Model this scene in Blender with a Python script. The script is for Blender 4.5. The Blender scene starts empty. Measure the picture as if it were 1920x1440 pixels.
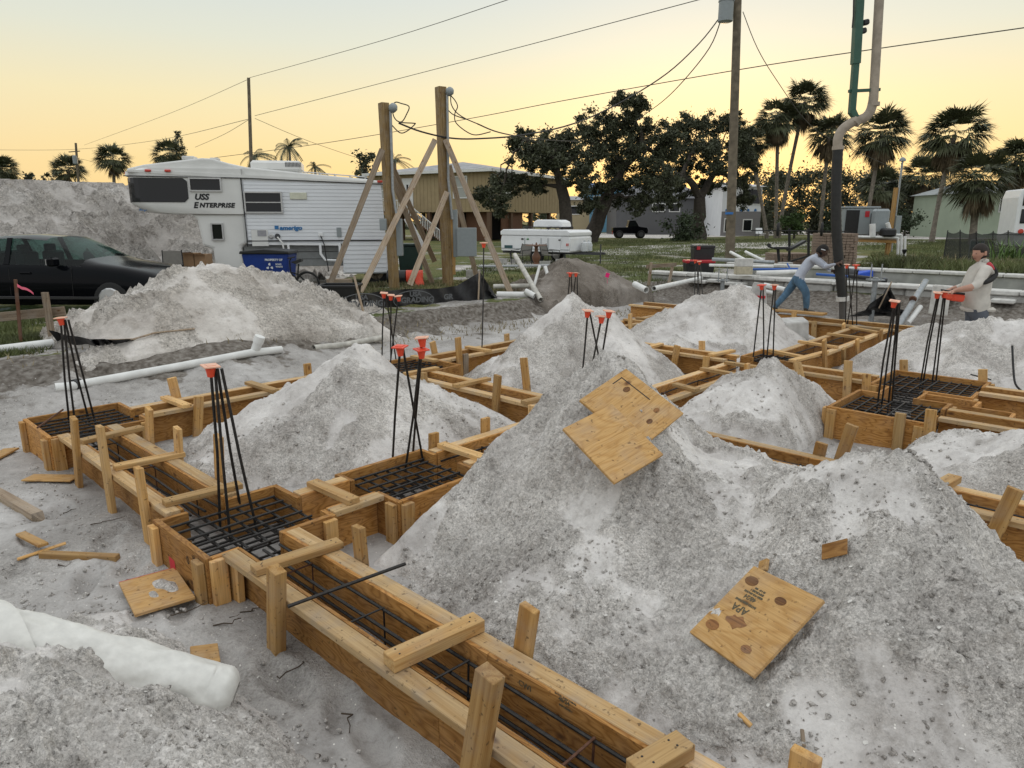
import bpy, bmesh, math, random
import numpy as np
from mathutils import Vector, Matrix, Euler
random.seed(7); np.random.seed(7)
S = bpy.context.scene
COL = S.collection
R = math.radians

# ------------------------------------------------------------ camera
F_PX, HY, CZ = 1290.0, 415.0, 1.7            # focal length in photo pixels, horizon row, eye height above grade
PT = math.atan((720-HY)/F_PX)
cam_d = bpy.data.cameras.new('camera'); cam = bpy.data.objects.new('camera', cam_d); COL.objects.link(cam)
cam_d.sensor_fit = 'HORIZONTAL'; cam_d.sensor_width = 36.0; cam_d.lens = 36.0*F_PX/1920
cam_d.clip_start = .05; cam_d.clip_end = 3000
cam.location = (0, 0, CZ); cam.rotation_euler = (math.pi/2-PT, 0, 0)
S.camera = cam
S.render.resolution_x = 1024; S.render.resolution_y = 768
S.view_settings.view_transform = 'Standard'; S.view_settings.look = 'None'
S.view_settings.gamma = 1.0; S.view_settings.use_curve_mapping = False
S.view_settings.exposure = 0.9

# ------------------------------------------------------------ world and sun (sun low behind the oaks)
SUN_AZ, SUN_EL = R(14.5), R(4.0)
W = bpy.data.worlds.new('World'); S.world = W; W.use_nodes = True
wn = W.node_tree.nodes; wl = W.node_tree.links; wn.clear()
wo = wn.new('ShaderNodeOutputWorld'); bg = wn.new('ShaderNodeBackground'); sky = wn.new('ShaderNodeTexSky')
sky.sky_type = 'NISHITA'; sky.sun_disc = False; sky.sun_elevation = SUN_EL; sky.sun_rotation = SUN_AZ
sky.altitude = 0; sky.air_density = 1.0; sky.dust_density = 1.6; sky.ozone_density = 1.0
SKY_STRENGTH = 0.13
bg.inputs['Strength'].default_value = SKY_STRENGTH
# sky tones by elevation, warm at the horizon; overhead brightened to light the foreground
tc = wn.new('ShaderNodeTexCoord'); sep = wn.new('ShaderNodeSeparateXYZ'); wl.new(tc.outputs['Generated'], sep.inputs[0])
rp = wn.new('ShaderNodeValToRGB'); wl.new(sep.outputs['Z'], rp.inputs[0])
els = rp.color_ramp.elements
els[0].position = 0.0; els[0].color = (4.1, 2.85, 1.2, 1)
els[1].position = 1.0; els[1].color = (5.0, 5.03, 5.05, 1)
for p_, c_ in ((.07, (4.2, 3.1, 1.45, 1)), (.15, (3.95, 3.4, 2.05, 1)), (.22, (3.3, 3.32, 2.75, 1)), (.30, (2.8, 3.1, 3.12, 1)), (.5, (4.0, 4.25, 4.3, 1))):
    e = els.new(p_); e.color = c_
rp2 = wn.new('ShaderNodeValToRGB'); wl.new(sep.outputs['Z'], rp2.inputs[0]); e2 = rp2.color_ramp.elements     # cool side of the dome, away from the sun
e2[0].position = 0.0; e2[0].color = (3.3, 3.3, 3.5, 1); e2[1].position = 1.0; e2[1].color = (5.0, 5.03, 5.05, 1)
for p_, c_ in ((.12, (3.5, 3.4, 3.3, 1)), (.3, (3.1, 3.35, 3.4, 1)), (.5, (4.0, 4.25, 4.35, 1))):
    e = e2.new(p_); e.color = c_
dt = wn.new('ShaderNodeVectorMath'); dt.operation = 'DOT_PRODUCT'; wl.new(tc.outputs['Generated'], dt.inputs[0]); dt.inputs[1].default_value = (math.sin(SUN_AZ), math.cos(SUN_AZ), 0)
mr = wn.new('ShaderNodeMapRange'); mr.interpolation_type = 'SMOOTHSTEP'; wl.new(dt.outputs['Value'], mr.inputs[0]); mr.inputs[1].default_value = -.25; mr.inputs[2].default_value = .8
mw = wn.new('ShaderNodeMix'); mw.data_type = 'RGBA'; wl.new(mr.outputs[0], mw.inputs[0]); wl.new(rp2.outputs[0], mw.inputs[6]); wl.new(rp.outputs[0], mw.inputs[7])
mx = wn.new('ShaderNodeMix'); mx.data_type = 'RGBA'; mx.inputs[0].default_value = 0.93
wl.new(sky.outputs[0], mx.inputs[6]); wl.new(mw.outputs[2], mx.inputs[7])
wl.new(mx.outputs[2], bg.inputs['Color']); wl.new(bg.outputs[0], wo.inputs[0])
sun_d = bpy.data.lights.new('sun', 'SUN'); sun = bpy.data.objects.new('sun', sun_d); COL.objects.link(sun)
sun_d.energy = 0.5; sun_d.angle = R(3); sun_d.color = (1.0, .72, .42)
_sd = Vector((math.sin(SUN_AZ)*math.cos(SUN_EL), math.cos(SUN_AZ)*math.cos(SUN_EL), math.sin(SUN_EL)))
sun.rotation_euler = _sd.to_track_quat('Z', 'Y').to_euler(); sun.location = (0, 0, 30)
S.cycles.max_bounces = 6; S.cycles.diffuse_bounces = 3; S.cycles.glossy_bounces = 3
S.cycles.transparent_max_bounces = 12; S.cycles.transmission_bounces = 4

# ------------------------------------------------------------ photo pixel <-> place
TA = R(46.8)
UA = (-math.sin(TA), math.cos(TA)); VB = (math.cos(TA), math.sin(TA))     # the two directions of the footing grid
def ray(x, y):
    dx = (x-960)/F_PX; dz = -(y-720)/F_PX; c, s = math.cos(PT), math.sin(PT)
    return dx, c+dz*s, -s+dz*c
def P(x, y, z=0.0):                         # the point at height z seen at a pixel
    r = ray(x, y); t = (z-CZ)/r[2]; return Vector((r[0]*t, r[1]*t, z))
def DP(x, y, d):                            # the point at distance d seen at a pixel
    r = ray(x, y); t = d/r[1]; return Vector((r[0]*t, d, CZ+r[2]*t))
def AB(a, b, z=0.0): return Vector((a*UA[0]+b*VB[0], a*UA[1]+b*VB[1], z))
def toab(x, y): return x*UA[0]+y*UA[1], x*VB[0]+y*VB[1]

# ------------------------------------------------------------ noise (numpy)
_rs = np.random.RandomState(3); _PERM = _rs.rand(256, 256)
def vnoise(x, y):
    xi = np.floor(x).astype(int); yi = np.floor(y).astype(int); fx = x-xi; fy = y-yi
    fx = fx*fx*fx*(fx*(fx*6-15)+10); fy = fy*fy*fy*(fy*(fy*6-15)+10)
    g = lambda i, j: _PERM[i & 255, j & 255]
    return (g(xi, yi)*(1-fx)+g(xi+1, yi)*fx)*(1-fy)+(g(xi, yi+1)*(1-fx)+g(xi+1, yi+1)*fx)*fy
def fbm(x, y, oct=4, gain=.5):
    s = 0; a = 1.0; t = 0
    for i in range(oct):
        s = s+a*(vnoise(x*2**i+17.3*i, y*2**i+5.1*i)-.5); t += a; a *= gain
    return s/t*2
def billow(x, y, oct=4, gain=.5):
    s = 0; a = 1.0; t = 0
    for i in range(oct):
        s = s+a*np.abs(vnoise(x*2**i+9.3*i, y*2**i+31.1*i)*2-1); t += a; a *= gain
    return s/t
def sstep(e0, e1, x):
    t = np.clip((x-e0)/(e1-e0), 0, 1); return t*t*(3-2*t)

# ------------------------------------------------------------ mesh helpers
def link(o, parent=None):
    COL.objects.link(o)
    if parent is not None: o.parent = parent
    return o
def tag(o, label=None, cat=None, group=None, kind=None):
    if label: o['label'] = label
    if cat: o['category'] = cat
    if group: o['group'] = group
    if kind: o['kind'] = kind
    return o
def thing(name, label, cat, loc=(0, 0, 0), rz=0.0, group=None):
    o = bpy.data.objects.new(name, None); COL.objects.link(o); o.empty_display_size = .1
    o.location = loc; o.rotation_euler = (0, 0, rz); tag(o, label, cat, group)
    o['_m'] = 1; WM[o] = Matrix.Translation(Vector(loc)) @ Matrix.Rotation(rz, 4, 'Z')
    del o['_m']
    return o
WM = {}
def wm(o): return WM.get(o, Matrix.Identity(4))
class MB:
    def __init__(s): s.v = []; s.f = []; s.m = []; s.mi = 0
    def add(s, vs, fs):
        n = len(s.v); s.v += [tuple(v) for v in vs]; s.f += [tuple(i+n for i in f) for f in fs]; s.m += [s.mi]*len(fs); return s
    def box(s, c, d, M=None, ch=0.0):
        x, y, z = d[0]/2, d[1]/2, d[2]/2; c = Vector(c)
        if ch <= 0:
            vs = [Vector((i*x, j*y, k*z)) for i in (-1, 1) for j in (-1, 1) for k in (-1, 1)]
            fs = [(0, 1, 3, 2), (4, 6, 7, 5), (0, 4, 5, 1), (2, 3, 7, 6), (0, 2, 6, 4), (1, 5, 7, 3)]
        else:
            ch = min(ch, x*.45, y*.45, z*.45)
            vs = []; idx = {}
            for i in (-1, 1):
                for j in (-1, 1):
                    for k in (-1, 1):
                        for ax in range(3):
                            p = [i*(x-ch), j*(y-ch), k*(z-ch)]; p[ax] = (i*x, j*y, k*z)[ax]
                            idx[(i, j, k, ax)] = len(vs); vs.append(Vector(p))
            q = lambda i, j, k, ax: idx[(i, j, k, ax)]
            fs = []
            for sg in (-1, 1):
                a = [q(sg, -1, -1, 0), q(sg, 1, -1, 0), q(sg, 1, 1, 0), q(sg, -1, 1, 0)]; fs.append(a if sg > 0 else a[::-1])
                a = [q(-1, sg, -1, 1), q(-1, sg, 1, 1), q(1, sg, 1, 1), q(1, sg, -1, 1)]; fs.append(a if sg > 0 else a[::-1])
                a = [q(-1, -1, sg, 2), q(1, -1, sg, 2), q(1, 1, sg, 2), q(-1, 1, sg, 2)]; fs.append(a if sg > 0 else a[::-1])
            for j in (-1, 1):
                for k in (-1, 1):
                    fs.append([q(-1, j, k, 1), q(1, j, k, 1), q(1, j, k, 2), q(-1, j, k, 2)])
                    fs.append([q(j, -1, k, 0), q(j, 1, k, 0), q(j, 1, k, 2), q(j, -1, k, 2)])
                    fs.append([q(j, k, -1, 0), q(j, k, 1, 0), q(j, k, 1, 1), q(j, k, -1, 1)])
            for i in (-1, 1):
                for j in (-1, 1):
                    for k in (-1, 1): fs.append([q(i, j, k, 0), q(i, j, k, 1), q(i, j, k, 2)])
        if M is not None: vs = [M @ v for v in vs]
        return s.add([c+v for v in vs], fs)
    def bar(s, p0, p1, w, h, up=(0, 0, 1), ch=0.0):
        p0 = Vector(p0); p1 = Vector(p1); M = frame(p1-p0, up)
        return s.box((p0+p1)/2, ((p1-p0).length, w, h), M, ch)
    def tube(s, pts, r, n=8, cap=True, closed=False):
        pts = [Vector(p) for p in pts]; k = len(pts); rr = r if isinstance(r, (list, tuple)) else [r]*k
        vs = []; fs = []; prev = None
        for i, p in enumerate(pts):
            t = (pts[min(i+1, k-1)]-pts[max(i-1, 0)])
            if t.length < 1e-9: t = Vector((0, 0, 1))
            t.normalize()
            if prev is None:
                u = t.orthogonal().normalized()
            else:
                u = (prev-t*prev.dot(t)); u = u.normalized() if u.length > 1e-6 else t.orthogonal().normalized()
            prev = u; w = t.cross(u)
            for j in range(n):
                a = 2*math.pi*j/n; vs.append(p+(u*math.cos(a)+w*math.sin(a))*rr[i])
        for i in range(k-1):
            for j in range(n):
                a = i*n+j; b = i*n+(j+1) % n; fs.append((a, b, b+n, a+n))
        if cap:
            fs.append(tuple(range(n-1, -1, -1))); fs.append(tuple((k-1)*n+j for j in range(n)))
        return s.add(vs, fs)
    def lathe(s, prof, c=(0, 0, 0), n=16, M=None):
        vs = []; fs = []; c = Vector(c)
        for r_, z in prof:
            for j in range(n):
                a = 2*math.pi*j/n; v = Vector((r_*math.cos(a), r_*math.sin(a), z)); vs.append(c+(M @ v if M is not None else v))
        for i in range(len(prof)-1):
            for j in range(n):
                a = i*n+j; b = i*n+(j+1) % n; fs.append((a, b, b+n, a+n))
        fs.append(tuple(range(n-1, -1, -1))); fs.append(tuple((len(prof)-1)*n+j for j in range(n)))
        return s.add(vs, fs)
    def prism(s, poly, d0, d1):                 # poly: list of 3-D points, extruded from +d0 to +d1 (vectors)
        n = len(poly); d0 = Vector(d0); d1 = Vector(d1)
        vs = [Vector(p)+d0 for p in poly]+[Vector(p)+d1 for p in poly]
        fs = [tuple(range(n-1, -1, -1)), tuple(range(n, 2*n))]+[(i, (i+1) % n, (i+1) % n+n, i+n) for i in range(n)]
        return s.add(vs, fs)
    def quad(s, a, b, c, d): return s.add([a, b, c, d], [(0, 1, 2, 3)])
    def build(s, name, mat, parent=None, smooth=False, loc=None, M=None, label=None, cat=None, group=None, kind=None, fix=True, bevel=0):
        me = bpy.data.meshes.new(name); me.from_pydata(s.v, [], s.f)
        mats = mat if isinstance(mat, (list, tuple)) else [mat]
        for m in mats: me.materials.append(m)
        if len(mats) > 1: me.polygons.foreach_set('material_index', s.m)
        if fix:
            bm = bmesh.new(); bm.from_mesh(me); bmesh.ops.recalc_face_normals(bm, faces=bm.faces); bm.to_mesh(me); bm.free()
        if smooth: smooth_mesh(me)
        o = bpy.data.objects.new(name, me); link(o, parent)
        if M is not None: o.matrix_basis = M
        elif loc is not None: o.location = loc
        if bevel:
            b = o.modifiers.new('bevel', 'BEVEL'); b.width = bevel; b.segments = 2; b.limit_method = 'ANGLE'; b.angle_limit = R(35)
        WM[o] = wm(parent) @ o.matrix_basis
        return tag(o, label, cat, group, kind)
def smooth_mesh(me, ang=50):
    me.polygons.foreach_set('use_smooth', [True]*len(me.polygons))
    try: me.set_sharp_from_angle(angle=R(ang))
    except Exception: pass
def frame(d, up=(0, 0, 1)):                    # columns: along d, sideways, up
    x = Vector(d).normalized(); up = Vector(up)
    y = up.cross(x)
    if y.length < 1e-5: y = Vector((0, 1, 0)).cross(x)
    if y.length < 1e-5: y = Vector((1, 0, 0)).cross(x)
    y.normalize(); z = x.cross(y)
    return Matrix((x, y, z)).transposed()
def rel(parent, M): return wm(parent).inverted() @ M if parent is not None else M
_cache = {}
def lumber(name, p0, p1, w, h, mat, parent=None, up=(0, 0, 1), ch=.003, **kw):
    """a board of its own: local x runs along the board so that the grain does too"""
    p0 = Vector(p0); p1 = Vector(p1); L = (p1-p0).length
    key = (name, round(L, 3), round(w, 4), round(h, 4), mat.name, ch)
    M = Matrix.Translation((p0+p1)/2) @ frame(p1-p0, up).to_4x4()
    if key in _cache: o = bpy.data.objects.new(name, _cache[key]); link(o, parent)
    else:
        m = MB(); m.box((0, 0, 0), (L, w, h), None, ch); o = m.build(name, mat, parent, fix=False); _cache[key] = o.data
    o.matrix_basis = rel(parent, M); WM[o] = M
    return tag(o, **kw)
def text_mesh(name, s, size, mat, parent, M, shear=0.0, bold=0.0, ext=.002, label=None, spacing=1.0, xs=1.0):
    cu = bpy.data.curves.new(name, 'FONT'); cu.body = s; cu.size = size; cu.shear = shear; cu.extrude = ext; cu.offset = bold
    cu.space_character = spacing; cu.resolution_u = 3; cu.align_x = 'LEFT'
    t = bpy.data.objects.new('tmp', cu); COL.objects.link(t)
    dg = bpy.context.evaluated_depsgraph_get(); me = bpy.data.meshes.new_from_object(t.evaluated_get(dg))
    bpy.data.objects.remove(t); me.materials.clear(); me.materials.append(mat)
    if xs != 1.0: me.transform(Matrix.Diagonal((xs, 1, 1, 1)))
    o = bpy.data.objects.new(name, me); link(o, parent); o.matrix_basis = rel(parent, M); WM[o] = M
    return o
def copy_tree(o, parent=None):
    c = o.copy(); COL.objects.link(c); c.parent = parent; WM[c] = WM.get(o, Matrix.Identity(4))
    for ch in list(o.children): copy_tree(ch, c)
    return c

# ------------------------------------------------------------ materials
def M_(name):
    m = bpy.data.materials.new(name); m.use_nodes = True; n = m.node_tree.nodes; b = n['Principled BSDF']
    return m, n, m.node_tree.links, b
def flat(name, col, rough=.6, metal=0.0, spec=None, noise=0.12, scale=12.0, bump=0.0, coat=0.0):
    m, n, l, b = M_(name)
    b.inputs['Roughness'].default_value = rough; b.inputs['Metallic'].default_value = metal
    if coat: b.inputs['Coat Weight'].default_value = coat; b.inputs['Coat Roughness'].default_value = .05
    if spec is not None: b.inputs['Specular IOR Level'].default_value = spec
    t = n.new('ShaderNodeTexCoord'); ns = n.new('ShaderNodeTexNoise'); ns.inputs['Scale'].default_value = scale; ns.inputs['Detail'].default_value = 5
    l.new(t.outputs['Object'], ns.inputs['Vector'])
    mp = n.new('ShaderNodeMapRange'); mp.inputs[1].default_value = .3; mp.inputs[2].default_value = .7
    mp.inputs[3].default_value = 1-noise; mp.inputs[4].default_value = 1+noise*.6; l.new(ns.outputs[0], mp.inputs[0])
    v = n.new('ShaderNodeVectorMath'); v.operation = 'SCALE'; v.inputs[0].default_value = col; l.new(mp.outputs[0], v.inputs['Scale'])
    l.new(v.outputs[0], b.inputs['Base Color'])
    if bump:
        bp = n.new('ShaderNodeBump'); bp.inputs['Strength'].default_value = bump; bp.inputs['Distance'].default_value = .02
        l.new(ns.outputs[0], bp.inputs['Height']); l.new(bp.outputs[0], b.inputs['Normal'])
    return m
def ramp(n, stops):
    r = n.new('ShaderNodeValToRGB'); e = r.color_ramp.elements
    e[0].position, e[0].color = stops[0][0], (*stops[0][1], 1); e[1].position, e[1].color = stops[-1][0], (*stops[-1][1], 1)
    for p, c in stops[1:-1]: k = e.new(p); k.color = (*c, 1)
    return r
def mixc(n, l, fac, a, b, blend='MIX'):
    m = n.new('ShaderNodeMix'); m.data_type = 'RGBA'; m.blend_type = blend
    for sock, v in ((m.inputs[0], fac), (m.inputs[6], a), (m.inputs[7], b)):
        if hasattr(v, 'links'): l.new(v, sock)
        elif isinstance(v, (int, float)): sock.default_value = v
        else: sock.default_value = (*v, 1)
    return m.outputs[2]
def sand_mat(name, c0, c1, c2, k=1.0):
    m, n, l, b = M_(name); b.inputs['Roughness'].default_value = .95; b.inputs['Specular IOR Level'].default_value = .15
    g = n.new('ShaderNodeNewGeometry')
    def nz(sc, det=6, ro=.6):
        q = n.new('ShaderNodeTexNoise'); q.inputs['Scale'].default_value = sc; q.inputs['Detail'].default_value = det; q.inputs['Roughness'].default_value = ro
        l.new(g.outputs['Position'], q.inputs['Vector']); return q
    big = nz(1.7*k, 5); mid = nz(9*k, 7, .7); fine = nz(60*k, 4, .7); grit = nz(240*k, 2)
    r1 = ramp(n, ((.34, c0), (.52, c1), (.68, c2))); l.new(big.outputs[0], r1.inputs[0])
    r2 = ramp(n, ((.33, (.64, .62, .60)), (.46, (1, 1, 1)), (.66, (1.14, 1.14, 1.14)))); l.new(mid.outputs[0], r2.inputs[0])
    c = mixc(n, l, .75, r1.outputs[0], r2.outputs[0], 'MULTIPLY')
    r3 = ramp(n, ((.34, (.46, .45, .44)), (.44, (.97, .97, .97)), (.60, (1.14, 1.14, 1.14)))); l.new(fine.outputs[0], r3.inputs[0])
    at0 = n.new('ShaderNodeAttribute'); at0.attribute_name = 'soft'; f0 = n.new('ShaderNodeMapRange'); l.new(at0.outputs['Fac'], f0.inputs[0]); f0.inputs[3].default_value = .75; f0.inputs[4].default_value = .2
    c = mixc(n, l, f0.outputs[0], c, r3.outputs[0], 'MULTIPLY')
    # shell fragments: pale chips
    vo = n.new('ShaderNodeTexVoronoi'); vo.inputs['Scale'].default_value = 34; vo.inputs['Randomness'].default_value = 1; l.new(g.outputs['Position'], vo.inputs['Vector'])
    lt = n.new('ShaderNodeMath'); lt.operation = 'LESS_THAN'; l.new(vo.outputs['Distance'], lt.inputs[0]); lt.inputs[1].default_value = .13
    sp = n.new('ShaderNodeSeparateColor'); l.new(vo.outputs['Color'], sp.inputs[0])
    gt = n.new('ShaderNodeMath'); gt.operation = 'GREATER_THAN'; l.new(sp.outputs[0], gt.inputs[0]); gt.inputs[1].default_value = .82
    mu = n.new('ShaderNodeMath'); mu.operation = 'MULTIPLY'; l.new(lt.outputs[0], mu.inputs[0]); l.new(gt.outputs[0], mu.inputs[1])
    c = mixc(n, l, mu.outputs[0], c, (.74, .73, .70))
    at = n.new('ShaderNodeAttribute'); at.attribute_name = 'soft'                # crusted sand is duller and browner than loose sand
    c = mixc(n, l, 1.0, c, mixc(n, l, at.outputs['Fac'], (1.10, 1.06, 1.01), (1.09, 1.065, 1.04)), 'MULTIPLY')
    for sc_, lo_, hi_ in ((55, .84, 1.12), (140, .80, 1.16)):            # every crumb has its own tone
        vg = n.new('ShaderNodeTexVoronoi'); vg.inputs['Scale'].default_value = sc_*k; l.new(g.outputs['Position'], vg.inputs['Vector']); sg_ = n.new('ShaderNodeSeparateColor'); l.new(vg.outputs['Color'], sg_.inputs[0])
        mg = n.new('ShaderNodeMapRange'); l.new(sg_.outputs[0], mg.inputs[0]); mg.inputs[3].default_value = lo_; mg.inputs[4].default_value = hi_
        vm_ = n.new('ShaderNodeVectorMath'); vm_.operation = 'SCALE'; l.new(c, vm_.inputs[0]); l.new(mg.outputs[0], vm_.inputs['Scale']); fm_ = n.new('ShaderNodeMapRange'); l.new(at.outputs['Fac'], fm_.inputs[0]); fm_.inputs[3].default_value = 1.0; fm_.inputs[4].default_value = .12; c = mixc(n, l, fm_.outputs[0], c, vm_.outputs[0])
    l.new(c, b.inputs['Base Color'])
    ad = n.new('ShaderNodeMath'); ad.operation = 'MULTIPLY_ADD'; l.new(fine.outputs[0], ad.inputs[0]); ad.inputs[1].default_value = .35; l.new(mid.outputs[0], ad.inputs[2])
    ad2 = n.new('ShaderNodeMath'); ad2.operation = 'MULTIPLY_ADD'; l.new(grit.outputs[0], ad2.inputs[0]); ad2.inputs[1].default_value = .07; l.new(ad.outputs[0], ad2.inputs[2])
    # crumbs: small rounded grains standing proud where the crust is broken
    hs_ = ad2.outputs[0]
    for sc_, am_ in ((38, .30), (85, .22), (170, .14)):
        vc = n.new('ShaderNodeTexVoronoi'); vc.inputs['Scale'].default_value = sc_*k; l.new(g.outputs['Position'], vc.inputs['Vector'])
        iv = n.new('ShaderNodeMapRange'); l.new(vc.outputs['Distance'], iv.inputs[0]); iv.inputs[1].default_value = .0; iv.inputs[2].default_value = .55; iv.inputs[3].default_value = 1; iv.inputs[4].default_value = 0
        sc2_ = n.new('ShaderNodeSeparateColor'); l.new(vc.outputs['Color'], sc2_.inputs[0])
        pw = n.new('ShaderNodeMath'); pw.operation = 'MULTIPLY'; l.new(iv.outputs[0], pw.inputs[0]); l.new(sc2_.outputs[1], pw.inputs[1])
        ma = n.new('ShaderNodeMath'); ma.operation = 'MULTIPLY_ADD'; l.new(pw.outputs[0], ma.inputs[0]); ma.inputs[1].default_value = am_; l.new(hs_, ma.inputs[2]); hs_ = ma.outputs[0]
    bp = n.new('ShaderNodeBump'); bp.inputs['Strength'].default_value = .95; bp.inputs['Distance'].default_value = .034/k
    sm = n.new('ShaderNodeMapRange'); l.new(at.outputs['Fac'], sm.inputs[0]); sm.inputs[3].default_value = 1.0; sm.inputs[4].default_value = .3; l.new(sm.outputs[0], bp.inputs['Strength'])
    l.new(hs_, bp.inputs['Height']); l.new(bp.outputs[0], b.inputs['Normal'])
    return m
def wood_mat(name, light, dark, ring=9.0, stretch=.06, rough=.75, knots=True, dirt=.25, vary=.38):
    """sawn pine: grain along the object's own x axis"""
    m, n, l, b = M_(name); b.inputs['Roughness'].default_value = rough; b.inputs['Specular IOR Level'].default_value = .25
    t = n.new('ShaderNodeTexCoord'); oi = n.new('ShaderNodeObjectInfo')
    off = n.new('ShaderNodeVectorMath'); off.operation = 'MULTIPLY_ADD'
    cmb = n.new('ShaderNodeCombineXYZ')
    for i in range(3): l.new(oi.outputs['Random'], cmb.inputs[i])
    l.new(cmb.outputs[0], off.inputs[0]); off.inputs[1].default_value = (37, 11, 23); l.new(t.outputs['Object'], off.inputs[2])
    sc = n.new('ShaderNodeVectorMath'); sc.operation = 'MULTIPLY'; l.new(off.outputs[0], sc.inputs[0]); sc.inputs[1].default_value = (stretch*16, 16, 16)
    n1 = n.new('ShaderNodeTexNoise'); n1.inputs['Scale'].default_value = .55; n1.inputs['Detail'].default_value = 2; l.new(sc.outputs[0], n1.inputs['Vector'])
    # contour lines of a stretched noise make cathedral grain
    mm = n.new('ShaderNodeMath'); mm.operation = 'MULTIPLY'; l.new(n1.outputs[0], mm.inputs[0]); mm.inputs[1].default_value = ring
    fr = n.new('ShaderNodeMath'); fr.operation = 'PINGPONG'; l.new(mm.outputs[0], fr.inputs[0]); fr.inputs[1].default_value = .5
    r = ramp(n, ((.0, dark), (.2, tuple((a*.4+b_*.6) for a, b_ in zip(dark, light))), (.5, light))); l.new(fr.outputs[0], r.inputs[0])
    sc2 = n.new('ShaderNodeVectorMath'); sc2.operation = 'MULTIPLY'; l.new(off.outputs[0], sc2.inputs[0]); sc2.inputs[1].default_value = (4, 160, 160)
    n2 = n.new('ShaderNodeTexNoise'); n2.inputs['Scale'].default_value = 1; n2.inputs['Detail'].default_value = 3; l.new(sc2.outputs[0], n2.inputs['Vector'])
    r2 = ramp(n, ((.3, (.72, .68, .62)), (.6, (1.05, 1.05, 1.05)))); l.new(n2.outputs[0], r2.inputs[0])
    c = mixc(n, l, .7, r.outputs[0], r2.outputs[0], 'MULTIPLY')
    if knots:
        v = n.new('ShaderNodeTexVoronoi'); v.inputs['Scale'].default_value = 1.0
        s3 = n.new('ShaderNodeVectorMath'); s3.operation = 'MULTIPLY'; l.new(off.outputs[0], s3.inputs[0]); s3.inputs[1].default_value = (3.2, 6.5, 6.5); l.new(s3.outputs[0], v.inputs['Vector'])
        rk = ramp(n, ((.05, (1, 1, 1)), (.13, (0, 0, 0)))); l.new(v.outputs['Distance'], rk.inputs[0])
        c = mixc(n, l, rk.outputs[0], c, (.16, .07, .025))
    dn = n.new('ShaderNodeTexNoise'); dn.inputs['Scale'].default_value = 7; dn.inputs['Detail'].default_value = 6; l.new(off.outputs[0], dn.inputs['Vector'])
    rd = ramp(n, ((.45, (0, 0, 0)), (.75, (1, 1, 1)))); l.new(dn.outputs[0], rd.inputs[0])
    dm = n.new('ShaderNodeMath'); dm.operation = 'MULTIPLY'; l.new(rd.outputs[0], dm.inputs[0]); dm.inputs[1].default_value = dirt
    c = mixc(n, l, dm.outputs[0], c, (.36, .33, .30))
    pn = n.new('ShaderNodeTexNoise'); pn.inputs['Scale'].default_value = 42; pn.inputs['Detail'].default_value = 3; l.new(off.outputs[0], pn.inputs['Vector'])
    rp_ = ramp(n, ((.63, (0, 0, 0)), (.72, (1, 1, 1)))); l.new(pn.outputs[0], rp_.inputs[0]); c = mixc(n, l, rp_.outputs[0], c, mixc(n, l, .65, c, (.05, .03, .02)))
    hv = n.new('ShaderNodeMapRange'); l.new(oi.outputs['Random'], hv.inputs[0]); hv.inputs[3].default_value = 1-vary; hv.inputs[4].default_value = 1+vary*.4
    vs = n.new('ShaderNodeVectorMath'); vs.operation = 'SCALE'; l.new(c, vs.inputs[0]); l.new(hv.outputs[0], vs.inputs['Scale'])
    l.new(vs.outputs[0], b.inputs['Base Color'])
    bp = n.new('ShaderNodeBump'); bp.inputs['Strength'].default_value = .25; bp.inputs['Distance'].default_value = .004; l.new(n2.outputs[0], bp.inputs['Height']); l.new(bp.outputs[0], b.inputs['Normal'])
    return m
def glass_mat(name, col, rough=.03):
    m, n, l, b = M_(name); b.inputs['Base Color'].default_value = (*col, 1); b.inputs['Roughness'].default_value = rough
    b.inputs['Specular IOR Level'].default_value = .35
    return m
def clear_glass(name, tint=(.75, .85, .82), alpha=.35):
    m, n, l, b = M_(name); b.inputs['Base Color'].default_value = (.02, .025, .025, 1); b.inputs['Roughness'].default_value = .02
    tr = n.new('ShaderNodeBsdfTransparent'); tr.inputs[0].default_value = (*tint, 1); ms = n.new('ShaderNodeMixShader'); ms.inputs[0].default_value = alpha
    l.new(tr.outputs[0], ms.inputs[1]); l.new(b.outputs[0], ms.inputs[2]); l.new(ms.outputs[0], n['Material Output'].inputs[0])
    return m
SAND = sand_mat('pale shell sand', (.43, .415, .405), (.56, .55, .54), (.66, .65, .64))
SAND_FAR = sand_mat('heaped sand', (.36, .335, .31), (.51, .49, .465), (.65, .635, .62), .45)
DIRT = sand_mat('grey dirt', (.13, .115, .10), (.20, .18, .16), (.28, .26, .24))
LUM = wood_mat('sawn pine', (.63, .38, .145), (.46, .24, .072), ring=6, dirt=.3)
LUMB = wood_mat('fresh pine', (.66, .43, .19), (.52, .295, .108), ring=6, dirt=.2)
LUMW = wood_mat('weathered lumber', (.42, .33, .24), (.27, .20, .14), ring=8, dirt=.4)
PLY = wood_mat('plywood', (.54, .275, .082), (.33, .145, .034), ring=15, stretch=.22, dirt=.12)
CAPW = wood_mat('dusty pine rail', (.66, .46, .24), (.54, .34, .15), ring=5, dirt=.5)
POSTM = wood_mat('treated post', (.36, .25, .12), (.22, .14, .06), ring=7, dirt=.3)
REBAR = flat('dark steel bar', (.045, .042, .04), .55, .6, noise=.4, scale=40, bump=.2)
RUST = flat('rusty steel', (.13, .06, .035), .8, .2, noise=.4, scale=40)
ORANGE = flat('orange red plastic', (.75, .075, .03), .45, noise=.08)
CAPW2 = flat('pale orange cap face', (.80, .45, .32), .5, noise=.1)
PVC = flat('white pvc', (.72, .72, .70), .4, noise=.12, scale=6)
PVCD = flat('dirty pvc', (.52, .50, .45), .55, noise=.3, scale=9)
WHITE = flat('white paint', (.78, .79, .80), .35, noise=.05, scale=3)
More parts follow.
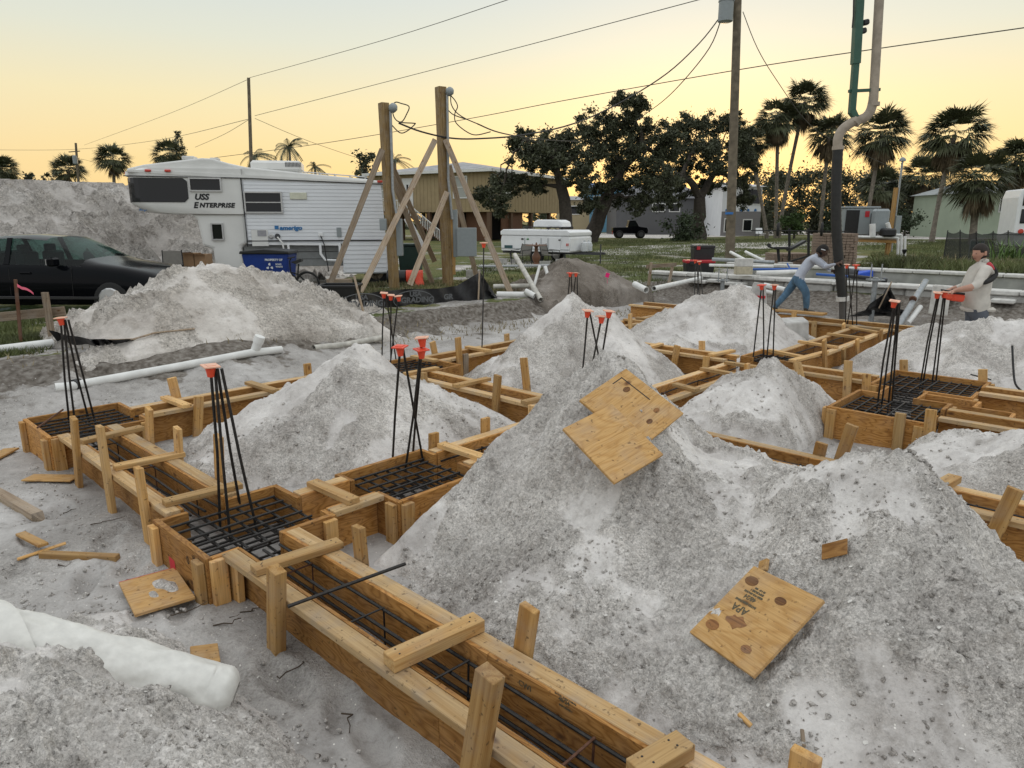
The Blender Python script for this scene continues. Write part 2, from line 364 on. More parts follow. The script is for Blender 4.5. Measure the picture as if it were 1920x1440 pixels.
BLACK = flat('black plastic', (.012, .012, .013), .45, noise=.2)
BLACKM = flat('matt black', (.016, .016, .016), .8, noise=.2)
GREYM = flat('grey enamel', (.26, .29, .30), .45, noise=.06)
GALV = flat('galvanised steel', (.33, .35, .36), .45, .5, noise=.2, scale=14)
CONC = flat('concrete', (.42, .41, .39), .9, noise=.25, scale=9, bump=.4)
CONCW = flat('pale concrete coping', (.60, .59, .56), .85, noise=.2, scale=8, bump=.3)
# ============================================================ GROUND
FLOOR = -.40; TOP = -.10
def atop(b):        # where the dug bank behind the footings reaches grade
    return np.interp(b, [-5, 2, 4.2, 7.2, 11.5, 14, 18], [10.6, 10.5, 9.9, 10.6, 10.4, 10.6, 10.8])
def ground_z(a, b):
    a = np.asarray(a, float); b = np.asarray(b, float)
    n1 = fbm(a*.9, b*.9, 4); n2 = fbm(a*4+40, b*4, 4); n3 = billow(a*9, b*9+7, 3)
    fl = FLOOR+.035*n1+.018*n2+.010*n3
    at = atop(b)+.22*fbm(b*1.3, b*0+3, 3)+.06*n2
    w = np.interp(b, [0, 3, 6, 8, 12], [2.3, 2.0, 1.3, .8, .8])          # width of the slope
    t = np.clip((a-(at-w))/w, 0, 1)
    prof = np.interp(t, [0, .22, .5, .66, .74, .92, 1.0], [0, .05, .36, .42, .66, .95, 1.0])
    # the bank under the pool edge
    bt = 18.05+.10*fbm(a*1.1, a*0+9, 3)
    t2 = np.clip((b-(bt-1.9))/1.9, 0, 1)
    prof2 = np.interp(t2, [0, .25, .55, .8, .93, 1.0], [0, .07, .28, .42, .8, 1.0])
    pr = np.maximum(prof, prof2)
    t3 = np.clip((-1.2-b)/1.5, 0, 1); pr = np.maximum(pr, t3*t3*(3-2*t3))
    t4 = np.clip((-3.5-a)/1.5, 0, 1); pr = np.maximum(pr, t4*t4*(3-2*t4))
    rough = np.exp(-((pr-.5)/.42)**2)*(pr > .01)
    r = np.hypot(a, b)
    gr = (.03*n1+.012*n2)*np.clip(1.6-r/40, 0, 1)
    z = fl*(1-pr)+gr*pr+rough*(.05*n2+.035*n3)
    return z, pr
def axis_pts(segs):
    p = [segs[0][0]]
    for lo, hi, st in segs:
        k = max(1, int(round((hi-lo)/st))); p += [lo+(hi-lo)*(i+1)/k for i in range(k)]
    return np.array(p)
def geo(lo, hi, k): return [lo*(hi/lo)**(i/k) for i in range(1, k+1)]
ga = axis_pts([(-4, -.5, .08), (-.5, 8, .03), (8, 12, .032), (12, 17, .12), (17, 40, .8)])
gb = axis_pts([(-4, -1, .08), (-1, 3.2, .026), (3.2, 9, .036), (9, 15.5, .055), (15.5, 19, .06), (19, 26, .3), (26, 50, .9)])
ga = np.concatenate([-np.array(geo(4, 1800, 16))[::-1], ga, geo(40, 1800, 14)])
gb = np.concatenate([-np.array(geo(4, 1800, 16))[::-1], gb, geo(50, 1800, 14)])
def grid_mesh(name, A_, B_, Z_, keep=None):
    na, nb = len(A_), len(B_)
    aa, bb = np.meshgrid(A_, B_, indexing='ij')
    co = np.empty((na*nb, 3)); co[:, 0] = (aa*UA[0]+bb*VB[0]).ravel(); co[:, 1] = (aa*UA[1]+bb*VB[1]).ravel(); co[:, 2] = Z_.ravel()
    ii, jj = np.meshgrid(np.arange(na-1), np.arange(nb-1), indexing='ij')
    q = np.stack([ii*nb+jj, (ii+1)*nb+jj, (ii+1)*nb+jj+1, ii*nb+jj+1], -1).reshape(-1, 4)[:, ::-1]   # a x b points down, so reverse
    return np_mesh(name, co, q, keep)
def np_mesh(name, co, q, keep=None):
    if keep is not None:
        kf = keep[q].any(1); q = q[kf]
        us = np.unique(q); mp = -np.ones(len(co), int); mp[us] = np.arange(len(us)); co = co[us]; q = mp[q]
    me = bpy.data.meshes.new(name); me.vertices.add(len(co)); me.vertices.foreach_set('co', co.astype(np.float32).ravel())
    k = q.shape[1]
    me.loops.add(q.size); me.loops.foreach_set('vertex_index', q.ravel().astype(np.int32))
    me.polygons.add(len(q)); me.polygons.foreach_set('loop_start', np.arange(0, q.size, k, dtype=np.int32))
    try: me.polygons.foreach_set('loop_total', np.full(len(q), k, np.int32))
    except Exception: pass
    me.update(calc_edges=True); me.validate(); return me
aa, bb = np.meshgrid(ga, gb, indexing='ij')
gz, gpr = ground_z(aa, bb)
# boot prints in the soft floor by the left form
for fx, fy, ang in [(170, 1085, .5), (158, 1108, .5), (205, 1005, .9), (190, 1035, .8), (520, 1270, .3), (555, 1285, .3), (430, 1255, .4), (60, 1010, .2), (110, 960, .4), (250, 1065, .7), (30, 1075, .4), (340, 1150, .4), (640, 1330, .6), (700, 1390, .2)]:
    p = P(fx, fy, -.4); pa, pb = toab(p.x, p.y); da = aa-pa; db = bb-pb
    u = da*math.cos(ang)+db*math.sin(ang); v = -da*math.sin(ang)+db*math.cos(ang); d = (u/.15)**2+(v/.065)**2
    gz -= .04*np.exp(-d*d); gz += .012*np.exp(-((np.sqrt(d)-1.35)/.3)**2)
me = grid_mesh('ground', ga, gb, gz)
gx = aa*UA[0]+bb*VB[0]; gy = aa*UA[1]+bb*VB[1]
nn = fbm(aa*.7+3, bb*.7, 5); n5 = fbm(aa*3, bb*3+8, 4)
grass = np.clip((gpr-.985)*120, 0, 1)*np.clip(.8+nn*1.5+n5*.7, 0, 1)
grass = np.where(np.hypot(aa, bb) > 40, np.clip(1.0+nn*1.2, 0, 1), grass)
dirt = sstep(.28, .6, gpr+.4*n5)*(1-np.clip((gpr-.985)*90, 0, 1)*.6)
dirt = np.maximum(dirt, sstep(.03, .22, gpr+.25*n5)*sstep(5.0, 7.0, bb)*(gpr < .995))
dirt = np.maximum(dirt, sstep(14.8, 16.6, bb)*(aa < 10.6)*(bb < 18.5)*(.75+.4*n5))
ca = me.color_attributes.new('zone', 'FLOAT_COLOR', 'POINT')
zc = np.zeros((gz.size, 4), np.float32); zc[:, 0] = np.clip(grass.ravel(), 0, 1); zc[:, 1] = np.clip(dirt.ravel(), 0, 1); zc[:, 3] = 1
ca.data.foreach_set('color', zc.ravel())
so = np.clip(.75+.9*fbm(aa*1.4+9, bb*1.4, 4), 0, 1).ravel(); sa = me.attributes.new('soft', 'FLOAT', 'POINT'); sa.data.foreach_set('value', so.astype(np.float32))
me.polygons.foreach_set('use_smooth', [True]*len(me.polygons))
def ground_mat():
    m = sand_mat('ground', (.29, .282, .275), (.37, .362, .355), (.45, .445, .44)); n = m.node_tree.nodes; l = m.node_tree.links; b = n['Principled BSDF']
    sand_c = b.inputs['Base Color'].links[0].from_socket
    at = n.new('ShaderNodeAttribute'); at.attribute_name = 'zone'; sp = n.new('ShaderNodeSeparateColor'); l.new(at.outputs['Color'], sp.inputs[0])
    g = n.new('ShaderNodeNewGeometry')
    n1 = n.new('ShaderNodeTexNoise'); n1.inputs['Scale'].default_value = 14; n1.inputs['Detail'].default_value = 6; l.new(g.outputs['Position'], n1.inputs['Vector'])
    n2 = n.new('ShaderNodeTexNoise'); n2.inputs['Scale'].default_value = .35; n2.inputs['Detail'].default_value = 6; l.new(g.outputs['Position'], n2.inputs['Vector'])
    rd = ramp(n, ((.3, (.085, .072, .06)), (.5, (.17, .15, .13)), (.7, (.27, .25, .225)))); l.new(n1.outputs[0], rd.inputs[0])
    rg = ramp(n, ((.32, (.05, .062, .022)), (.5, (.10, .115, .042)), (.62, (.155, .145, .075)), (.75, (.23, .205, .14)))); l.new(n1.outputs[0], rg.inputs[0])
    rg2 = ramp(n, ((.4, (.85, .95, .8)), (.62, (1.35, 1.15, 1.05)))); l.new(n2.outputs[0], rg2.inputs[0])
    gc = mixc(n, l, 1.0, rg.outputs[0], rg2.outputs[0], 'MULTIPLY')
    def thr(sock):
        a = n.new('ShaderNodeMath'); a.operation = 'ADD'; l.new(sock, a.inputs[0]); l.new(n1.outputs[0], a.inputs[1])
        r = n.new('ShaderNodeMapRange'); l.new(a.outputs[0], r.inputs[0]); r.inputs[1].default_value = .82; r.inputs[2].default_value = 1.12; return r.outputs[0]
    c = mixc(n, l, thr(sp.outputs[1]), sand_c, rd.outputs[0]); c = mixc(n, l, thr(sp.outputs[0]), c, gc)
    l.new(c, b.inputs['Base Color']); return m
me.materials.append(ground_mat())
go = bpy.data.objects.new('ground', me); COL.objects.link(go); go['kind'] = 'structure'
def GZ(x, y):
    a, b = toab(x, y); z, _ = ground_z(np.array([a]), np.array([b])); return float(z[0])

# ============================================================ SAND PILES
PILES = []
def cone_z(cones, a, b):
    z = np.full(a.shape, -9.0)
    for (ca_, cb_, zt, sl, r0) in cones:
        d = np.hypot(a-ca_, b-cb_); th = np.arctan2(b-cb_, a-ca_)
        sl2 = sl*(1+.16*np.sin(th*3+ca_*5)+.10*np.sin(th*7+cb_*3))
        zz = zt-sl2*(np.sqrt(d*d+r0*r0)-r0)
        k = 14.0; m_ = np.maximum(z, zz); z = m_+np.log1p(np.exp(-k*np.abs(z-zz)))/k*(np.abs(z-zz) < 2)
    return z
def pile(name, label, cones, cell, res, edge=-.24, ks=.9, ea1=None, amp=1.0, mat=None, base=FLOOR, clod=1.0, cat='sand pile', foot=None):
    a0, a1, b0, b1 = cell
    A_ = np.arange(a0, a1+res, res); B_ = np.arange(b0, b1+res, res)
    a, b = np.meshgrid(A_, B_, indexing='ij')
    wa = a+.10*fbm(a*1.6+5, b*1.6, 3); wb = b+.10*fbm(a*1.6, b*1.6+9, 3)
    z = cone_z(cones, wa, wb)
    slump = billow(a*1.9+3, b*1.9, 4, .55)
    gul = np.abs(fbm(np.arctan2(wb-cones[0][1], wa-cones[0][0])*3.2, np.hypot(wa-cones[0][0], wb-cones[0][1])*.8, 3))
    z = z+amp*(.10*fbm(a*1.5, b*1.5+4, 4)+.11*(slump-.35)-.10*gul)
    lump = fbm(a*1.1+20, b*1.1, 2)
    plate = sstep(-.10, .03, fbm(a*2.1+20+.3*fbm(a*5, b*5, 2), b*2.1, 5)); soft = 1-plate                       # smooth slides of dry sand between crusted, clodded ground
    z = z+clod*.030*plate+clod*.018*sstep(-.02, .05, fbm(a*4.6+3, b*4.6, 4))
    z = z+clod*(.25+.75*(1-soft))*(.085*(billow(a*5, b*5, 4, .62)-.35)+.05*(billow(a*9+3*fbm(a*2, b*2, 2), b*9, 3, .6)-.35)+.038*(billow(a*15, b*15+3, 3, .6)-.35)+(.022*(billow(a*34, b*34, 2)-.4) if res < .03 else 0))
    ed = np.minimum(np.minimum(a-a0, a1-a), np.minimum(b-b0, b1-b)); lim = edge+ks*ed+.03*fbm(a*3, b*3, 3)
    if ea1 is not None: lim = np.minimum(lim, ea1+1.9*np.clip(a1-a, 0, 9)+.05*fbm(a*2.5, b*2.5+2, 3))
    k = 18.0; z = -np.log(np.exp(-k*np.clip(z, -1.5, 3))+np.exp(-k*np.clip(lim, -1.5, 3)))/k
    bz = base if not callable(base) else base(a, b)
    rim = (a < a0+res*.5) | (a > a1-res*1.2) | (b < b0+res*.5) | (b > b1-res*1.2)
    z = np.where(rim, np.minimum(z, bz-.05), z)
    keep = (z > bz-.02).ravel(); z = np.maximum(z, bz-.10)
    me = grid_mesh(name, A_, B_, z, keep)
    gq, hq = np.gradient(z, res); slope = np.hypot(gq, hq); so = np.clip(soft*.9+.35*sstep(.12, .34, fbm(a*3.3, b*3.3+11, 4))+.25*(slope < .35), 0, 1).ravel()
    q_ = np.arange(z.size).reshape(z.shape); ii_ = np.stack([q_[:-1, :-1], q_[1:, :-1], q_[1:, 1:], q_[:-1, 1:]], -1).reshape(-1, 4); us_ = np.unique(ii_[keep[ii_].any(1)])
    sa = me.attributes.new('soft', 'FLOAT', 'POINT'); sa.data.foreach_set('value', so[us_].astype(np.float32))
    me.materials.append(mat or SAND); me.polygons.foreach_set('use_smooth', [True]*len(me.polygons))
    o = bpy.data.objects.new(name, me); COL.objects.link(o); tag(o, label, cat, 'piles of dug sand')
    PILES.append((A_, B_, z, a0, b0, res)); return o
def SZ(x, y):                        # top of sand at a place
    a, b = toab(x, y); z = GZ(x, y)
    for A_, B_, zz, a0, b0, res in PILES:
        i = (a-a0)/res; j = (b-b0)/res
        if 0 <= i < len(A_)-1 and 0 <= j < len(B_)-1: z = max(z, float(zz[int(round(i)), int(round(j))]))
    return z
pile('sand_pile', 'largest shelly grey sand pile with plywood offcuts lying on it',
     [(2.58, 3.64, .82, .88, .07), (2.15, 3.5, .46, .66, .15), (1.6, 3.4, .20, .5, .2), (1.75, 3.95, .28, .65, .15), (1.2, 3.0, .02, .38, .3), (.80, 3.46, .70, 1.02, .05), (.35, 3.1, .30, .72, .15), (-.3, 2.9, .06, .6, .3)],
     (-2.4, 3.44, 1.955, 4.98), .0125, edge=-.15, ks=1.3, amp=.95, ea1=-.52)
pile('sand_pile', 'grey sand pile in the footing cell beside the left corner form',
     [(5.32, 3.57, .62, .86, .04), (5.1, 3.9, .22, .66, .2), (5.6, 3.2, .08, .55, .25), (4.9, 4.3, -.02, .45, .3)], (4.22, 6.84, 1.96, 4.98), .019, edge=-.33, ks=.8)
pile('sand_pile', 'tall steep-sided pale sand pile behind the middle footing forms',
     [(5.55, 6.96, .80, 1.15, .10), (5.2, 7.25, .62, 1.1, .12), (5.0, 7.5, .30, .85, .2), (5.8, 6.8, .30, .75, .25)], (4.15, 6.84, 5.45, 8.45), .024, edge=-.33, ks=.9)
pile('sand_pile', 'pale sand pile with broken concrete lump below the leaning worker',
     [(5.28, 11.3, .66, .85, .1), (5.75, 10.8, .42, .7, .2), (5.9, 10.4, .2, .5, .3), (4.7, 11.2, .1, .5, .3)], (4.1, 6.84, 9.0, 12.85), .034, edge=-.33)
pile('sand_pile', 'low rounded grey sand pile left of the big rebar mat',
     [(2.73, 6.76, .31, .72, .10), (2.9, 6.3, .05, .5, .2), (2.5, 6.9, .12, .55, .2)], (2.24, 3.50, 5.45, 8.38), .018, edge=-.36, ks=1.7)
pile('sand_pile', 'wide sand pile in front of the worker with the orange remote',
     [(1.69, 11.29, .40, .6, .15), (1.2, 11.5, .42, .6, .2), (.5, 11.4, .44, .6, .3), (2.3, 11.2, .22, .55, .3), (-.5, 11.4, .40, .6, .3), (2.75, 11.0, -.05, .5, .3)], (-1.5, 3.22, 9.5, 12.7), .034, edge=-.33)
pile('sand_pile', 'sand pile below the large jogged form at the right',
     [(.55, 6.3, .16, .62, .2), (.1, 6.3, .26, .6, .3), (-.6, 6.2, .3, .6, .3), (.9, 6.1, -.12, .5, .3)], (-2.0, 1.5, 5.45, 6.94), .022, edge=-.36, ks=1.3)
_q = P(20, 1250, .0); _qa, _qb = toab(_q.x, _q.y)
_o = toab(-1.52, 2.02)
pile('sand_pile', 'clodded grey sand heap in front of the white fabric roll',
     [(_o[0]+.08, _o[1], .03, .75, .12), (_o[0]+.5, _o[1]-.15, .10, .7, .2), (_o[0]-.35, _o[1]-.12, -.18, .6, .15), (_o[0]-.2, _o[1]-.6, -.1, .6, .2)],
     (_o[0]-1.3, _o[0]+1.6, _o[1]-1.2, _o[1]+.8), .011, edge=-.46, amp=.55, clod=1.25)
gbase = lambda a, b: ground_z(a, b)[0]-.01
pile('sand_pile', 'broad spoil heap of pale sand at the edge of the dug bank',
     [(11.35, 4.75, 1.02, .62, .3), (11.5, 5.6, .84, .52, .3), (11.3, 4.1, .66, .60, .35), (11.3, 3.5, .42, .55, .3), (11.6, 6.3, .60, .55, .3), (11.4, 6.9, .25, .45, .4)], (9.75, 14.3, 1.4, 8.6), .03, edge=-.05, ks=.7, base=gbase, mat=SAND_FAR, clod=2.2)
DIRT2 = sand_mat('dark dirt', (.12, .105, .09), (.19, .17, .15), (.28, .26, .24), .5)
pile('dirt_pile', 'small dark dirt mound with a pink flag in front of the folded trailer',
     [(10.9, 13.9, .78, .55, .3), (11.1, 13.5, .5, .5, .3)], (9.9, 13.4, 11.8, 16.2), .06, edge=-.03, base=gbase, mat=DIRT2, clod=1.2, cat='dirt pile')
# great heap at the back left: laid out by distance rather than grid
pile('sand_pile', 'huge pale sand mountain rising behind the black sedan',
     [(27.0, 3.4, 3.3, .50, 1.2), (26.2, 1.6, 3.2, .5, 1.2), (25, -.5, 3.1, .5, 1.5), (27.4, 5.6, 3.2, .5, 1.0), (27.0, 7.8, 2.95, .5, 1.0), (26, 9.0, 2.4, .5, 1), (24.0, 9.6, 1.5, .5, 1.0), (23, -3, 2.9, .5, 1.5)], (15.5, 34, -9, 16), .12, edge=-.1, base=-.04, mat=sand_mat('mountain sand', (.27, .255, .24), (.40, .385, .37), (.52, .51, .50), .2), amp=2.2, clod=5.0)

# ============================================================ FORMWORK
PX = {'z1': lambda x, y: (x/3, 400+y/3), 'z2': lambda x, y: (x/3, 840+y/3), 'z3': lambda x, y: (600+x/3, 400+y/3),
      'z4': lambda x, y: (560+x/2.4, 840+y/2.4), 'z5': lambda x, y: (1240+x/2.8235, 400+y/2.8235), 'z6': lambda x, y: (1200+x/2.483, 860+y/2.483), 'p': lambda x, y: (x, y)}
def on_plane(x, y, ax, val):                   # point of the pixel's ray on the vertical plane a=val or b=val
    r = ray(x, y); ra, rb = toab(r[0], r[1]); t = val/(ra if ax == 'a' else rb); return Vector((r[0]*t, r[1]*t, CZ+r[2]*t))
RAILW, RAILH, PLYT = .089, .038, .02
def axp(ax, s, c, z): return AB(s, c, z) if ax == 'A' else AB(c, s, z)
def form_side(parent, ax, s0, s1, c_out, c_in, top=TOP, rail=True, bot=FLOOR-.05):
    sg = 1 if c_in > c_out else -1
    ci = c_in-sg*PLYT/2
    L = s1-s0; k = max(1, int(math.ceil(L/2.44))); 
    for i in range(k):
        u0 = s0+L*i/k+(.002 if i else 0); u1 = s0+L*(i+1)/k
        lumber('plywood_panel', axp(ax, u0, ci, (top+bot)/2), axp(ax, u1, ci, (top+bot)/2), PLYT, top-bot, PLY, parent, ch=.0015)
    if rail:
        cr = c_in-sg*(PLYT+.002+RAILW/2); k = max(1, int(math.ceil(L/3.6)))
        for i in range(k):
            u0 = s0+L*i/k+(.004 if i else 0); u1 = s0+L*(i+1)/k
            j = (i % 2)*.003
            lumber('cap_rail', axp(ax, u0, cr, top-RAILH/2+.003-j), axp(ax, u1, cr, top-RAILH/2+.003-j), RAILW, RAILH, CAPW, parent)
def beam_form(ax, s0, s1, c0, c1, label, sides=(1, 1), trims=((0, 0), (0, 0)), cage=True, clabel=None):
    p0 = axp(ax, (s0+s1)/2, (c0+c1)/2, FLOOR)
    t = thing('footing_form', label, 'formwork', p0, group='footing beam forms')
    w = RAILW+PLYT+.002
    if sides[0]: form_side(t, ax, s0+trims[0][0], s1-trims[0][1], c0, c0+w)
    if sides[1]: form_side(t, ax, s0+trims[1][0], s1-trims[1][1], c1, c1-w)
    if cage:
        g = thing('rebar_cage', clabel, 'rebar', axp(ax, (s0+s1)/2, (c0+c1)/2, FLOOR), group='rebar cages in the footing trenches')
        i0, i1 = c0+w, c1-w; near = (ax == 'A' and c0 < 2)
        for cc in (i0+.035, i1-.035) if not near else (i0+.03, (i0+i1)/2, i1-.03):
            for z in (-.165, -.335):
                m = MB(); N = 8; pts = [axp(ax, s0+(s1-s0)*i/N, cc+.006*math.sin(i*2.1+cc*9), z+.006*math.sin(i*1.7+cc*5)) for i in range(N+1)]
                m.tube([p-Vector(p0) for p in pts], .0085, 6); m.build('bar', REBAR, g, smooth=True)
        k = max(1, int((s1-s0)/.62))
        for i in range(k):
            s = s0+(i+.5)*(s1-s0)/k+random.uniform(-.06, .06); m = MB()
            pts = [axp(ax, s+random.uniform(-.01, .01), cc, z)-Vector(p0) for cc, z in ((i0+.03, -.155), (i1-.03, -.155), (i1-.03, -.36), (i0+.03, -.36), (i0+.03, -.155))]
            m.tube(pts, .006, 6); m.build('stirrup', RUST if i % 3 == 1 else REBAR, g)
    return t
def spreader(t, z, q0, q1, mat=None, w=.089, h=.038):
    (x0, y0), (x1, y1) = PX[z](*q0), PX[z](*q1)
    zt = TOP+.003+h/2
    p0 = P(x0, y0, zt); p1 = P(x1, y1, zt); o = lumber('spreader', p0, p1, w, h, mat or LUMB, t); L = (p1-p0).length
    if p0.y < 7:                                  # nail heads
        for sx in (-1, 1):
            for k in range(2):
                m = MB(); m.lathe([(.0045, 0), (.004, .0015)], (sx*(L/2-.035-random.random()*.03), (k-.5)*w*.5*random.uniform(.5, 1.1), h/2), 8); m.build('nail_head', REBAR, o)
def stake(t, z, qt, qb, ax, val, w=.089, h=.038, mat=None, deep=.25, lean=0.0):
    pt = on_plane(*PX[z](*qt), ax, val); pb = on_plane(*PX[z](*qb), ax, val)
    d = (pb-pt).normalized(); pb = pb+d*deep
    n = Vector((UA[0], UA[1], 0)) if ax == 'a' else Vector((VB[0], VB[1], 0))
    lumber('stake', pt, pb, w, h, mat or random.choice((LUM, LUM, LUMB)), t, up=n)
f1 = beam_form('A', 4.36, 6.76, 1.45, 1.93, 'near footing trench form between the left corner box and the rebar mat box', trims=((0, 0), (.02, .0)), clabel='rebar cage in the trench beside the left corner box')
for q in (((455, 1285), (800, 1205)), ((640, 1430), (1035, 1350))): spreader(f1, 'z1', *q)
spreader(f1, 'z2', (920, 310), (1355, 205))
stake(f1, 'z1', (415, 1150), (445, 1520), 'b', 1.425); stake(f1, 'z1', (560, 1195), (630, 1660), 'b', 1.425)
stake(f1, 'z2', (778, 108), (840, 520), 'b', 1.42)
stake(f1, 'z1', (838, 1095), (842, 1230), 'b', 1.955); stake(f1, 'z1', (998, 1205), (1005, 1330), 'b', 1.955); stake(f1, 'z1', (1228, 1250), (1235, 1450), 'b', 1.955)
f2 = beam_form('A', -1.6, 3.58, 1.45, 1.93, 'long near trench form with spreaders running from the rebar mat box', clabel='long rebar cage lying in the near trench')
spreader(f2, 'z4', (405, 965), (812, 780), h=.06); spreader(f2, 'p', (475, 1070), (638, 1017)); spreader(f2, 'p', (1190, 1452), (1285, 1395), h=.06)
spreader(f2, 'p', (1690, 1800), (1830, 1710))
stake(f2, 'z2', (1555, 680), (1555, 1130), 'b', 1.415, h=.06); stake(f2, 'z4', (862, 1010), (790, 1440), 'b', 1.40, h=.06)
stake(f2, 'z4', (268, 352), (282, 500), 'b', 1.955); stake(f2, 'z4', (1040, 715), (1010, 920), 'b', 1.96, mat=LUM); stake(f2, 'p', (1512, 1412), (1500, 1500), 'b', 1.965)
stake(f2, 'z2', (1330, 650), (1345, 870), 'b', 1.50)
f3 = beam_form('B', 2.21, 6.4 - 1.4, 6.86, 7.31, 'back left footing form with knotty plywood face', clabel='rebar cage in the back left footing')
spreader(f3, 'z1', (925, 1035), (1055, 1085)); spreader(f3, 'z1', (1395, 952), (1550, 1000))
stake(f3, 'z1', (1118, 1030), (1112, 1250), 'a', 6.835); stake(f3, 'z1', (965, 925), (992, 1035), 'a', 7.335); stake(f3, 'z1', (1727, 845), (1733, 910), 'a', 7.335); stake(f3, 'z1', (1850, 840), (1850, 880), 'a', 7.335)
f4 = beam_form('B', 2.193, 2.577, 3.60, 4.12, 'short form linking the two near rebar mat boxes', cage=False)
spreader(f4, 'z4', (60, 155), (250, 240))
f5 = beam_form('B', 3.40, 5.0, 3.62, 4.12, 'footing form running from the rebar box under the largest sand pile', clabel='rebar cage partly under the largest sand pile')
spreader(f5, 'z3', (680, 1300), (930, 1380)); stake(f5, 'z3', (640, 1235), (640, 1310), 'a', 4.15); stake(f5, 'z3', (925, 1385), (925, 1440), 'a', 3.6)
stake(f5, 'z3', (930, 1150), (930, 1220), 'a', 4.16)
f6 = beam_form('A', 4.12, 6.46, 5.0, 5.43, 'middle footing form between two sand piles', clabel='rebar cage in the middle footing')
spreader(f6, 'z3', (757, 972), (950, 930)); spreader(f6, 'z3', (478, 905), (660, 870)); spreader(f6, 'z3', (1145, 1065), (1330, 1022))
stake(f6, 'z3', (1000, 910), (985, 1130), 'b', 4.97); stake(f6, 'z3', (583, 895), (588, 960), 'b', 4.97); stake(f6, 'z3', (1145, 812), (1163, 980), 'b', 5.46)
stake(f6, 'z3', (1195, 1080), (1195, 1150), 'b', 4.97)
f7 = beam_form('B', 5.9, 8.42, 6.80, 7.25, 'far footing form before the dug bank and single tall rod', clabel='rebar cage below the dug bank')
spreader(f7, 'z3', (520, 805), (655, 830)); spreader(f7, 'z3', (825, 752), (955, 775))
stake(f7, 'z3', (775, 698), (790, 900), 'a', 6.77); stake(f7, 'z3', (818, 790), (818, 905), 'a', 6.76, mat=LUMW); stake(f7, 'z3', (632, 722), (645, 785), 'a', 7.28); stake(f7, 'z3', (1050, 678), (1052, 730), 'a', 7.28)
f8 = beam_form('A', 4.1, 6.84, 8.50, 8.97, 'footing form behind the tall pale sand pile', clabel='rebar cage behind the tall sand pile')
spreader(f8, 'z5', (260, 752), (380, 727)); spreader(f8, 'z3', (1825, 760), (1920, 735))
stake(f8, 'z5', (85, 700), (58, 855), 'b', 8.47); stake(f8, 'z5', (215, 675), (215, 715), 'b', 9.0); stake(f8, 'z5', (240, 757), (235, 815), 'b', 8.47)
f9 = beam_form('B', 8.45, 12.9, 6.80, 7.25, 'farthest footing form running toward the grey pipe pier', clabel='rebar cage toward the grey pipe pier')
spreader(f9, 'z3', (1710, 598), (1840, 612)); spreader(f9, 'z3', (1780, 588), (1915, 600))
stake(f9, 'z3', (1745, 565), (1745, 720), 'a', 6.77); stake(f9, 'z5', (12, 495), (12, 530), 'a', 7.28)
f10 = beam_form('B', 5.45, 8.45, 3.52, 4.02, 'pale spreader-topped footing form left of the low sand pile', clabel='rebar cage left of the low sand pile')
spreader(f10, 'z5', (212, 822), (440, 862)); spreader(f10, 'z5', (340, 790), (552, 822)); spreader(f10, 'z5', (70, 905), (190, 937))
stake(f10, 'z5', (456, 795), (452, 850), 'a', 3.49)
f11 = beam_form('B', 9.68, 12.9, 3.26, 3.86, 'footing form with ladder-like spreaders below the concrete hose', clabel='rebar cage below the concrete hose')
for q in (((880, 638), (1072, 662)), ((728, 678), (932, 710)), ((570, 725), (745, 760)), ((1000, 605), (1150, 630))): spreader(f11, 'z5', *q, w=.07)
spreader(f11, 'z5', (690, 782), (872, 735))
stake(f11, 'z5', (965, 583), (965, 620), 'a', 3.9); stake(f11, 'z5', (1165, 615), (1160, 680), 'a', 3.23); stake(f11, 'z5', (862, 668), (866, 800), 'a', 3.22); stake(f11, 'z5', (1038, 665), (1036, 760), 'a', 3.22); stake(f11, 'z5', (965, 715), (965, 775), 'a', 3.24)
f12 = beam_form('A', 2.30, 3.30, 8.42, 8.90, 'short deep form with upright stakes beside the jogged box', clabel='rebar cage beside the jogged box')
stake(f12, 'z5', (718, 790), (755, 930), 'b', 8.39); stake(f12, 'z5', (990, 780), (985, 900), 'b', 8.38); stake(f12, 'z5', (1087, 850), (1085, 925), 'b', 8.38)
f13 = beam_form('A', -1.6, 3.5, 4.97, 5.42, 'footing form along the right flank of the largest sand pile', clabel='rebar cage beside the largest sand pile')
stake(f13, 'z5', (850, 1215), (820, 1340), 'b', 5.45); stake(f13, 'z5', (1012, 1120), (950, 1300), 'b', 5.47)
stake(f13, 'z6', (1750, 140), (1625, 400), 'b', 4.93); spreader(f13, 'z6', (1385, 135), (1465, 90), h=.05)
f14 = beam_form('A', 3.1, 8.6, 12.95, 13.66, 'footing form under the leaning worker filled with wet concrete', clabel='rebar cage under the leaning worker', cage=False)
stake(f14, 'z5', (705, 515), (695, 590), 'b', 12.92); stake(f14, 'z5', (810, 570), (808, 650), 'b', 12.95)
f15 = beam_form('A', -1.5, 1.34, 7.28, 7.76, 'footing form running off the jogged box to the right', clabel='rebar cage running off the jogged box')
f16 = beam_form('A', -1.5, 1.26, 8.70, 9.15, 'footing form running off the far rebar mat box', clabel='rebar cage running off the far mat box')
f17 = beam_form('A', -1.5, 3.1, 12.95, 13.66, 'wet concrete footing form beside the worker with the remote', cage=False)

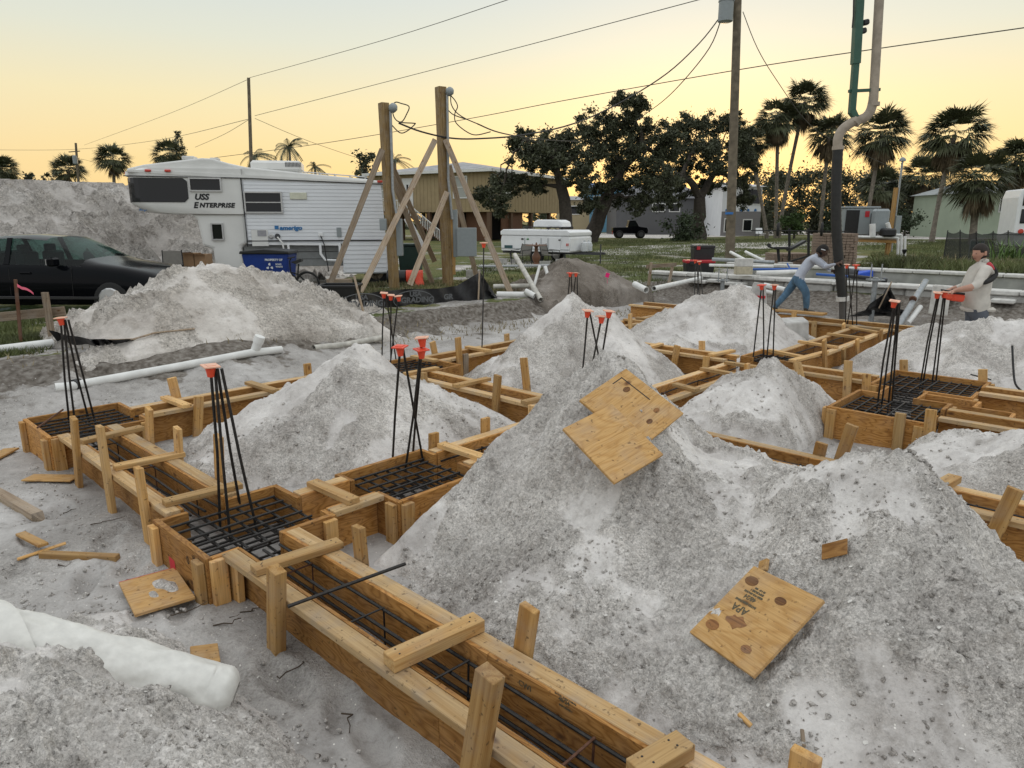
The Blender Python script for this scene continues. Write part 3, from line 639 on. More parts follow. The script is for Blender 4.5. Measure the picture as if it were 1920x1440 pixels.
def cap_form(a0, a1, b0, b1, label, mlabel, gaps, top=TOP, blocks=True):
    """box form for a pier cap: gaps = {'a0': (b_lo, b_hi), ...} openings where beams come in"""
    c = AB((a0+a1)/2, (b0+b1)/2, FLOOR); t = thing('pier_cap_form', label, 'formwork', c, group='pier cap box forms')
    T = .036; bot = FLOOR-.04
    def side(ax, s0, s1, cpos, key):
        segs = [(s0, s1)]
        if key in gaps:
            g0, g1 = gaps[key]; segs = [(s0, g0), (g1, s1)]
        for u0, u1 in segs:
            if u1-u0 < .03: continue
            h = top-bot-random.uniform(0, .012)
            lumber('plywood_panel', axp(ax, u0, cpos, bot+h/2), axp(ax, u1, cpos, bot+h/2), T, h, PLY, t, ch=.002)
    side('A', a0, a1, b0+T/2, 'b0'); side('A', a0, a1, b1-T/2, 'b1')
    side('B', b0+T+.002, b1-T-.002, a0+T/2, 'a0'); side('B', b0+T+.002, b1-T-.002, a1-T/2, 'a1')
    if blocks:
        for (ax_, aa_, bb_) in ((1, a0-.021, b0+.06), (1, a1+.021, b0+.06), (1, a0-.021, b1-.06), (0, a0+.06, b0-.021), (0, a1-.06, b0-.021)):
            n = Vector((UA[0], UA[1], 0)) if ax_ else Vector((VB[0], VB[1], 0))
            lumber('corner_block', AB(aa_, bb_, top-.015-random.random()*.02), AB(aa_, bb_, FLOOR-.08), .089, .038, LUM, t, up=n)
    g = thing('rebar_mat', mlabel, 'rebar', c, group='rebar mats in the pier cap boxes')
    cv = Vector(c)
    for lay, z in ((0, -.175), (1, -.33)):
        for ax, s0, s1, c0, c1, dz in (('A', a0, a1, b0, b1, 0), ('B', b0, b1, a0, a1, .018)):
            k = int(round((c1-c0-.14)/.115))
            for i in range(k+1):
                cc = c0+.07+(c1-c0-.14)*i/k+random.uniform(-.012, .012); sk = random.uniform(-.02, .02)
                m = MB(); m.tube([axp(ax, s0+.055+random.random()*.02, cc, z+dz)-cv, axp(ax, s1-.055-random.random()*.02, cc+sk, z+dz)-cv], .0088, 6); m.build('bar', REBAR, g, smooth=True)
    return t
cap_form(3.58, 4.34, 1.36, 2.19, 'near box form with red mark and dense rebar mat', 'dense rebar mat in the near box with a red mark',
         {'a0': (1.565, 1.815), 'a1': (1.565, 1.815), 'b1': (3.715, 4.005)})
cap_form(3.45, 4.20, 2.58, 3.39, 'box form holding three capped rods beside the largest sand pile', 'rebar mat under three capped rods', {'b0': (3.715, 4.005), 'b1': (3.735, 4.005)})
cap_form(6.74, 7.60, 1.38, 2.22, 'weathered corner box form at the far left of the footings', 'rebar mat in the far left corner box', {'a0': (1.565, 1.815), 'b1': (6.975, 7.195)})
cap_form(6.44, 7.36, 4.98, 5.90, 'small box form behind the middle footing with a red-capped rod bundle', 'rebar mat at the back of the middle footing', {'b0': (6.97, 7.2), 'a0': (5.1, 5.32), 'b1': (6.9, 7.15)}, blocks=False)
cap_form(3.30, 4.10, 8.98, 9.66, 'box form at the crossing of pale forms with crossed rods', 'rebar mat at the crossing below the leaning worker', {'b1': (3.38, 3.76), 'a0': (9.0, 9.02), 'b0': (3.62, 3.92)}, blocks=False)
c5 = cap_form(1.36, 2.26, 7.00, 8.02, 'large jogged box form with wide rebar mat', 'wide rebar mat in the jogged box', {'a0': (7.4, 7.66), 'b1': (1.72, 2.02)})
c6 = cap_form(1.26, 2.27, 8.38, 9.44, 'large far box form with rebar mat before the wide sand pile', 'rebar mat before the wide sand pile', {'b0': (1.72, 2.02), 'a0': (8.8, 9.05)})
stake(c5, 'z5', (1268, 1058), (1250, 1215), 'b', 6.97); stake(c5, 'z5', (1430, 1038), (1420, 1140), 'b', 6.97)
stake(c6, 'z5', (1283, 775), (1283, 815), 'b', 9.47); stake(c6, 'z5', (1702, 825), (1702, 872), 'b', 9.47)
for a_ in (1.68, 2.06):
    lumber('plywood_panel', AB(a_, 8.03, -.26), AB(a_, 8.37, -.26), .03, .31, PLY, c5)
for (q0, q1) in (((1.68, 8.30), (1.20, 8.30)), ((1.20, 8.02), (.85, 8.02)), ((.85, 8.02), (.85, 7.80)), ((1.18, 8.32), (1.18, 8.05))):
    lumber('plywood_panel', AB(*q0, -.26), AB(*q1, -.26), .034, .30, PLY, c5)
# stamped and scrawled marks on the near box
mk = flat('crayon', (.02, .015, .012), .8); rd = flat('red marking paint', (.55, .03, .04), .7)

# ============================================================ RODS WITH SAFETY CAPS
def rod_bundle(label, bars, caps, group='upright rebar rods with orange safety caps'):
    """bars: list of (top point, foot point); caps: list of points"""
    base = Vector((sum(b[1].x for b in bars)/len(bars), sum(b[1].y for b in bars)/len(bars), min(b[1].z for b in bars)))
    t = thing('rebar_rods', label, 'rebar', base, group=group)
    for tp, ft in bars:
        m = MB(); bend = Vector((random.uniform(-.012, .012), random.uniform(-.012, .012), 0))
        m.tube([ft-base, (ft*.5+tp*.5)-base+bend, tp-base], .0095, 6); m.build('rod', REBAR, t, smooth=True)
    for c in caps:
        m = MB(); m.lathe([(.020, -.062), (.026, -.03), (.032, -.008), (.034, 0)], (0, 0, 0), 10)
        tilt = Euler((random.uniform(-.12, .12), random.uniform(-.12, .12), random.uniform(0, 1.5))).to_matrix().to_4x4()
        o = m.build('safety_cap', ORANGE, t, smooth=True, M=Matrix.Translation(c-base+Vector((0, 0, .015))) @ tilt)
        m = MB(); m.box((0, 0, .004), (.092, .092, .010), None, .003); m.box((0, 0, .0105), (.05, .05, .005), None, .001); m.build('cap_plate', [ORANGE if random.random() < .4 else CAPW2], o)
    return t
def bundle_px(label, a, b, tops, feet, zf=-.30, capped=None):
    """tops/feet in photo pixels; feet stand in the pier cap centred at (a,b)"""
    Y = AB(a, b).y; tp = [DP(x, y, Y) for x, y in tops]; ft = [P(x, y, zf) for x, y in feet]
    bars = [(tp[i % len(tp)]+Vector((.02*(i//len(tp)), .012*(i % 2), 0)), ft[i]) for i in range(len(ft))]
    return rod_bundle(label, bars, [tp[i] for i in (capped or range(len(tp)))])
bundle_px('orange-capped rod bundle leaning over the far left corner box', 7.1, 1.75, [(114, 600)], [(132, 810), (143, 812), (170, 800), (182, 805)])
bundle_px('orange-capped rod bundle rising from the near box with a red mark', 3.95, 1.75, [(395, 692)], [(413, 995), (432, 1010), (455, 975), (483, 1000)])
bundle_px('three orange-capped rods over the box beside the largest sand pile', 3.85, 2.95, [(750, 655), (790, 660), (791, 638)], [(735, 885), (772, 880), (758, 895), (797, 885)])
bundle_px('dark rods with three small orange caps before the dug bank', 6.9, 5.4, [(720, 552), (733, 556), (747, 558)], [(716, 690), (733, 700), (729, 705), (745, 692)])
bundle_px('three orange-capped rods rising behind the largest sand pile', 3.9, 5.2, [(1102, 586), (1128, 597), (1142, 587)], [(1088, 735), (1103, 735), (1120, 735), (1137, 735)])
bundle_px('crossed rods with two orange caps on the pale crossing box', 3.7, 9.3, [(1428, 537), (1452, 537)], [(1410, 690), (1436, 690), (1432, 690), (1449, 690)])
bundle_px('orange-capped rod bundle standing on the large jogged box', 1.85, 7.5, [(1677, 568)], [(1643, 775), (1651, 775), (1664, 775), (1671, 775)])
bundle_px('tall leaning rod pair with touching orange caps before the worker with the remote', 1.8, 9.0, [(1758, 552), (1771, 551)], [(1724, 730), (1746, 733), (1729, 730), (1753, 732)])
bundle_px('two short orange-capped rod pairs below the dark dirt mound', 7.0, 9.7, [(1069, 514), (1080, 514)], [(1058, 625), (1068, 625), (1075, 625), (1082, 625)])
bundle_px('red-capped rods in front of the red-lidded storage tote', 7.0, 13.0, [(1304, 490), (1311, 492)], [(1301, 605), (1306, 605), (1315, 605), (1324, 605)])
bundle_px('orange-capped rod pair standing right of the concrete hose', 3.6, 13.2, [(1588, 498), (1605, 499)], [(1585, 625), (1586, 625), (1600, 625), (1606, 625)])
bundle_px('single tall thin rod with a red cap before the steel meter box', 7.3, 6.6, [(907, 458)], [(903, 680)])
# ============================================================ BACKGROUND: VEHICLES, POSTS, HOUSES
def HP(x, y, d): return DP(x, y, d)
def local(o, x, y, z): return wm(o) @ Vector((x, y, z))
def rrect(w, h, r, n=5, cx=0, cz=0):
    out = []
    for (sx, sz, a0) in ((1, 1, 0), (-1, 1, 90), (-1, -1, 180), (1, -1, 270)):
        for i in range(n+1):
            a = R(a0+90*i/n); out.append((cx+sx*(w/2-r)+r*math.cos(a), cz+sz*(h/2-r)+r*math.sin(a)))
    return out
GLASSD = glass_mat('dark window glass', (.012, .014, .015)); CHROME = flat('dull aluminium', (.5, .5, .5), .35, .8, noise=.1)
CREAM = flat('aged white fibreglass', (.68, .68, .66), .35, noise=.07, scale=2); ALUW = flat('white aluminium siding', (.72, .74, .77), .38, noise=.05, scale=2)
BLUEP = flat('blue lettering', (.03, .16, .38), .5); REDL = flat('red marker lens', (.55, .05, .03), .25)
DARKG = flat('dark grey underside', (.06, .06, .065), .8); RUBBER = flat('tyre rubber', (.012, .012, .012), .85, noise=.2)
# ---- cab-over camper
pf = HP(238, 415, 17.8); pr_ = HP(724, 415, 18.95); rz = math.atan2(pr_.y-pf.y, pr_.x-pf.x); CL = math.hypot(pr_.x-pf.x, pr_.y-pf.y)
cm = thing('camper', 'white cab-over camper with dark wraparound window and black stick-on lettering', 'camper', (pf.x, pf.y, 0), rz)
CW = 2.25
def cx(px): return (px-238)/486*CL
def cz(y, px=400): return CZ+(HY-y)*(17.8+1.1*(px-238)/486)/1325
# cab-over shell, rounded nose in plan
m = MB()
def nose_ring(z, inset, x0=0.0):
    pts = []; r = .5
    for a in range(0, 91, 15): pts.append((x0+inset+r-r*math.cos(R(90-a))*1.0 if False else x0+inset+r-r*math.sin(R(a)), inset*.25+r-r*math.cos(R(a))))
    near = [(x0+inset+r-r*math.sin(R(a)), r-r*math.cos(R(a))) for a in range(0, 91, 15)]
    far = [(x, CW-y) for x, y in near[::-1]]
    return [(x, y, z) for x, y in near]+[(x, y, z) for x, y in far]
rings = [nose_ring(1.88, .75), nose_ring(1.93, .35), nose_ring(2.14, .02), nose_ring(2.78, .02), nose_ring(2.82, -.06), nose_ring(2.92, -.04), nose_ring(3.0, .2)]
x_end = cx(452); vs = []; fs = []; nr = len(rings[0])
rows = []
for rg in rings:
    rows.append([(x_end, 0, rg[0][2])]+rg+[(x_end, CW, rg[0][2])])
for rw in rows: vs += rw
k = nr+2
for i in range(len(rows)-1):
    for j in range(k-1): fs.append((i*k+j, i*k+j+1, (i+1)*k+j+1, (i+1)*k+j))
fs.append(tuple(range(k))); fs.append(tuple((len(rows)-1)*k+j for j in range(k)))
m.add(vs, fs); shell = m.build('cab_over_shell', CREAM, cm, smooth=True)
# humped roof cap
m = MB(); prof = [(.10, 2.98), (.5, 3.08), (cx(345), 3.20), (cx(381), 3.26), (cx(400), 3.25), (cx(430), 3.14), (cx(462), 3.05), (CL-.02, 2.74), (CL-.02, 2.66), (cx(452), 2.78), (.1, 2.9)]
for y0, y1, dz in ((.10, CW-.10, 0),):
    m.prism([(x, 0, z) for x, z in prof], (0, y0, 0), (0, y1, 0))
m.build('roof', CREAM, cm, bevel=.06)
m = MB(); m.prism([(x, 0, z) for x, z in ((.1, 2.9), (.2, 2.95), (cx(452), 2.86), (CL-.01, 2.70), (CL-.01, 2.64), (cx(452), 2.76))], (0, -.012, 0), (0, CW+.012, 0)); m.build('roof_edge', CREAM, cm)
m = MB(); m.bar((.05, -.02, 2.80), (cx(452), -.02, 2.775), .02, .022); m.bar((cx(452), -.02, 2.775), (CL, -.02, 2.655), .02, .022); m.build('roof_trim', BLACK, cm)
# neck that once sat over a truck bed
m = MB(); m.prism([(x, 0, z) for x, z in ((cx(352), 1.89), (cx(362), 1.72), (cx(368), 1.08), (cx(386), 1.0), (cx(388), .5), (cx(440), .46), (cx(440), 1.05), (cx(452), 1.15), (cx(452), 1.89))], (0, .06, 0), (0, CW-.06, 0)); m.build('neck', CREAM, cm, bevel=.07)
# main body and its aluminium planks
m = MB(); m.prism([(x, 0, z) for x, z in ((cx(452), 1.12), (CL-.02, 1.12), (CL-.10, 2.68), (cx(452), 2.77))], (0, .02, 0), (0, CW, 0)); m.build('body', ALUW, cm)
NP = 16
for i in range(NP):
    z0 = 1.22+i*.0925; z1 = z0+.0905; xe = CL-.02-.08*(z0-1.12)/1.56
    if z1 > 2.66: z1 = 2.66
    m = MB(); m.prism([(0, 0.008, z0), (0, -.007, z0+.004), (0, -.001, z1), (0, .012, z1)], (cx(455), 0, 0), (xe, 0, 0)); m.build('siding_plank', ALUW, cm)
m = MB(); m.bar((cx(452), -.022, 1.2), (CL, -.022, 1.2), .02, .025); m.bar((cx(453.5), -.022, 1.05), (cx(451), -.022, 2.77), .02, .03, (0, 1, 0)); m.build('trim_strip', BLACK, cm)
m = MB(); m.box(((cx(634)+CL)/2, CW/2, .75), (CL-cx(634), CW, .86), None, .02); sk = m.build('rear_locker', ALUW, cm)
for i in range(7):
    m = MB(); z0 = .36+i*.118; m.prism([(0, 0, z0), (0, -.016, z0+.004), (0, -.003, z0+.114), (0, .005, z0+.114)], (cx(636), 0, 0), (CL-.03, 0, 0)); m.build('siding_plank', ALUW, cm)
m = MB(); m.box(((cx(440)+cx(634))/2, CW/2+.25, .82), (cx(634)-cx(440), CW-.5, .62)); m.build('underbody', DARKG, cm)
for i in range(3):
    m = MB(); m.box(((cx(442)+cx(632))/2, .235, .62+i*.19), (cx(632)-cx(442), .02, .175)); m.build('skirt_panel', flat('grey skirt %d' % i, (.23, .24, .24), .5), cm)
m = MB(); m.bar((cx(490), .02, 1.13), (cx(632), .02, 1.10), .05, .06); m.build('sill', WHITE, cm)
m = MB(); m.tube([(cx(592), -.05, 1.1), (cx(592), -.06, .86), (cx(600), -.07, .70), (cx(625), -.07, .68), (cx(630), -.06, .8), (cx(630), -.05, 1.1)], .035, 8); m.build('bumper_hoop', WHITE, cm, smooth=True)
m = MB(); m.tube([(cx(530), -.02, 1.1), (cx(532), -.02, .55)], .03, 8); m.build('support_leg', WHITE, cm, smooth=True)
# wraparound window
rg0, rg1 = nose_ring(2.17, .012), nose_ring(2.76, .012)
near = [(x-.012 if x < .45 else x, y-.012) for x, y, z in rg0]
m = MB(); ex = cx(353)
path = [(ex, -.012)]+near[:7]+[(x, CW-y) for x, y in near[:7][::-1]]+[(ex, CW+.012)]
kk = len(path); V = [(x, y, 2.17) for x, y in path]+[(x, y, 2.76) for x, y in path]
V[0] = (ex-.0, -.014, 2.27); V[kk] = (ex, -.014, 2.68)
V[1] = (ex-.1 if False else V[1][0], V[1][1], V[1][2])
extra = [(ex-.10, -.014, 2.17), (ex-.10, -.014, 2.76)]
F_ = [(j, j+1, kk+j+1, kk+j) for j in range(1, kk-1)]
m.add(V+extra, F_+[(0, 2*kk, 2*kk+1, kk), (2*kk, 1, kk+1, 2*kk+1)]); m.build('wraparound_window', GLASSD, cm)
def cwin(px0, px1, y0, y1, slats=1, dy=0.0, name='window'):
    x0, x1 = cx(px0), cx(px1); z0, z1 = cz(y1, px0), cz(y0, px0); cxm, czm = (x0+x1)/2, (z0+z1)/2
    m = MB(); t_ = .035
    for c, d in (((x0+t_/2, dy-.02, czm), (t_, .05, z1-z0)), ((x1-t_/2, dy-.02, czm), (t_, .05, z1-z0)), ((cxm, dy-.02, z0+t_/2), (x1-x0-2*t_, .05, t_)), ((cxm, dy-.02, z1-t_/2), (x1-x0-2*t_, .05, t_))): m.box(c, d)
    for i in range(slats): m.box((cxm, dy-.018, z0+(z1-z0)*(i+1)/(slats+1)), (x1-x0-2*t_, .03, .025))
    w = m.build(name, CHROME, cm)
    m = MB(); m.box((cxm, dy-.004, czm), (x1-x0-2*t_, .012, z1-z0-2*t_)); m.build('pane', GLASSD, w)
cwin(356, 415, 336, 361, 0); cwin(454, 525, 361, 400, 1, -.018); cwin(387, 410, 418, 450, 0, .045)
m = MB(); m.box((cx(556), -.02, cz(369, 556)), (cx(572)-cx(540), .03, .17), None, .01); m.build('vent_cover', flat('yellowed plastic', (.62, .62, .50), .5), cm)
m = MB(); m.box(((cx(462)+cx(493))/2, -.02, 1.28), (cx(493)-cx(462), .02, .42), None, .01); d_ = m.build('hatch', CREAM, cm); m = MB(); m.box((cx(482), -.035, 1.40), (.22, .012, .15)); m.build('hatch_window', flat('grey mesh', (.3, .3, .32), .7), d_)
for px_ in (499, 511):
    m = MB(); m.lathe([(.07, 0), (.07, .015), (.04, .02)], (cx(px_), -.03, 1.32), 12, Matrix.Rotation(R(90), 3, 'X')); m.build('filler_cap', CHROME if px_ < 505 else DARKG, cm)
m = MB(); m.box((cx(630), -.02, 1.42), (.12, .02, .24)); m.build('outlet_plate', GREYM, cm)
m = MB(); m.box((cx(594), -.03, 1.36), (.12, .03, .10), None, .01); m.build('power_inlet', WHITE, cm)
m = MB(); m.tube([(cx(594), -.06, 1.33), (cx(600), -.09, 1.1), (cx(603), -.1, .7), (cx(606), -.1, .4)], .014, 6); m.build('power_cord', BLACK, cm)
m = MB(); m.tube([(cx(511), -.06, 1.3), (cx(520), -.09, 1.15), (cx(523), -.1, .9), (cx(523), -.1, .5)], .022, 6); m.build('hose', PVC, cm)
for x_, y_, z_ in ((cx(241), .35, 2.88), (cx(237), 1.1, 2.89), (cx(238), .7, 2.88), (cx(286), -.02, 2.93), (cx(321), -.03, 2.93), (CL-.12, -.02, 2.72)):
    m = MB(); m.box((x_, y_, z_), (.14, .06, .06), None, .02); m.build('marker_light', REDL, cm)
m = MB(); m.box(((cx(462)+cx(560))/2, 1.0, 3.13), (cx(560)-cx(462), .75, .28), None, .08); ac = m.build('roof_air_conditioner', CREAM, cm, smooth=False)
m = MB(); [m.box((cx(530)+i*.035, .62, 3.17), (.014, .02, .12)) for i in range(12)]; m.build('grille', DARKG, ac)
m = MB()
for y_ in (.5, 1.6): m.tube([(cx(562), y_, 2.98), (cx(690), y_, 2.86)], .015, 5)
for i in range(5): x_ = cx(565+i*30); m.tube([(x_, .5, 2.90-i*.02), (x_, .5, 3.0-i*.03)], .012, 5); m.tube([(x_, .5, 2.98-i*.03), (x_, 1.6, 2.98-i*.03)], .012, 5)
m.build('roof_rack', CHROME, cm)
m = MB(); m.box((cx(351), .6, 3.28), (.3, .4, .1), None, .02); m.build('roof_hatch', CONCW, cm); m = MB(); m.box((cx(396), .7, 3.28), (.2, .3, .06), None, .02); m.build('roof_hatch', CONCW, cm)
LET = flat('black vinyl lettering', (.012, .012, .014), .5)
SideM = lambda x, z, y=-.006: wm(cm) @ Matrix.Translation((x, y, z)) @ Matrix.Rotation(R(90), 4, 'X')
text_mesh('lettering', 'USS', .20, LET, cm, SideM(cx(363), cz(375.5, 363)), shear=.25, bold=.009, xs=1.05)
text_mesh('lettering', 'E', .20, LET, cm, SideM(cx(360), cz(390.5, 360)), shear=.25, bold=.009)
text_mesh('lettering', 'NTERPRISE', .155, LET, cm, SideM(cx(370.6), cz(389.5, 370)), shear=.25, bold=.008, xs=1.06, spacing=1.08)
text_mesh('lettering', 'amerigo', .15, BLUEP, cm, SideM(cx(516), cz(430.5, 520), -.02), shear=.15, bold=.007, xs=1.15)
m = MB(); m.box((cx(510.5), -.02, 1.545), (.10, .01, .09)); m.build('emblem', BLUEP, cm)
text_mesh('lettering', 'amerigo', .11, BLUEP, cm, wm(cm) @ Matrix.Translation((.19, .40, 1.97)) @ Matrix.Rotation(R(-48), 4, 'Z') @ Matrix.Rotation(R(72), 4, 'X'), shear=.15, bold=.004, xs=1.15)
for sx in (cx(700), ):
    for y_ in (.25, 2.0):
        m = MB(); m.lathe([(.10, -.1), (.30, -.1), (.33, -.06), (.33, .06), (.30, .1), (.10, .1)], (sx, y_, .33), 20, Matrix.Rotation(R(90), 3, 'X')); w = m.build('wheel', RUBBER, cm, smooth=True)
        m = MB(); m.lathe([(.03, -.13), (.17, -.115), (.19, -.1), (.19, .1)], (sx, y_, .33), 16, Matrix.Rotation(R(90), 3, 'X')); m.build('rim', flat('tan hub', (.35, .28, .2), .6), w)
m = MB(); m.box((cx(413), 1.1, .25), (.7, 1.4, .42)); m.build('landing_stand', DARKG, cm)

# ---- black sedan
CARP = flat('black car paint', (.004, .0045, .006), .12, spec=.10, noise=.05); CGL = clear_glass('car window glass', (.42, .62, .58), .30)
ft = HP(318, 415, 12.9)
car = thing('sedan', 'black four-door sedan parked in front of the sand mountain', 'car', (ft.x-4.75, ft.y+.55, 0), R(-3))
# stations: x from the rear, belt half width, belt z, roof half width, roof z
ST = [(0.02, .62, .70, .60, .72, .45), (.12, .78, .92, .66, .98, .30), (.45, .86, .96, .72, 1.06, .26), (.75, .88, .96, .64, 1.17, .25), (1.25, .90, .955, .60, 1.39, .22), (1.75, .90, .95, .60, 1.455, .22), (2.2, .905, .945, .61, 1.46, .22), (2.62, .905, .935, .60, 1.42, .22),
      (3.0, .90, .925, .62, 1.25, .22), (3.35, .895, .92, .68, 1.05, .22), (3.62, .89, .905, .72, .97, .23), (4.1, .87, .84, .66, .90, .25), (4.5, .80, .72, .58, .80, .28), (4.72, .66, .62, .48, .66, .33), (4.78, .55, .55, .40, .58, .40)]
def car_sec(s):
    x, wb, zb, wr, zr, zl = s; h = [(wb*.86, zl), (wb*.985, zl+.10), (wb*1.005, (zl+zb)/2), (wb*.985, zb-.06), (wb*.945, zb), (wr+(wb*.945-wr)*.08, zr-.06 if zr-zb > .25 else zb+(zr-zb)*.75), (wr*.82, zr-.012), (0, zr+.012)]
    return [(x, -y, z) for y, z in h]+[(x, y, z) for y, z in h[-2::-1]]
secs = [car_sec(s) for s in ST]; k = len(secs[0]); m = MB(); body = []; glass = []
for i in range(len(secs)-1):
    x0, x1 = ST[i][0], ST[i+1][0]
    for j in range(k-1):
        side = j in (4, k-6); top = j in (5, 6, k-8, k-7)
        gl = (side and .70 < x0 and x1 <= 3.36) or (top and ((x0 >= 2.55 and x1 <= 3.4) or (x0 >= .4 and x1 <= 1.3)))
        (glass if gl else body).append((i*k+j, i*k+j+1, (i+1)*k+j+1, (i+1)*k+j))
body.append(tuple(range(k))); body.append(tuple((len(secs)-1)*k+j for j in range(k)))
allv = [v for s in secs for v in s]
m.add(allv, body); bo = m.build('body', CARP, car, smooth=True)
for sel in (lambda f: f[0] % k == 4, lambda f: f[0] % k == k-6, lambda f: f[0] % k not in (4, k-6) and f[0]//k < 5, lambda f: f[0] % k not in (4, k-6) and f[0]//k >= 5):
    m = MB(); fs_ = [f for f in glass if sel(f)]; us = sorted({i for f in fs_ for i in f}); mp_ = {v: i for i, v in enumerate(us)}
    m.add([allv[i] for i in us], [tuple(mp_[i] for i in f) for f in fs_]); m.build('window_glass', CGL, car, smooth=True)
for px_, nm in ((1.98, 'pillar'), (1.22, 'pillar')):     # door pillars each side
    for sy in (-1, 1):
        m = MB(); m.add([(px_-.05, sy*.862, .95), (px_+.05, sy*.862, .95), (px_+.03, sy*.655, 1.41), (px_-.06, sy*.655, 1.41), (px_-.05, sy*.842, .95), (px_+.05, sy*.842, .95), (px_+.03, sy*.635, 1.41), (px_-.06, sy*.635, 1.41)], [(0, 1, 2, 3), (7, 6, 5, 4), (0, 4, 5, 1), (1, 5, 6, 2), (2, 6, 7, 3), (3, 7, 4, 0)]); m.build('pillar', CARP, car)
for sy in (-1, 1):
    m = MB(); m.box((2.95, sy*.98, 1.0), (.12, .2, .15), None, .04); mi = m.build('door_mirror', CARP, car); m = MB(); m.box((2.88, sy*.99, 1.0), (.012, .16, .11)); m.build('mirror_glass', CHROME, mi)
    for hx in (1.35, 2.35):
        m = MB(); m.box((hx, sy*.905, .80), (.2, .03, .035), None, .01); m.build('door_handle', CARP, car)
    for wx in (.95, 3.85):
        m = MB(); m.lathe([(.12, -.1), (.29, -.1), (.325, -.07), (.325, .07), (.29, .1), (.12, .1)], (wx, sy*.80, .325), 22, Matrix.Rotation(R(90), 3, 'X')); w = m.build('wheel', RUBBER, car, smooth=True)
        m = MB(); m.lathe([(.02, -.115), (.2, -.105), (.22, -.09), (.22, .09), (.2, .105), (.02, .115)], (wx, sy*.81, .325), 14, Matrix.Rotation(R(90), 3, 'X')); m.build('rim', CHROME, w)
    m = MB(); m.box((2.4, sy*.905, .36), (2.7, .02, .05), None, .01); m.build('sill_trim', flat('sill black', (.02, .02, .022), .3), car)
    for gx in (1.27, 2.02, 3.18): m = MB(); m.bar((gx, sy*.908, .40), (gx+.02, sy*.892, .90), .006, .006, (0, 1, 0)); m.build('door_seam', BLACKM, car)
m = MB(); m.lathe([(.155, -.012), (.17, 0), (.155, .012)], (2.72, .36, .98), 16, Euler((0, R(70), 0)).to_matrix()); m.build('steering_wheel', BLACK, car)
for sx, sy in ((2.0, -.35), (2.0, .35), (1.15, 0)):
    m = MB(); m.box((sx, sy, .9), (.16, .46 if sx > 1.5 else 1.1, .5), None, .06); m.box((sx-.05, sy, 1.2), (.1, .24, .16), None, .04); m.build('seat', BLACK, car)

# ---- temporary power posts with braces
def power_post(label, pxb, yb, ytop, pxt, D_, w, braces, lab_mat=POSTM):
    b = HP(pxb, HY, D_); t = thing('power_post', label, 'post', (b.x, D_, 0), group='temporary power posts')
    top = HP(pxt, ytop, D_); bt = Vector((b.x, D_, -.3))
    lumber('post', bt, Vector((top.x, D_, top.z)), w, w, lab_mat, t, up=(.6, -.8, 0), ch=.008)
    for (x0, y0, d0), (x1, y1, d1) in braces:
        lumber('brace', HP(x0, y0, d0), HP(x1, y1, d1), .14, .045, LUMW, t, up=(.1, -1, 0))
    tz = top.z
    m = MB(); m.lathe([(.02, -.12), (.09, -.08), (.11, .0), (.09, .06), (.02, .09)], (0, 0, 0), 10, Euler((R(60), 0, R(30))).to_matrix()); wh = m.build('weatherhead', GREYM, t, smooth=True, loc=(top.x-b.x+.24, -.1, tz-.12))
    m = MB(); m.tube([(top.x-b.x+.17, -.08, tz-.2), (top.x-b.x+.155, -.1, tz*.55), (.15, -.12, 1.75)], .035, 8); m.build('conduit', GALV, t, smooth=True)
    return t, top
D1, D2 = 17.4, 18.6
p1_, top1 = power_post('shorter braced wooden power post with looping cut cables', 735, 540, 193, 719, D1, .20,
    [((717, 280, D1-.2), (618, 535, D1-.9)), ((722, 282, D1+.15), (815, 490, D1+2.5)), ((735, 330, D1+.3), (812, 535, D1+1.4))])
p2_, top2 = power_post('taller braced wooden power post carrying the steel meter box', 838, 530, 163, 826, D2, .22,
    [((816, 262, D2-.2), (675, 548, D2-2.4)), ((835, 262, D2-.1), (962, 560, D2-2.2)), ((838, 360, D2-.25), (768, 535, D2-1.8)), ((842, 310, D2+.3), (895, 525, D2+1.2))])
b1 = wm(p1_).translation; b2 = wm(p2_).translation
def pxbox(parent, name, x0, y0, x1, y1, d, th, mat, ch=.012):
    p, q = HP(x0, y1, d), HP(x1, y0, d); base = wm(parent).translation
    m = MB(); m.box(((p.x+q.x)/2-base.x, d+th/2-base.y, (p.z+q.z)/2-base.z), (q.x-p.x, th, q.z-p.z), None, ch); return m.build(name, mat, parent)
pxbox(p2_, 'meter_box', 850, 393, 857, 482, D2-.05, .25, GREYM); pxbox(p2_, 'breaker_box', 857, 427, 893, 481, D2-.25, .16, GREYM)
lumber('backer_board', HP(849, 392, D2-.02), HP(850, 515, D2-.02), .12, .03, LUM, p2_, up=(0, -1, 0))
lumber('backer_board', HP(740, 395, D1-.02), HP(742, 505, D1-.02), .09, .03, LUM, p1_, up=(0, -1, 0)); pxbox(p1_, 'meter_box', 744, 410, 752, 480, D1-.05, .22, GREYM)
pxbox(p1_, 'outlet_box', 712, 410, 724, 432, D1-.25, .1, GREYM)
CABLE = flat('black cable', (.03, .028, .025), .6)
def pcable(parent, pts, r=.014, name='cable'):
    base = wm(parent).translation if parent else Vector()
    P3 = [HP(*p)-base for p in pts]; out = []
    for i in range(len(P3)-1):                       # Catmull-Rom
        a, b, c, d = P3[max(i-1, 0)], P3[i], P3[i+1], P3[min(i+2, len(P3)-1)]
        for s in range(5):
            u = s/5; out.append(.5*((2*b)+(c-a)*u+(2*a-5*b+4*c-d)*u*u+(3*b-a-3*c+d)*u**3))
    out.append(P3[-1]); m = MB(); m.tube(out, r, 5); return m.build(name, CABLE, parent, smooth=True)
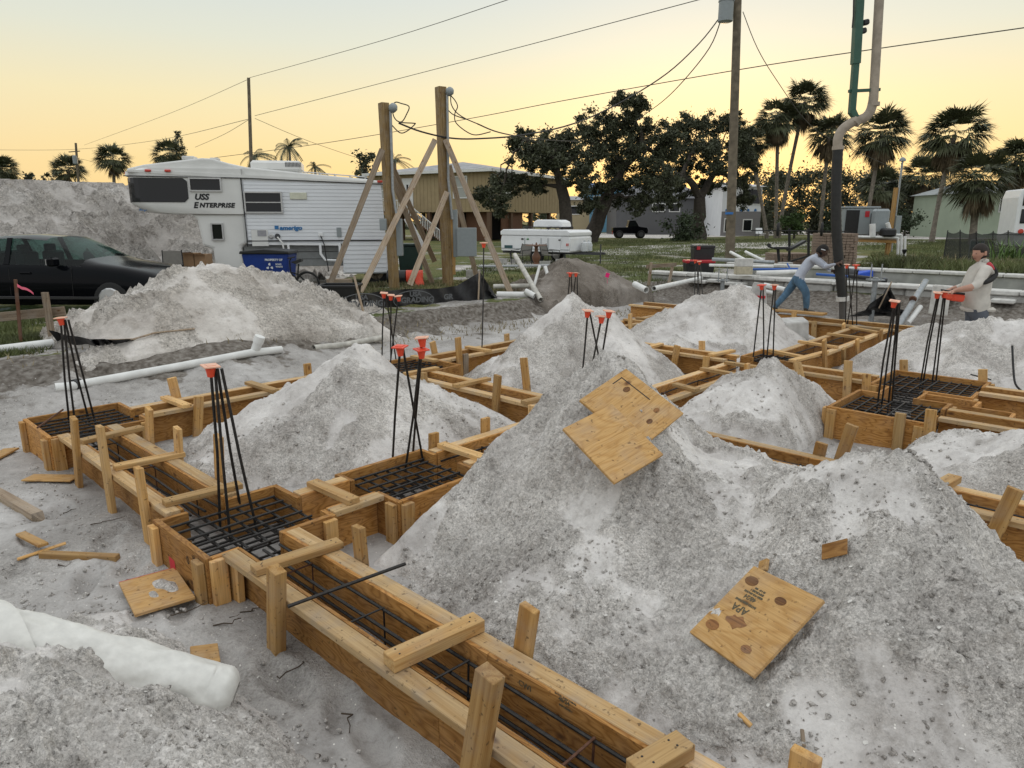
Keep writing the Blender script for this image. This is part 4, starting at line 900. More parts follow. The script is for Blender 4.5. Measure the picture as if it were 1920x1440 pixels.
for pts in ([(731, 203, D1), (741, 192, D1), (752, 194, D1), (767, 200, D1), (762, 215, D1), (755, 227, D1), (748, 229, D1)], [(735, 203, D1), (739, 220, D1), (750, 229, D1), (775, 231, D1), (778, 233, D1), (763, 246, D1), (750, 249, D1), (735, 235, D1), (730, 229, D1)]): pcable(p1_, pts)
for pts in ([(843, 177, D2), (853, 188, D2), (858, 200, D2), (853, 213, D2), (855, 230, D2), (875, 247, D2), (893, 253, D2), (920, 247, D2)], [(845, 178, D2), (846, 195, D2), (855, 210, D2), (872, 222, D2), (895, 232, D2)], [(838, 204, D2), (850, 215, D2), (875, 224, D2)]): pcable(p2_, pts)

# ---- folding trailer
tf = HP(940, 415, 29.2); tr = HP(1068, 415, 27.6); rz = math.atan2(tr.y-tf.y, tr.x-tf.x); TL = math.hypot(tr.x-tf.x, tr.y-tf.y)
tr_ = thing('folding_trailer', 'white folded-down camping trailer with gas bottles on its drawbar', 'trailer', (tf.x, tf.y, 0), rz)
TW = 2.05; TLx = TL
m = MB(); m.prism([(0, 0, z) if False else (x, 0, z) for x, z in ((0, .52), (TLx, .50), (TLx+.03, .95), (TLx-.02, 1.12), (.02, 1.14), (-.03, .95))], (0, 0, 0), (0, TW, 0)); m.build('body', WHITE, tr_, bevel=.02)
m = MB(); m.prism([(x, 0, z) for x, z in ((-.03, 1.15), (TLx+.02, 1.13), (TLx+.03, 1.27), (TLx-.10, 1.36), (.10, 1.38), (-.04, 1.30))], (0, -.03, 0), (0, TW+.03, 0)); m.build('roof_lid', WHITE, tr_, bevel=.03)
m = MB(); [m.box((TLx*f, -.015, .80), (.012, .02, .5)) for f in (.36, .60, .70)]; m.bar((0, -.014, .62), (TLx, -.014, .60), .01, .02); m.build('panel_seam', GREYM, tr_)
m = MB(); m.box((TLx*.80, -.02, .83), (.5, .03, .50), None, .02); dd = m.build('door', WHITE, tr_); m = MB(); m.box((TLx*.87, -.04, .98), (.09, .02, .05)); m.build('handle', BLACK, dd)
for x_, c_ in ((.42, BLACK), (.50, flat('green decal', (.06, .22, .08), .5))):
    m = MB(); m.box((TLx*x_-.3, -.012, 1.0), (.10, .02, .06)); m.build('decal', c_, tr_)
m = MB(); m.box((.35, -.012, .68), (.38, .02, .12), None, .01); m.build('decal', flat('dark leaf decal', (.03, .08, .09), .5), tr_)
for x_ in (TLx-.03, TLx+.0):
    m = MB(); m.box((TLx-.04+(x_-TLx)*2, -.02, .80), (.03, .02, .10)); m.build('marker_light', REDL, tr_)
m = MB(); m.bar((-.1, .3, .46), (TLx+1.0, TW*.4, .44), .08, .09); m.bar((-.1, TW-.3, .46), (TLx+1.0, TW*.6, .44), .08, .09); m.tube([(TLx+.9, TW/2, .8), (TLx+.9, TW/2, .05)], .03, 8); m.build('chassis', DARKG, tr_)
m = MB(); m.box((TLx+.03, TW/2, .80), (.03, TW*.96, .5), None, .01); m.build('front_panel', WHITE, tr_)
for i in (0, 1):
    m = MB(); m.lathe([(.06, .5), (.15, .53), (.155, .75), (.13, .86), (.05, .90), (.05, .96), (.02, .97)], (TLx+.28, TW/2-.2+i*.4, 0), 14); m.build('gas_bottle', flat('grey white tank %d' % i, (.55, .57, .58), .4), tr_, smooth=True)
for y_ in (.12, TW-.12):
    m = MB(); m.lathe([(.1, -.09), (.27, -.09), (.30, -.05), (.30, .05), (.27, .09), (.1, .09)], (TLx*.52, y_, .30), 20, Matrix.Rotation(R(90), 3, 'X')); w = m.build('wheel', RUBBER, tr_, smooth=True)
    m = MB(); m.lathe([(.03, -.11), (.06, -.1), (.17, -.095), (.18, .095)], (TLx*.52, y_, .30), 12, Matrix.Rotation(R(90), 3, 'X')); m.build('rim', WHITE, w)
for x_, y_ in ((.3, .2), (TLx-.3, .2)):
    m = MB(); m.bar((x_, y_, .45), (x_+.1, y_, 0), .05, .05); m.build('stabiliser_jack', DARKG, tr_)
m = MB(); m.tube([(.8, .4, 1.48), (TLx-.6, .4, 1.46)], .02, 5); m.tube([(.8, 1.6, 1.48), (TLx-.6, 1.6, 1.46)], .02, 5)
for x_ in (1.0, 2.0, TLx-.8): m.tube([(x_, .4, 1.37), (x_, .4, 1.47), (x_, 1.6, 1.47), (x_, 1.6, 1.37)], .016, 5)
m.build('roof_rack', BLACK, tr_)
m = MB(); m.prism([(1.15, 0, 1.48), (2.55, 0, 1.48), (2.5, 0, 1.68), (2.3, 0, 1.76), (1.35, 0, 1.77), (1.18, 0, 1.68)], (0, .6, 0), (0, 1.4, 0)); m.build('roof_box', WHITE, tr_, bevel=.05)
text_mesh('lettering', 'SUN-JET', .13, GREYM, tr_, wm(tr_) @ Matrix.Translation((TLx+.05, .55, .93)) @ Matrix.Rotation(R(90), 4, 'Z') @ Matrix.Rotation(R(90), 4, 'X'), bold=.004) if False else None

# ---- raised beige house
BEIGE = flat('beige board siding', (.34, .26, .145), .75, noise=.1, scale=2); BROWN = flat('brown plywood', (.13, .06, .03), .8, noise=.2); ROOFM = flat('weathered shingle roof', (.36, .36, .37), .85, noise=.35, scale=1.4)
TRIMW = flat('white trim', (.70, .70, .68), .5)
hc = HP(919, 415, 61); lv = Vector((-.876, .482, 0)); rv = Vector((.482, .876, 0)); HL, HR = 13.0, 15.5
hs = thing('raised_house', 'beige stilt house with grey shingle roof and white stair railing', 'house', (hc.x, hc.y, 0))
def hp(s, t, z): return lv*s+rv*t+Vector((0, 0, z))
Z0, Z1 = 2.5, 5.9
m = MB(); m.add([hp(0, 0, Z0), hp(HL, 0, Z0), hp(HL, HR, Z0), hp(0, HR, Z0), hp(0, 0, Z1), hp(HL, 0, Z1), hp(HL, HR, Z1), hp(0, HR, Z1)], [(0, 1, 5, 4), (1, 2, 6, 5), (2, 3, 7, 6), (3, 0, 4, 7), (0, 3, 2, 1), (4, 5, 6, 7)]); m.build('wall', BEIGE, hs)
e = .55; rz_ = 7.25
m = MB(); m.add([hp(-e, -e, Z1-.05), hp(HL+e, -e, Z1-.05), hp(HL+e, HR+e, Z1-.05), hp(-e, HR+e, Z1-.05), hp(HL/2, HL/2.2, rz_), hp(HL/2, HR-HL/2.2, rz_), hp(-e, -e, Z1+.12), hp(HL+e, -e, Z1+.12), hp(HL+e, HR+e, Z1+.12), hp(-e, HR+e, Z1+.12)],
      [(0, 3, 2, 1), (6, 7, 4), (7, 8, 5, 4), (8, 9, 5), (9, 6, 4, 5), (0, 1, 7, 6), (1, 2, 8, 7), (2, 3, 9, 8), (3, 0, 6, 9)]); rf = m.build('roof', ROOFM, hs)
for dirs, L_ in ((0, HL), (1, HR)):
    m = MB(); q = hp if dirs == 0 else (lambda s, t, z: hp(t, s, z))
    m.add([q(-e, -e-.03, Z1-.09), q(L_+e, -e-.03, Z1-.09), q(L_+e, -e-.03, Z1+.15), q(-e, -e-.03, Z1+.15), q(-e, -e, Z1-.09), q(L_+e, -e, Z1-.09), q(L_+e, -e, Z1+.15), q(-e, -e, Z1+.15)], [(0, 1, 2, 3), (7, 6, 5, 4), (3, 2, 6, 7), (0, 4, 5, 1)]); m.build('fascia', TRIMW, hs)
nb = 32
for i in range(nb):                                   # board-and-batten face
    s = HL*(i+.5)/nb; m = MB(); M = frame(lv).to_4x4(); m.box(hp(s, -.012, (Z0+Z1)/2), (HL/nb-.05, .02, Z1-Z0-.02), M.to_3x3()); m.build('siding_board', BEIGE, hs)
for i in range(24):
    s = HR*(i+.5)/24; m = MB(); M = frame(rv).to_3x3(); m.box(hp(-.012, s, (Z0+Z1)/2), (HR/24-.05, .02, Z1-Z0-.02), M); m.build('siding_board', BEIGE, hs)
def hwin(side, s, z, w, h, door=False):
    q = (lambda s, t, z: hp(s, t, z)) if side == 0 else (lambda s, t, z: hp(t, s, z)); M = frame(lv if side == 0 else rv).to_3x3()
    m = MB()
    for ds, dz, ww, hh in ((-w/2+.05, 0, .1, h), (w/2-.05, 0, .1, h), (0, h/2-.05, w-.2, .1), (0, -h/2+.05, w-.2, .1), (0, 0, w-.2, .06)): m.box(q(s+ds, -.05, z+dz), (ww, .05, hh), M)
    o = m.build('door' if door else 'window', TRIMW, hs)
    m = MB(); m.box(q(s, -.04, z), (w-.2, .02, h-.2), M); m.build('door_leaf' if door else 'pane', TRIMW if door else flat('house pane %.2f' % s, (.35, .36, .33), .15), o)
    if door: m = MB(); m.box(q(s, -.06, z+.35), (.2, .02, .8), M); m.build('glazing', GLASSD, o)
hwin(0, 3.0, 4.6, 1.5, 1.9); hwin(0, 8.7, 4.2, 1.2, 2.6, True); hwin(0, 11.5, 4.5, 1.3, 1.6); hwin(1, 3.0, 4.6, 1.4, 1.0)
for s, t in ((0.2, .2), (3.3, .2), (6.5, .2), (9.6, .2), (HL-.2, .2), (.2, 4), (.2, 8), (.2, 12), (.2, HR-.2), (6.5, 6), (HL-.2, 8), (6.5, 12)):
    m = MB(); m.box(hp(s, t, Z0/2), (.32, .32, Z0), frame(lv).to_3x3()); m.build('stilt', flat('stilt wood', (.12, .07, .04), .8), hs)
for s0, s1 in ((.5, 3.0), (3.6, 6.0)):
    m = MB(); m.add([hp(s0, .9, 0), hp(s1, .9, 0), hp(s1, .9, Z0), hp(s0, .9, Z0), hp(s0, 1.0, 0), hp(s1, 1.0, 0), hp(s1, 1.0, Z0), hp(s0, 1.0, Z0)], [(0, 1, 2, 3), (7, 6, 5, 4), (0, 3, 7, 4), (1, 5, 6, 2)]); m.build('lower_panel', BROWN, hs)
m = MB(); m.add([hp(.3, 2.5, 0), hp(.3, 6.5, 0), hp(.3, 6.5, Z0), hp(.3, 2.5, Z0), hp(.4, 2.5, 0), hp(.4, 6.5, 0), hp(.4, 6.5, Z0), hp(.4, 2.5, Z0)], [(0, 1, 2, 3), (7, 6, 5, 4), (0, 3, 7, 4), (1, 5, 6, 2)]); m.build('lower_panel', BROWN, hs)
m = MB(); m.box(hp(HL*.55, 7, 1.25), (HL*.7, .2, 2.5), frame(lv).to_3x3()); m.build('back_wall', DARKG, hs)
# deck with railing and stair
m = MB(); m.add([hp(8.0, -1.6, Z0-.1), hp(HL+1, -1.6, Z0-.1), hp(HL+1, 0, Z0-.1), hp(8.0, 0, Z0-.1), hp(8.0, -1.6, Z0+.12), hp(HL+1, -1.6, Z0+.12), hp(HL+1, 0, Z0+.12), hp(8.0, 0, Z0+.12)], [(0, 1, 5, 4), (1, 2, 6, 5), (2, 3, 7, 6), (3, 0, 4, 7), (0, 3, 2, 1), (4, 5, 6, 7)]); m.build('deck', BROWN, hs)
m = MB(); m.bar(hp(8.0, -1.6, Z0+1.05), hp(HL+1, -1.6, Z0+1.05), .08, .06)
for i in range(36): s = 8.0+(HL-7)*i/35; m.bar(hp(s, -1.6, Z0+.12), hp(s, -1.6, Z0+1.05), .05, .05)
m.build('railing', TRIMW, hs)
m = MB(); sa, sb = hp(8.0, -1.6, Z0+1.05), hp(4.2, -1.6, .95); m.bar(sa, sb, .07, .06)
for i in range(22): q_ = sa.lerp(sb, i/21); m.bar(q_, q_-Vector((0, 0, .9)), .05, .05)
m.build('stair_railing', TRIMW, hs)
m = MB(); m.bar(hp(8.0, -1.3, Z0), hp(4.2, -1.3, 0), .1, .25); m.bar(hp(8.0, -.3, Z0), hp(4.2, -.3, 0), .1, .25)
for i in range(13): q_ = hp(8.0-3.8*i/13, -.8, Z0-Z0*i/13); m.box(q_, (.3, 1.0, .05), frame(lv).to_3x3())
m.build('stair', BROWN, hs)

# ---- houses glimpsed between the trees
def simple_house(label, pxl, pxr, ytop, D_, depth, col, roofc, storeys=2, wins=(), ov=.4, rot=0.0, gable=False, lower=None):
    a, b = HP(pxl, 415, D_), HP(pxr, 415, D_); w = b.x-a.x; zt = HP(0, ytop, D_).z
    h = thing('house', label, 'house', ((a.x+b.x)/2, D_, 0), rot)
    wm_ = flat('wall '+label[:18], col, .7, noise=.06, scale=1); rm_ = flat('roof '+label[:18], roofc, .8, noise=.15, scale=2)
    m = MB(); m.box((0, depth/2, zt/2), (w, depth, zt)); m.build('wall', wm_, h)
    if lower:
        m = MB(); m.box((0, -.02, zt*.25), (w+.02, .03, zt*.5)); m.build('lower_wall', flat('lower '+label[:12], lower, .8), h)
    m = MB(); rh = w*.16
    m.add([(-w/2-ov, -ov, zt), (w/2+ov, -ov, zt), (w/2+ov, depth+ov, zt), (-w/2-ov, depth+ov, zt), (-w/4 if not gable else -w/2-ov, depth/2, zt+rh), (w/4 if not gable else w/2+ov, depth/2, zt+rh)], [(0, 3, 2, 1), (0, 1, 5, 4), (1, 2, 5), (2, 3, 4, 5), (3, 0, 4)]); m.build('roof', rm_, h)
    n = int(zt/.22)
    m = MB()
    for (wx, wz, ww, wh) in wins:
        x_ = a.x+(b.x-a.x)*wx-(a.x+b.x)/2
        m = MB(); m.box((x_, -.04, zt*wz), (ww+.24, .06, wh+.24)); f = m.build('window', TRIMW, h)
        m = MB(); m.box((x_, -.08, zt*wz), (ww, .03, wh)); m.build('pane', GLASSD, f)
    return h
def wraps(h, D_, xs, col):
    pass
gh = simple_house('grey low house behind the black pickup and oaks', 1155, 1330, 372, 92, 9, (.10, .10, .105), (.16, .16, .17), wins=((.45, .75, 1.5, .9), (.62, .75, 1.2, .9)))
bh = simple_house('light blue house glimpsed behind the oaks', 1098, 1170, 352, 112, 9, (.13, .30, .45), (.10, .16, .30), wins=((.3, .7, 1.2, 1.4), (.7, .7, 1.2, 1.4)), gable=True)
wh = simple_house('unfinished house with white wrap above grey block wall', 1352, 1425, 350, 84, 10, (.72, .73, .75), (.5, .5, .52), wins=((.62, .8, 1.1, 1.6), (.85, .8, 1.1, 1.6), (.68, .22, .9, 1.2), (.2, .22, .9, 1.4)), lower=(.20, .19, .19))
for i in range(6):                                       # printed wrap marks
    m = MB(); x_ = -1.9+i*.85; m.prism([(x_, 0, 2.85), (x_+.3, 0, 2.85), (x_+.3, 0, 3.05), (x_+.15, 0, 3.17), (x_, 0, 3.05)], (0, -.035, 0), (0, -.025, 0)); m.build('printed_mark', BLUEP, wh)
yh = simple_house('pale green stilt house beyond the mesh fence', 1800, 1935, 362, 74, 9, (.36, .42, .32), (.3, .32, .32), wins=((.2, .75, 1.2, 1.4), (.6, .75, 1.2, 1.4)))
th = simple_house('tan house with small windows behind the twin oaks', 1050, 1105, 375, 100, 8, (.35, .29, .18), (.32, .32, .33), wins=((.5, .7, 1.2, 1.0),))

# ---- black pickup far off by the oaks, and the white van behind the trailer
def pickup(label, px0, px1, D_, mat):
    a, b = HP(px0, 415, D_), HP(px1, 415, D_); L = b.x-a.x; t = thing('pickup_truck', label, 'pickup', (a.x, D_, 0))
    s = L/5.6; zs = .98
    m = MB(); m.prism([(x*s, 0, z*zs) for x, z in ((0, .55), (0, 1.12), (2.2, 1.15), (2.35, 1.15), (2.55, 1.82), (3.55, 1.84), (4.15, 1.22), (5.45, 1.10), (5.6, .85), (5.58, .5))], (0, 0, 0), (0, 1.95*s, 0)); m.build('body', mat, t, bevel=.05)
    m = MB(); m.prism([(x*s, 0, z*zs) for x, z in ((2.6, 1.22), (2.72, 1.72), (3.5, 1.74), (3.95, 1.24))], (0, -.012, 0), (0, 1.96*s, 0)); m.build('cab_windows', GLASSD, t)
    for x_ in (1.05, 4.5):
        for y_ in (.12, 1.82):
            m = MB(); m.lathe([(.12, -.13), (.36, -.13), (.41, -.08), (.41, .08), (.36, .13), (.12, .13)], (x_*s, y_*s, .41*zs), 18, Matrix.Rotation(R(90), 3, 'X')); w = m.build('wheel', RUBBER, t, smooth=True)
            m = MB(); m.lathe([(.03, -.15), (.22, -.14), (.24, .14)], (x_*s, y_*s, .41*zs), 12, Matrix.Rotation(R(90), 3, 'X')); m.build('rim', DARKG, w)
    m = MB(); m.box((-.03, .25, .9*s), (.05, .12, .35)); m.build('tail_light', REDL, t)
pickup('black pickup truck parked by the far oak trunks', 1150, 1216, 72, CARP)
# ============================================================ ROADS, LAWNS, TREES, POLES
LEAF = flat('oak foliage', (.058, .066, .033), .7, noise=.5, scale=1.5); BARK = flat('oak bark', (.055, .045, .036), .9, noise=.4, scale=6, bump=.5)
PALMG = flat('palm green', (.080, .090, .042), .6, noise=.4, scale=1.2); PALMD = flat('dead palm frond', (.14, .105, .06), .85, noise=.4, scale=2); PTRUNK = flat('palm trunk', (.22, .19, .155), .9, noise=.4, scale=5, bump=.6)
BUSH = flat('dark shrub', (.035, .055, .02), .7, noise=.5, scale=2); GRASS = flat('grass blades', (.12, .14, .046), .7, noise=.6, scale=.8); STRAW = flat('dry grass', (.27, .22, .12), .8, noise=.4, scale=.8)
ROADM = sand_mat('shell road', (.40, .39, .38), (.52, .51, .50), (.60, .60, .59))
def sheet(name, pts, z=.012, mat=ROADM, jit=.12):
    w = [P(x, y, 0) for x, y in pts]; out = []
    for i in range(len(w)):
        a, b = w[i], w[(i+1) % len(w)]; n = max(2, int((b-a).length/1.5)); n = min(n, 24)
        for k in range(n):
            q = a.lerp(b, k/n); out.append((q.x+random.uniform(-jit, jit)*3, q.y+random.uniform(-jit, jit)*6, z))
    bm = bmesh.new(); f = bm.faces.new([bm.verts.new(v) for v in out]); bmesh.ops.triangulate(bm, faces=[f]); bmesh.ops.recalc_face_normals(bm, faces=bm.faces)
    me = bpy.data.meshes.new(name); bm.to_mesh(me); bm.free(); me.materials.append(mat)
    if me.polygons and me.polygons[0].normal.z < 0: me.flip_normals()
    o = bpy.data.objects.new(name, me); COL.objects.link(o); o['kind'] = 'structure'; return o
sheet('shell_road', [(900, 440), (1040, 438), (1240, 436), (1440, 431), (1700, 431), (2100, 434), (2100, 444), (1740, 449), (1640, 447), (1500, 440), (1240, 447), (1050, 445), (900, 443)], .012)
sheet('driveway', [(1105, 472), (1200, 461), (1330, 457), (1500, 453), (1640, 452), (1760, 452), (1700, 458), (1480, 463), (1380, 472), (1250, 477), (1130, 479)], .016)
sheet('driveway', [(820, 508), (930, 492), (1040, 490), (1110, 497), (1060, 503), (900, 509)], .016)
sheet('driveway', [(560, 520), (640, 500), (700, 498), (600, 545), (440, 560), (380, 545)], .016)
def leaves_mesh(cent, rad, n, size, flatten=.8, rs=None, shell=.35):
    rs = rs or np.random
    c = np.asarray(cent, float); k = len(c); idx = rs.randint(0, k, n)
    d = rs.normal(size=(n, 3)); d /= np.linalg.norm(d, axis=1)[:, None]; r = np.abs(rs.normal(size=n))*.55
    p = c[idx]+d*r[:, None]*np.asarray(rad)[idx][:, None]*np.array([1, 1, flatten])
    u = rs.normal(size=(n, 3)); u /= np.linalg.norm(u, axis=1)[:, None]; w = rs.normal(size=(n, 3)); v = np.cross(u, w); v /= np.linalg.norm(v, axis=1)[:, None]
    s = size*(.6+.8*rs.rand(n))[:, None]
    V = np.stack([p-u*s, p+v*s*.45, p+u*s, p-v*s*.45], 1).reshape(-1, 3); Q = np.arange(4*n).reshape(-1, 4); return V, Q
def crown_obj(name, V, Q, mat, parent):
    base = wm(parent).translation; me = np_mesh(name, V-np.array(base), Q); me.materials.append(mat); o = bpy.data.objects.new(name, me); link(o, parent); return o
def limb(m, a, b, r0, r1, sag=.0, n=6, wob=.1, sides=7):
    a, b = Vector(a), Vector(b); L = (b-a).length; pts = []; rr = []
    for i in range(n+1):
        t = i/n; q = a.lerp(b, t)+Vector((0, 0, sag*L*math.sin(math.pi*t)))
        if 0 < i < n: q += Vector((random.gauss(0, wob), random.gauss(0, wob), random.gauss(0, wob)))*L*.25
        pts.append(q); rr.append(r0+(r1-r0)*t)
    m.tube(pts, rr, sides); return pts
def oak(label, D_, base, forks, clusters, dens, leaf=.17, group=None, tr=.45, name='oak_tree', cat='tree', spread=2.0, mat=None):
    b = HP(base[0], HY, D_); t = thing(name, label, cat, (b.x, D_, 0), group=group); o = Vector((b.x, D_, 0))
    s = D_/1325; m = MB(); cen = []; rad = []
    fk = [HP(x, y, D_+dz)-o for x, y, dz in forks]
    prev = Vector((0, 0, -.2)); r = tr; nodes = [(prev, r)]
    limb(m, prev, fk[0], tr*1.25, tr*.85, 0, 5, .1, 9); nodes.append((fk[0], tr*.85))
    for q in fk[1:]:
        near = min(nodes[1:], key=lambda e: (e[0]-q).length); limb(m, near[0], q, near[1]*.8, near[1]*.5, .06, 6, .12); nodes.append((q, near[1]*.55))
    for x, y, rp in clusters:
        c = HP(x, y, D_+random.uniform(-spread, spread))-o; R_ = rp*s
        near = min(nodes[1:], key=lambda e: (e[0]-c).length); limb(m, near[0], c, max(.05, near[1]*.5), .03, .05, 5, .16, 6)
        for k in range(5):
            d = Vector((random.gauss(0, 1), random.gauss(0, 1), random.gauss(0, .8))).normalized(); e = c+d*R_*.85; limb(m, c, e, .035, .012, 0, 4, .3, 4)
        for k in range(22):
            d = Vector((random.gauss(0, 1), random.gauss(0, 1), random.gauss(0, .7))).normalized()*random.uniform(.2, 1.3); cen.append(tuple(c+d*R_+o)); rad.append(R_*random.uniform(.22, .6))
    m.build('trunk', BARK, t, smooth=True)
    V, Q = leaves_mesh(cen, rad, int(dens*len(clusters)), leaf); crown_obj('crown', V, Q, mat or LEAF, t); return t
oak('wind-swept oak overhanging the beige house', 50, (1070, 445), [(1052, 350, 0), (1035, 285, 0), (985, 262, -1), (1075, 290, 1), (955, 300, -1)],
    [(905, 368, 20), (935, 380, 22), (960, 342, 24), (1000, 292, 32), (1040, 270, 34), (1030, 310, 28), (940, 352, 20), (1072, 300, 34), (1092, 340, 24), (975, 265, 20), (1008, 350, 18), (1060, 260, 22), (1020, 285, 30)], 4200, leaf=.105, group='live oaks by the far drive')
oak('tallest oak with crooked leaning trunk and high sparse top', 56, (1104, 445), [(1140, 365, 0), (1205, 275, 0), (1190, 225, 0), (1110, 270, -1), (1245, 300, 1), (1160, 300, -1)],
    [(1165, 186, 18), (1195, 196, 20), (1185, 215, 14), (1150, 228, 26), (1112, 243, 26), (1130, 270, 32), (1180, 246, 30), (1222, 252, 32), (1192, 288, 38), (1240, 290, 34), (1150, 312, 32), (1210, 332, 38), (1172, 352, 30), (1130, 352, 22), (1242, 342, 32), (1102, 292, 28), (1200, 378, 22), (1255, 262, 26), (1110, 385, 22)], 4200, leaf=.105, group='live oaks by the far drive', tr=.55)
oak('round-crowned oak with forked trunk standing left of the utility pole', 66, (1312, 445), [(1312, 372, 0), (1280, 330, -1), (1340, 325, 1), (1372, 330, 0), (1300, 280, 0), (1350, 280, 0)],
    [(1270, 242, 26), (1310, 237, 28), (1345, 245, 26), (1370, 232, 24), (1285, 275, 30), (1330, 280, 30), (1370, 275, 28), (1300, 308, 24), (1352, 310, 28), (1390, 300, 26), (1385, 342, 22), (1260, 320, 28), (1270, 358, 26), (1330, 350, 20), (1400, 262, 22), (1240, 372, 22), (1395, 372, 18)], 3600, leaf=.12, group='live oaks by the far drive', tr=.6)
def far_tree(label, x, y, w, h, D_, mat=BUSH, dens=7000, leaf=.2, name='broadleaf_tree', cat='tree'):
    b = HP(x, HY, D_); top = HP(x, y, D_).z; s = D_/1325; t = thing(name, label, cat, (b.x, D_, 0), group='trees and shrubs beyond the lawn'); W_ = w*s/2; Hh = h*s
    cen = []; rad = []
    for i in range(16):
        a = random.uniform(0, 2*math.pi); q = random.random()**.5; z = random.uniform(top-Hh, top); f = 1-.45*abs((z-(top-Hh*.5))/(Hh*.5))
        cen.append((b.x+math.cos(a)*q*W_*f, D_+math.sin(a)*q*W_*f, z)); rad.append(W_*random.uniform(.35, .7))
    m = MB(); limb(m, (0, 0, -.1), (random.uniform(-.3, .3), 0, max(.4, top-Hh*.6)), .12+.01*Hh, .06, 0, 4, .08)
    for c in cen[:8]: limb(m, (0, 0, max(.2, top-Hh)), Vector(c)-Vector((b.x, D_, 0)), .07, .02, 0, 4, .15, 5)
    m.build('trunk', BARK, t, smooth=True)
    V, Q = leaves_mesh(cen, rad, dens, leaf); V[:, 2] = np.maximum(V[:, 2], .02); crown_obj('crown', V, Q, mat, t); return t
far_tree('dark thicket tree behind the tallest palms', 1425, 320, 110, 110, 92, LEAF)
far_tree('dark thicket tree behind the concrete hose', 1590, 330, 120, 95, 94, LEAF)
far_tree('low tree behind the heat pump', 1668, 345, 90, 85, 90, LEAF)
far_tree('grey-green tree between the leaning palms', 1545, 315, 70, 120, 98, LEAF)
far_tree('thin tree left of the mesh fence', 1725, 360, 90, 75, 96, LEAF)
far_tree('shaggy tree at the edge behind the motorhome', 1905, 330, 90, 110, 88, LEAF)
far_tree('dense thicket tree left of the grey yard lamp', 1630, 335, 150, 100, 100, LEAF, 11000)
far_tree('dense thicket tree behind the leaning palm trunks', 1480, 330, 140, 105, 100, LEAF, 11000)
far_tree('broad thicket tree behind the mesh fence', 1770, 350, 150, 85, 102, LEAF, 10000)
far_tree('bright clipped shrub under the tallest palms', 1492, 398, 50, 34, 70, flat('bright shrub', (.05, .09, .02), .7, noise=.4), 1800, .15, 'shrub', 'shrub')
far_tree('leafy shrub at the foot of the forked oak', 1280, 408, 75, 40, 60, BUSH, 2200, .14, 'shrub', 'shrub')
far_tree('dark hedge shrub right of the concrete hose', 1555, 395, 60, 40, 72, BUSH, 1800, .15, 'shrub', 'shrub')
far_tree('dim shrub by the far lawn lamp post', 1700, 400, 60, 32, 76, BUSH, 1500, .15, 'shrub', 'shrub')
far_tree('shrubby tree over the camper roof', 690, 288, 50, 55, 80, LEAF, 1200, .2)
far_tree('low shrub on the skyline behind the sand mountain', 66, 326, 30, 25, 85, LEAF, 500, .2, 'shrub', 'shrub')
far_tree('small leafy tree on the skyline beside the leaning pole', 105, 322, 40, 40, 88, LEAF, 700, .2)
# far-off wood along the skyline
V, Q = leaves_mesh([(x, 150+random.uniform(-12, 12), random.uniform(.3, 3.2)) for x in np.linspace(-170, 190, 240)], [2.2]*240, 26000, .5); V[:, 2] = np.maximum(V[:, 2], 0)
me = np_mesh('far_wood', V, Q); me.materials.append(LEAF); o = bpy.data.objects.new('far_wood', me); COL.objects.link(o); tag(o, 'dark low line of distant woods along the horizon', 'woods', kind='stuff')

def fan_palm(label, cx_, cy, rpx, bx, D_, nl=84, skirt=.35, group='cabbage palms beyond the lawn', tw=.17):
    b = HP(bx, HY, D_); t = thing('cabbage_palm', label, 'palm tree', (b.x, D_, 0), group=group); o = Vector((b.x, D_, 0))
    c = HP(cx_, cy, D_)-o; s = D_/1325; R_ = rpx*s*1.22
    m = MB(); pts = []; rr = []; N = 12
    for i in range(N+1):
        f = i/N; q = Vector((c.x*(f**1.25), .15*math.sin(f*3), -.2+(c.z+.1)*f)); pts.append(q); rr.append(tw*(1.35-.35*min(1, f*4))*(1+.06*(i % 2)))
    m.tube(pts, rr, 9); m.build('trunk', PTRUNK, t, smooth=True)
    for dead in (0, 1):
        V = []; Fc = []
        n = int(nl*skirt) if dead else nl
        for i in range(n):
            az = random.uniform(0, 2*math.pi)
            el = R(random.uniform(-82, -50)) if dead else math.asin(random.uniform(-.62, .98))
            d = Vector((math.cos(az)*math.cos(el), math.sin(az)*math.cos(el), math.sin(el)))
            L1 = R_*random.uniform(.32, .5); tip = c+d*L1+Vector((0, 0, -.05)); side = d.cross(Vector((0, 0, 1))); 
            if side.length < .1: side = Vector((1, 0, 0))
            side.normalize(); up = side.cross(d)
            L2 = R_*random.uniform(.50, .66)*(.8 if dead else 1); nbl = 19; spread = R(100) if not dead else R(35)
            k = len(V); w = .012*s*20; V += [c, c+side*w, tip+side*w*.6, tip]; Fc.append((k, k+1, k+2, k+3))
            for j in range(nbl):
                a = spread*(j/(nbl-1)-.5)*2*.62; dr = d*math.cos(a)+side*math.sin(a); dr = dr+up*random.uniform(-.12, .12)
                ll = L2*(1-.25*abs(j/(nbl-1)-.5)*2)*random.uniform(.85, 1.1); mid = tip+dr*ll*.55+Vector((0, 0, -.04*ll)); end = tip+dr*ll+Vector((0, 0, -ll*(.28 if not dead else .35)*random.uniform(.5, 1.6)))
                ww = side*math.cos(a)*.021*R_+d*-math.sin(a)*.021*R_; k = len(V)
                V += [tip, mid+ww, end, mid-ww]; Fc.append((k, k+1, k+2, k+3))
        m = MB(); m.add(V, Fc); m.build('dead_fronds' if dead else 'crown', PALMD if dead else PALMG, t, fix=False)
    return t
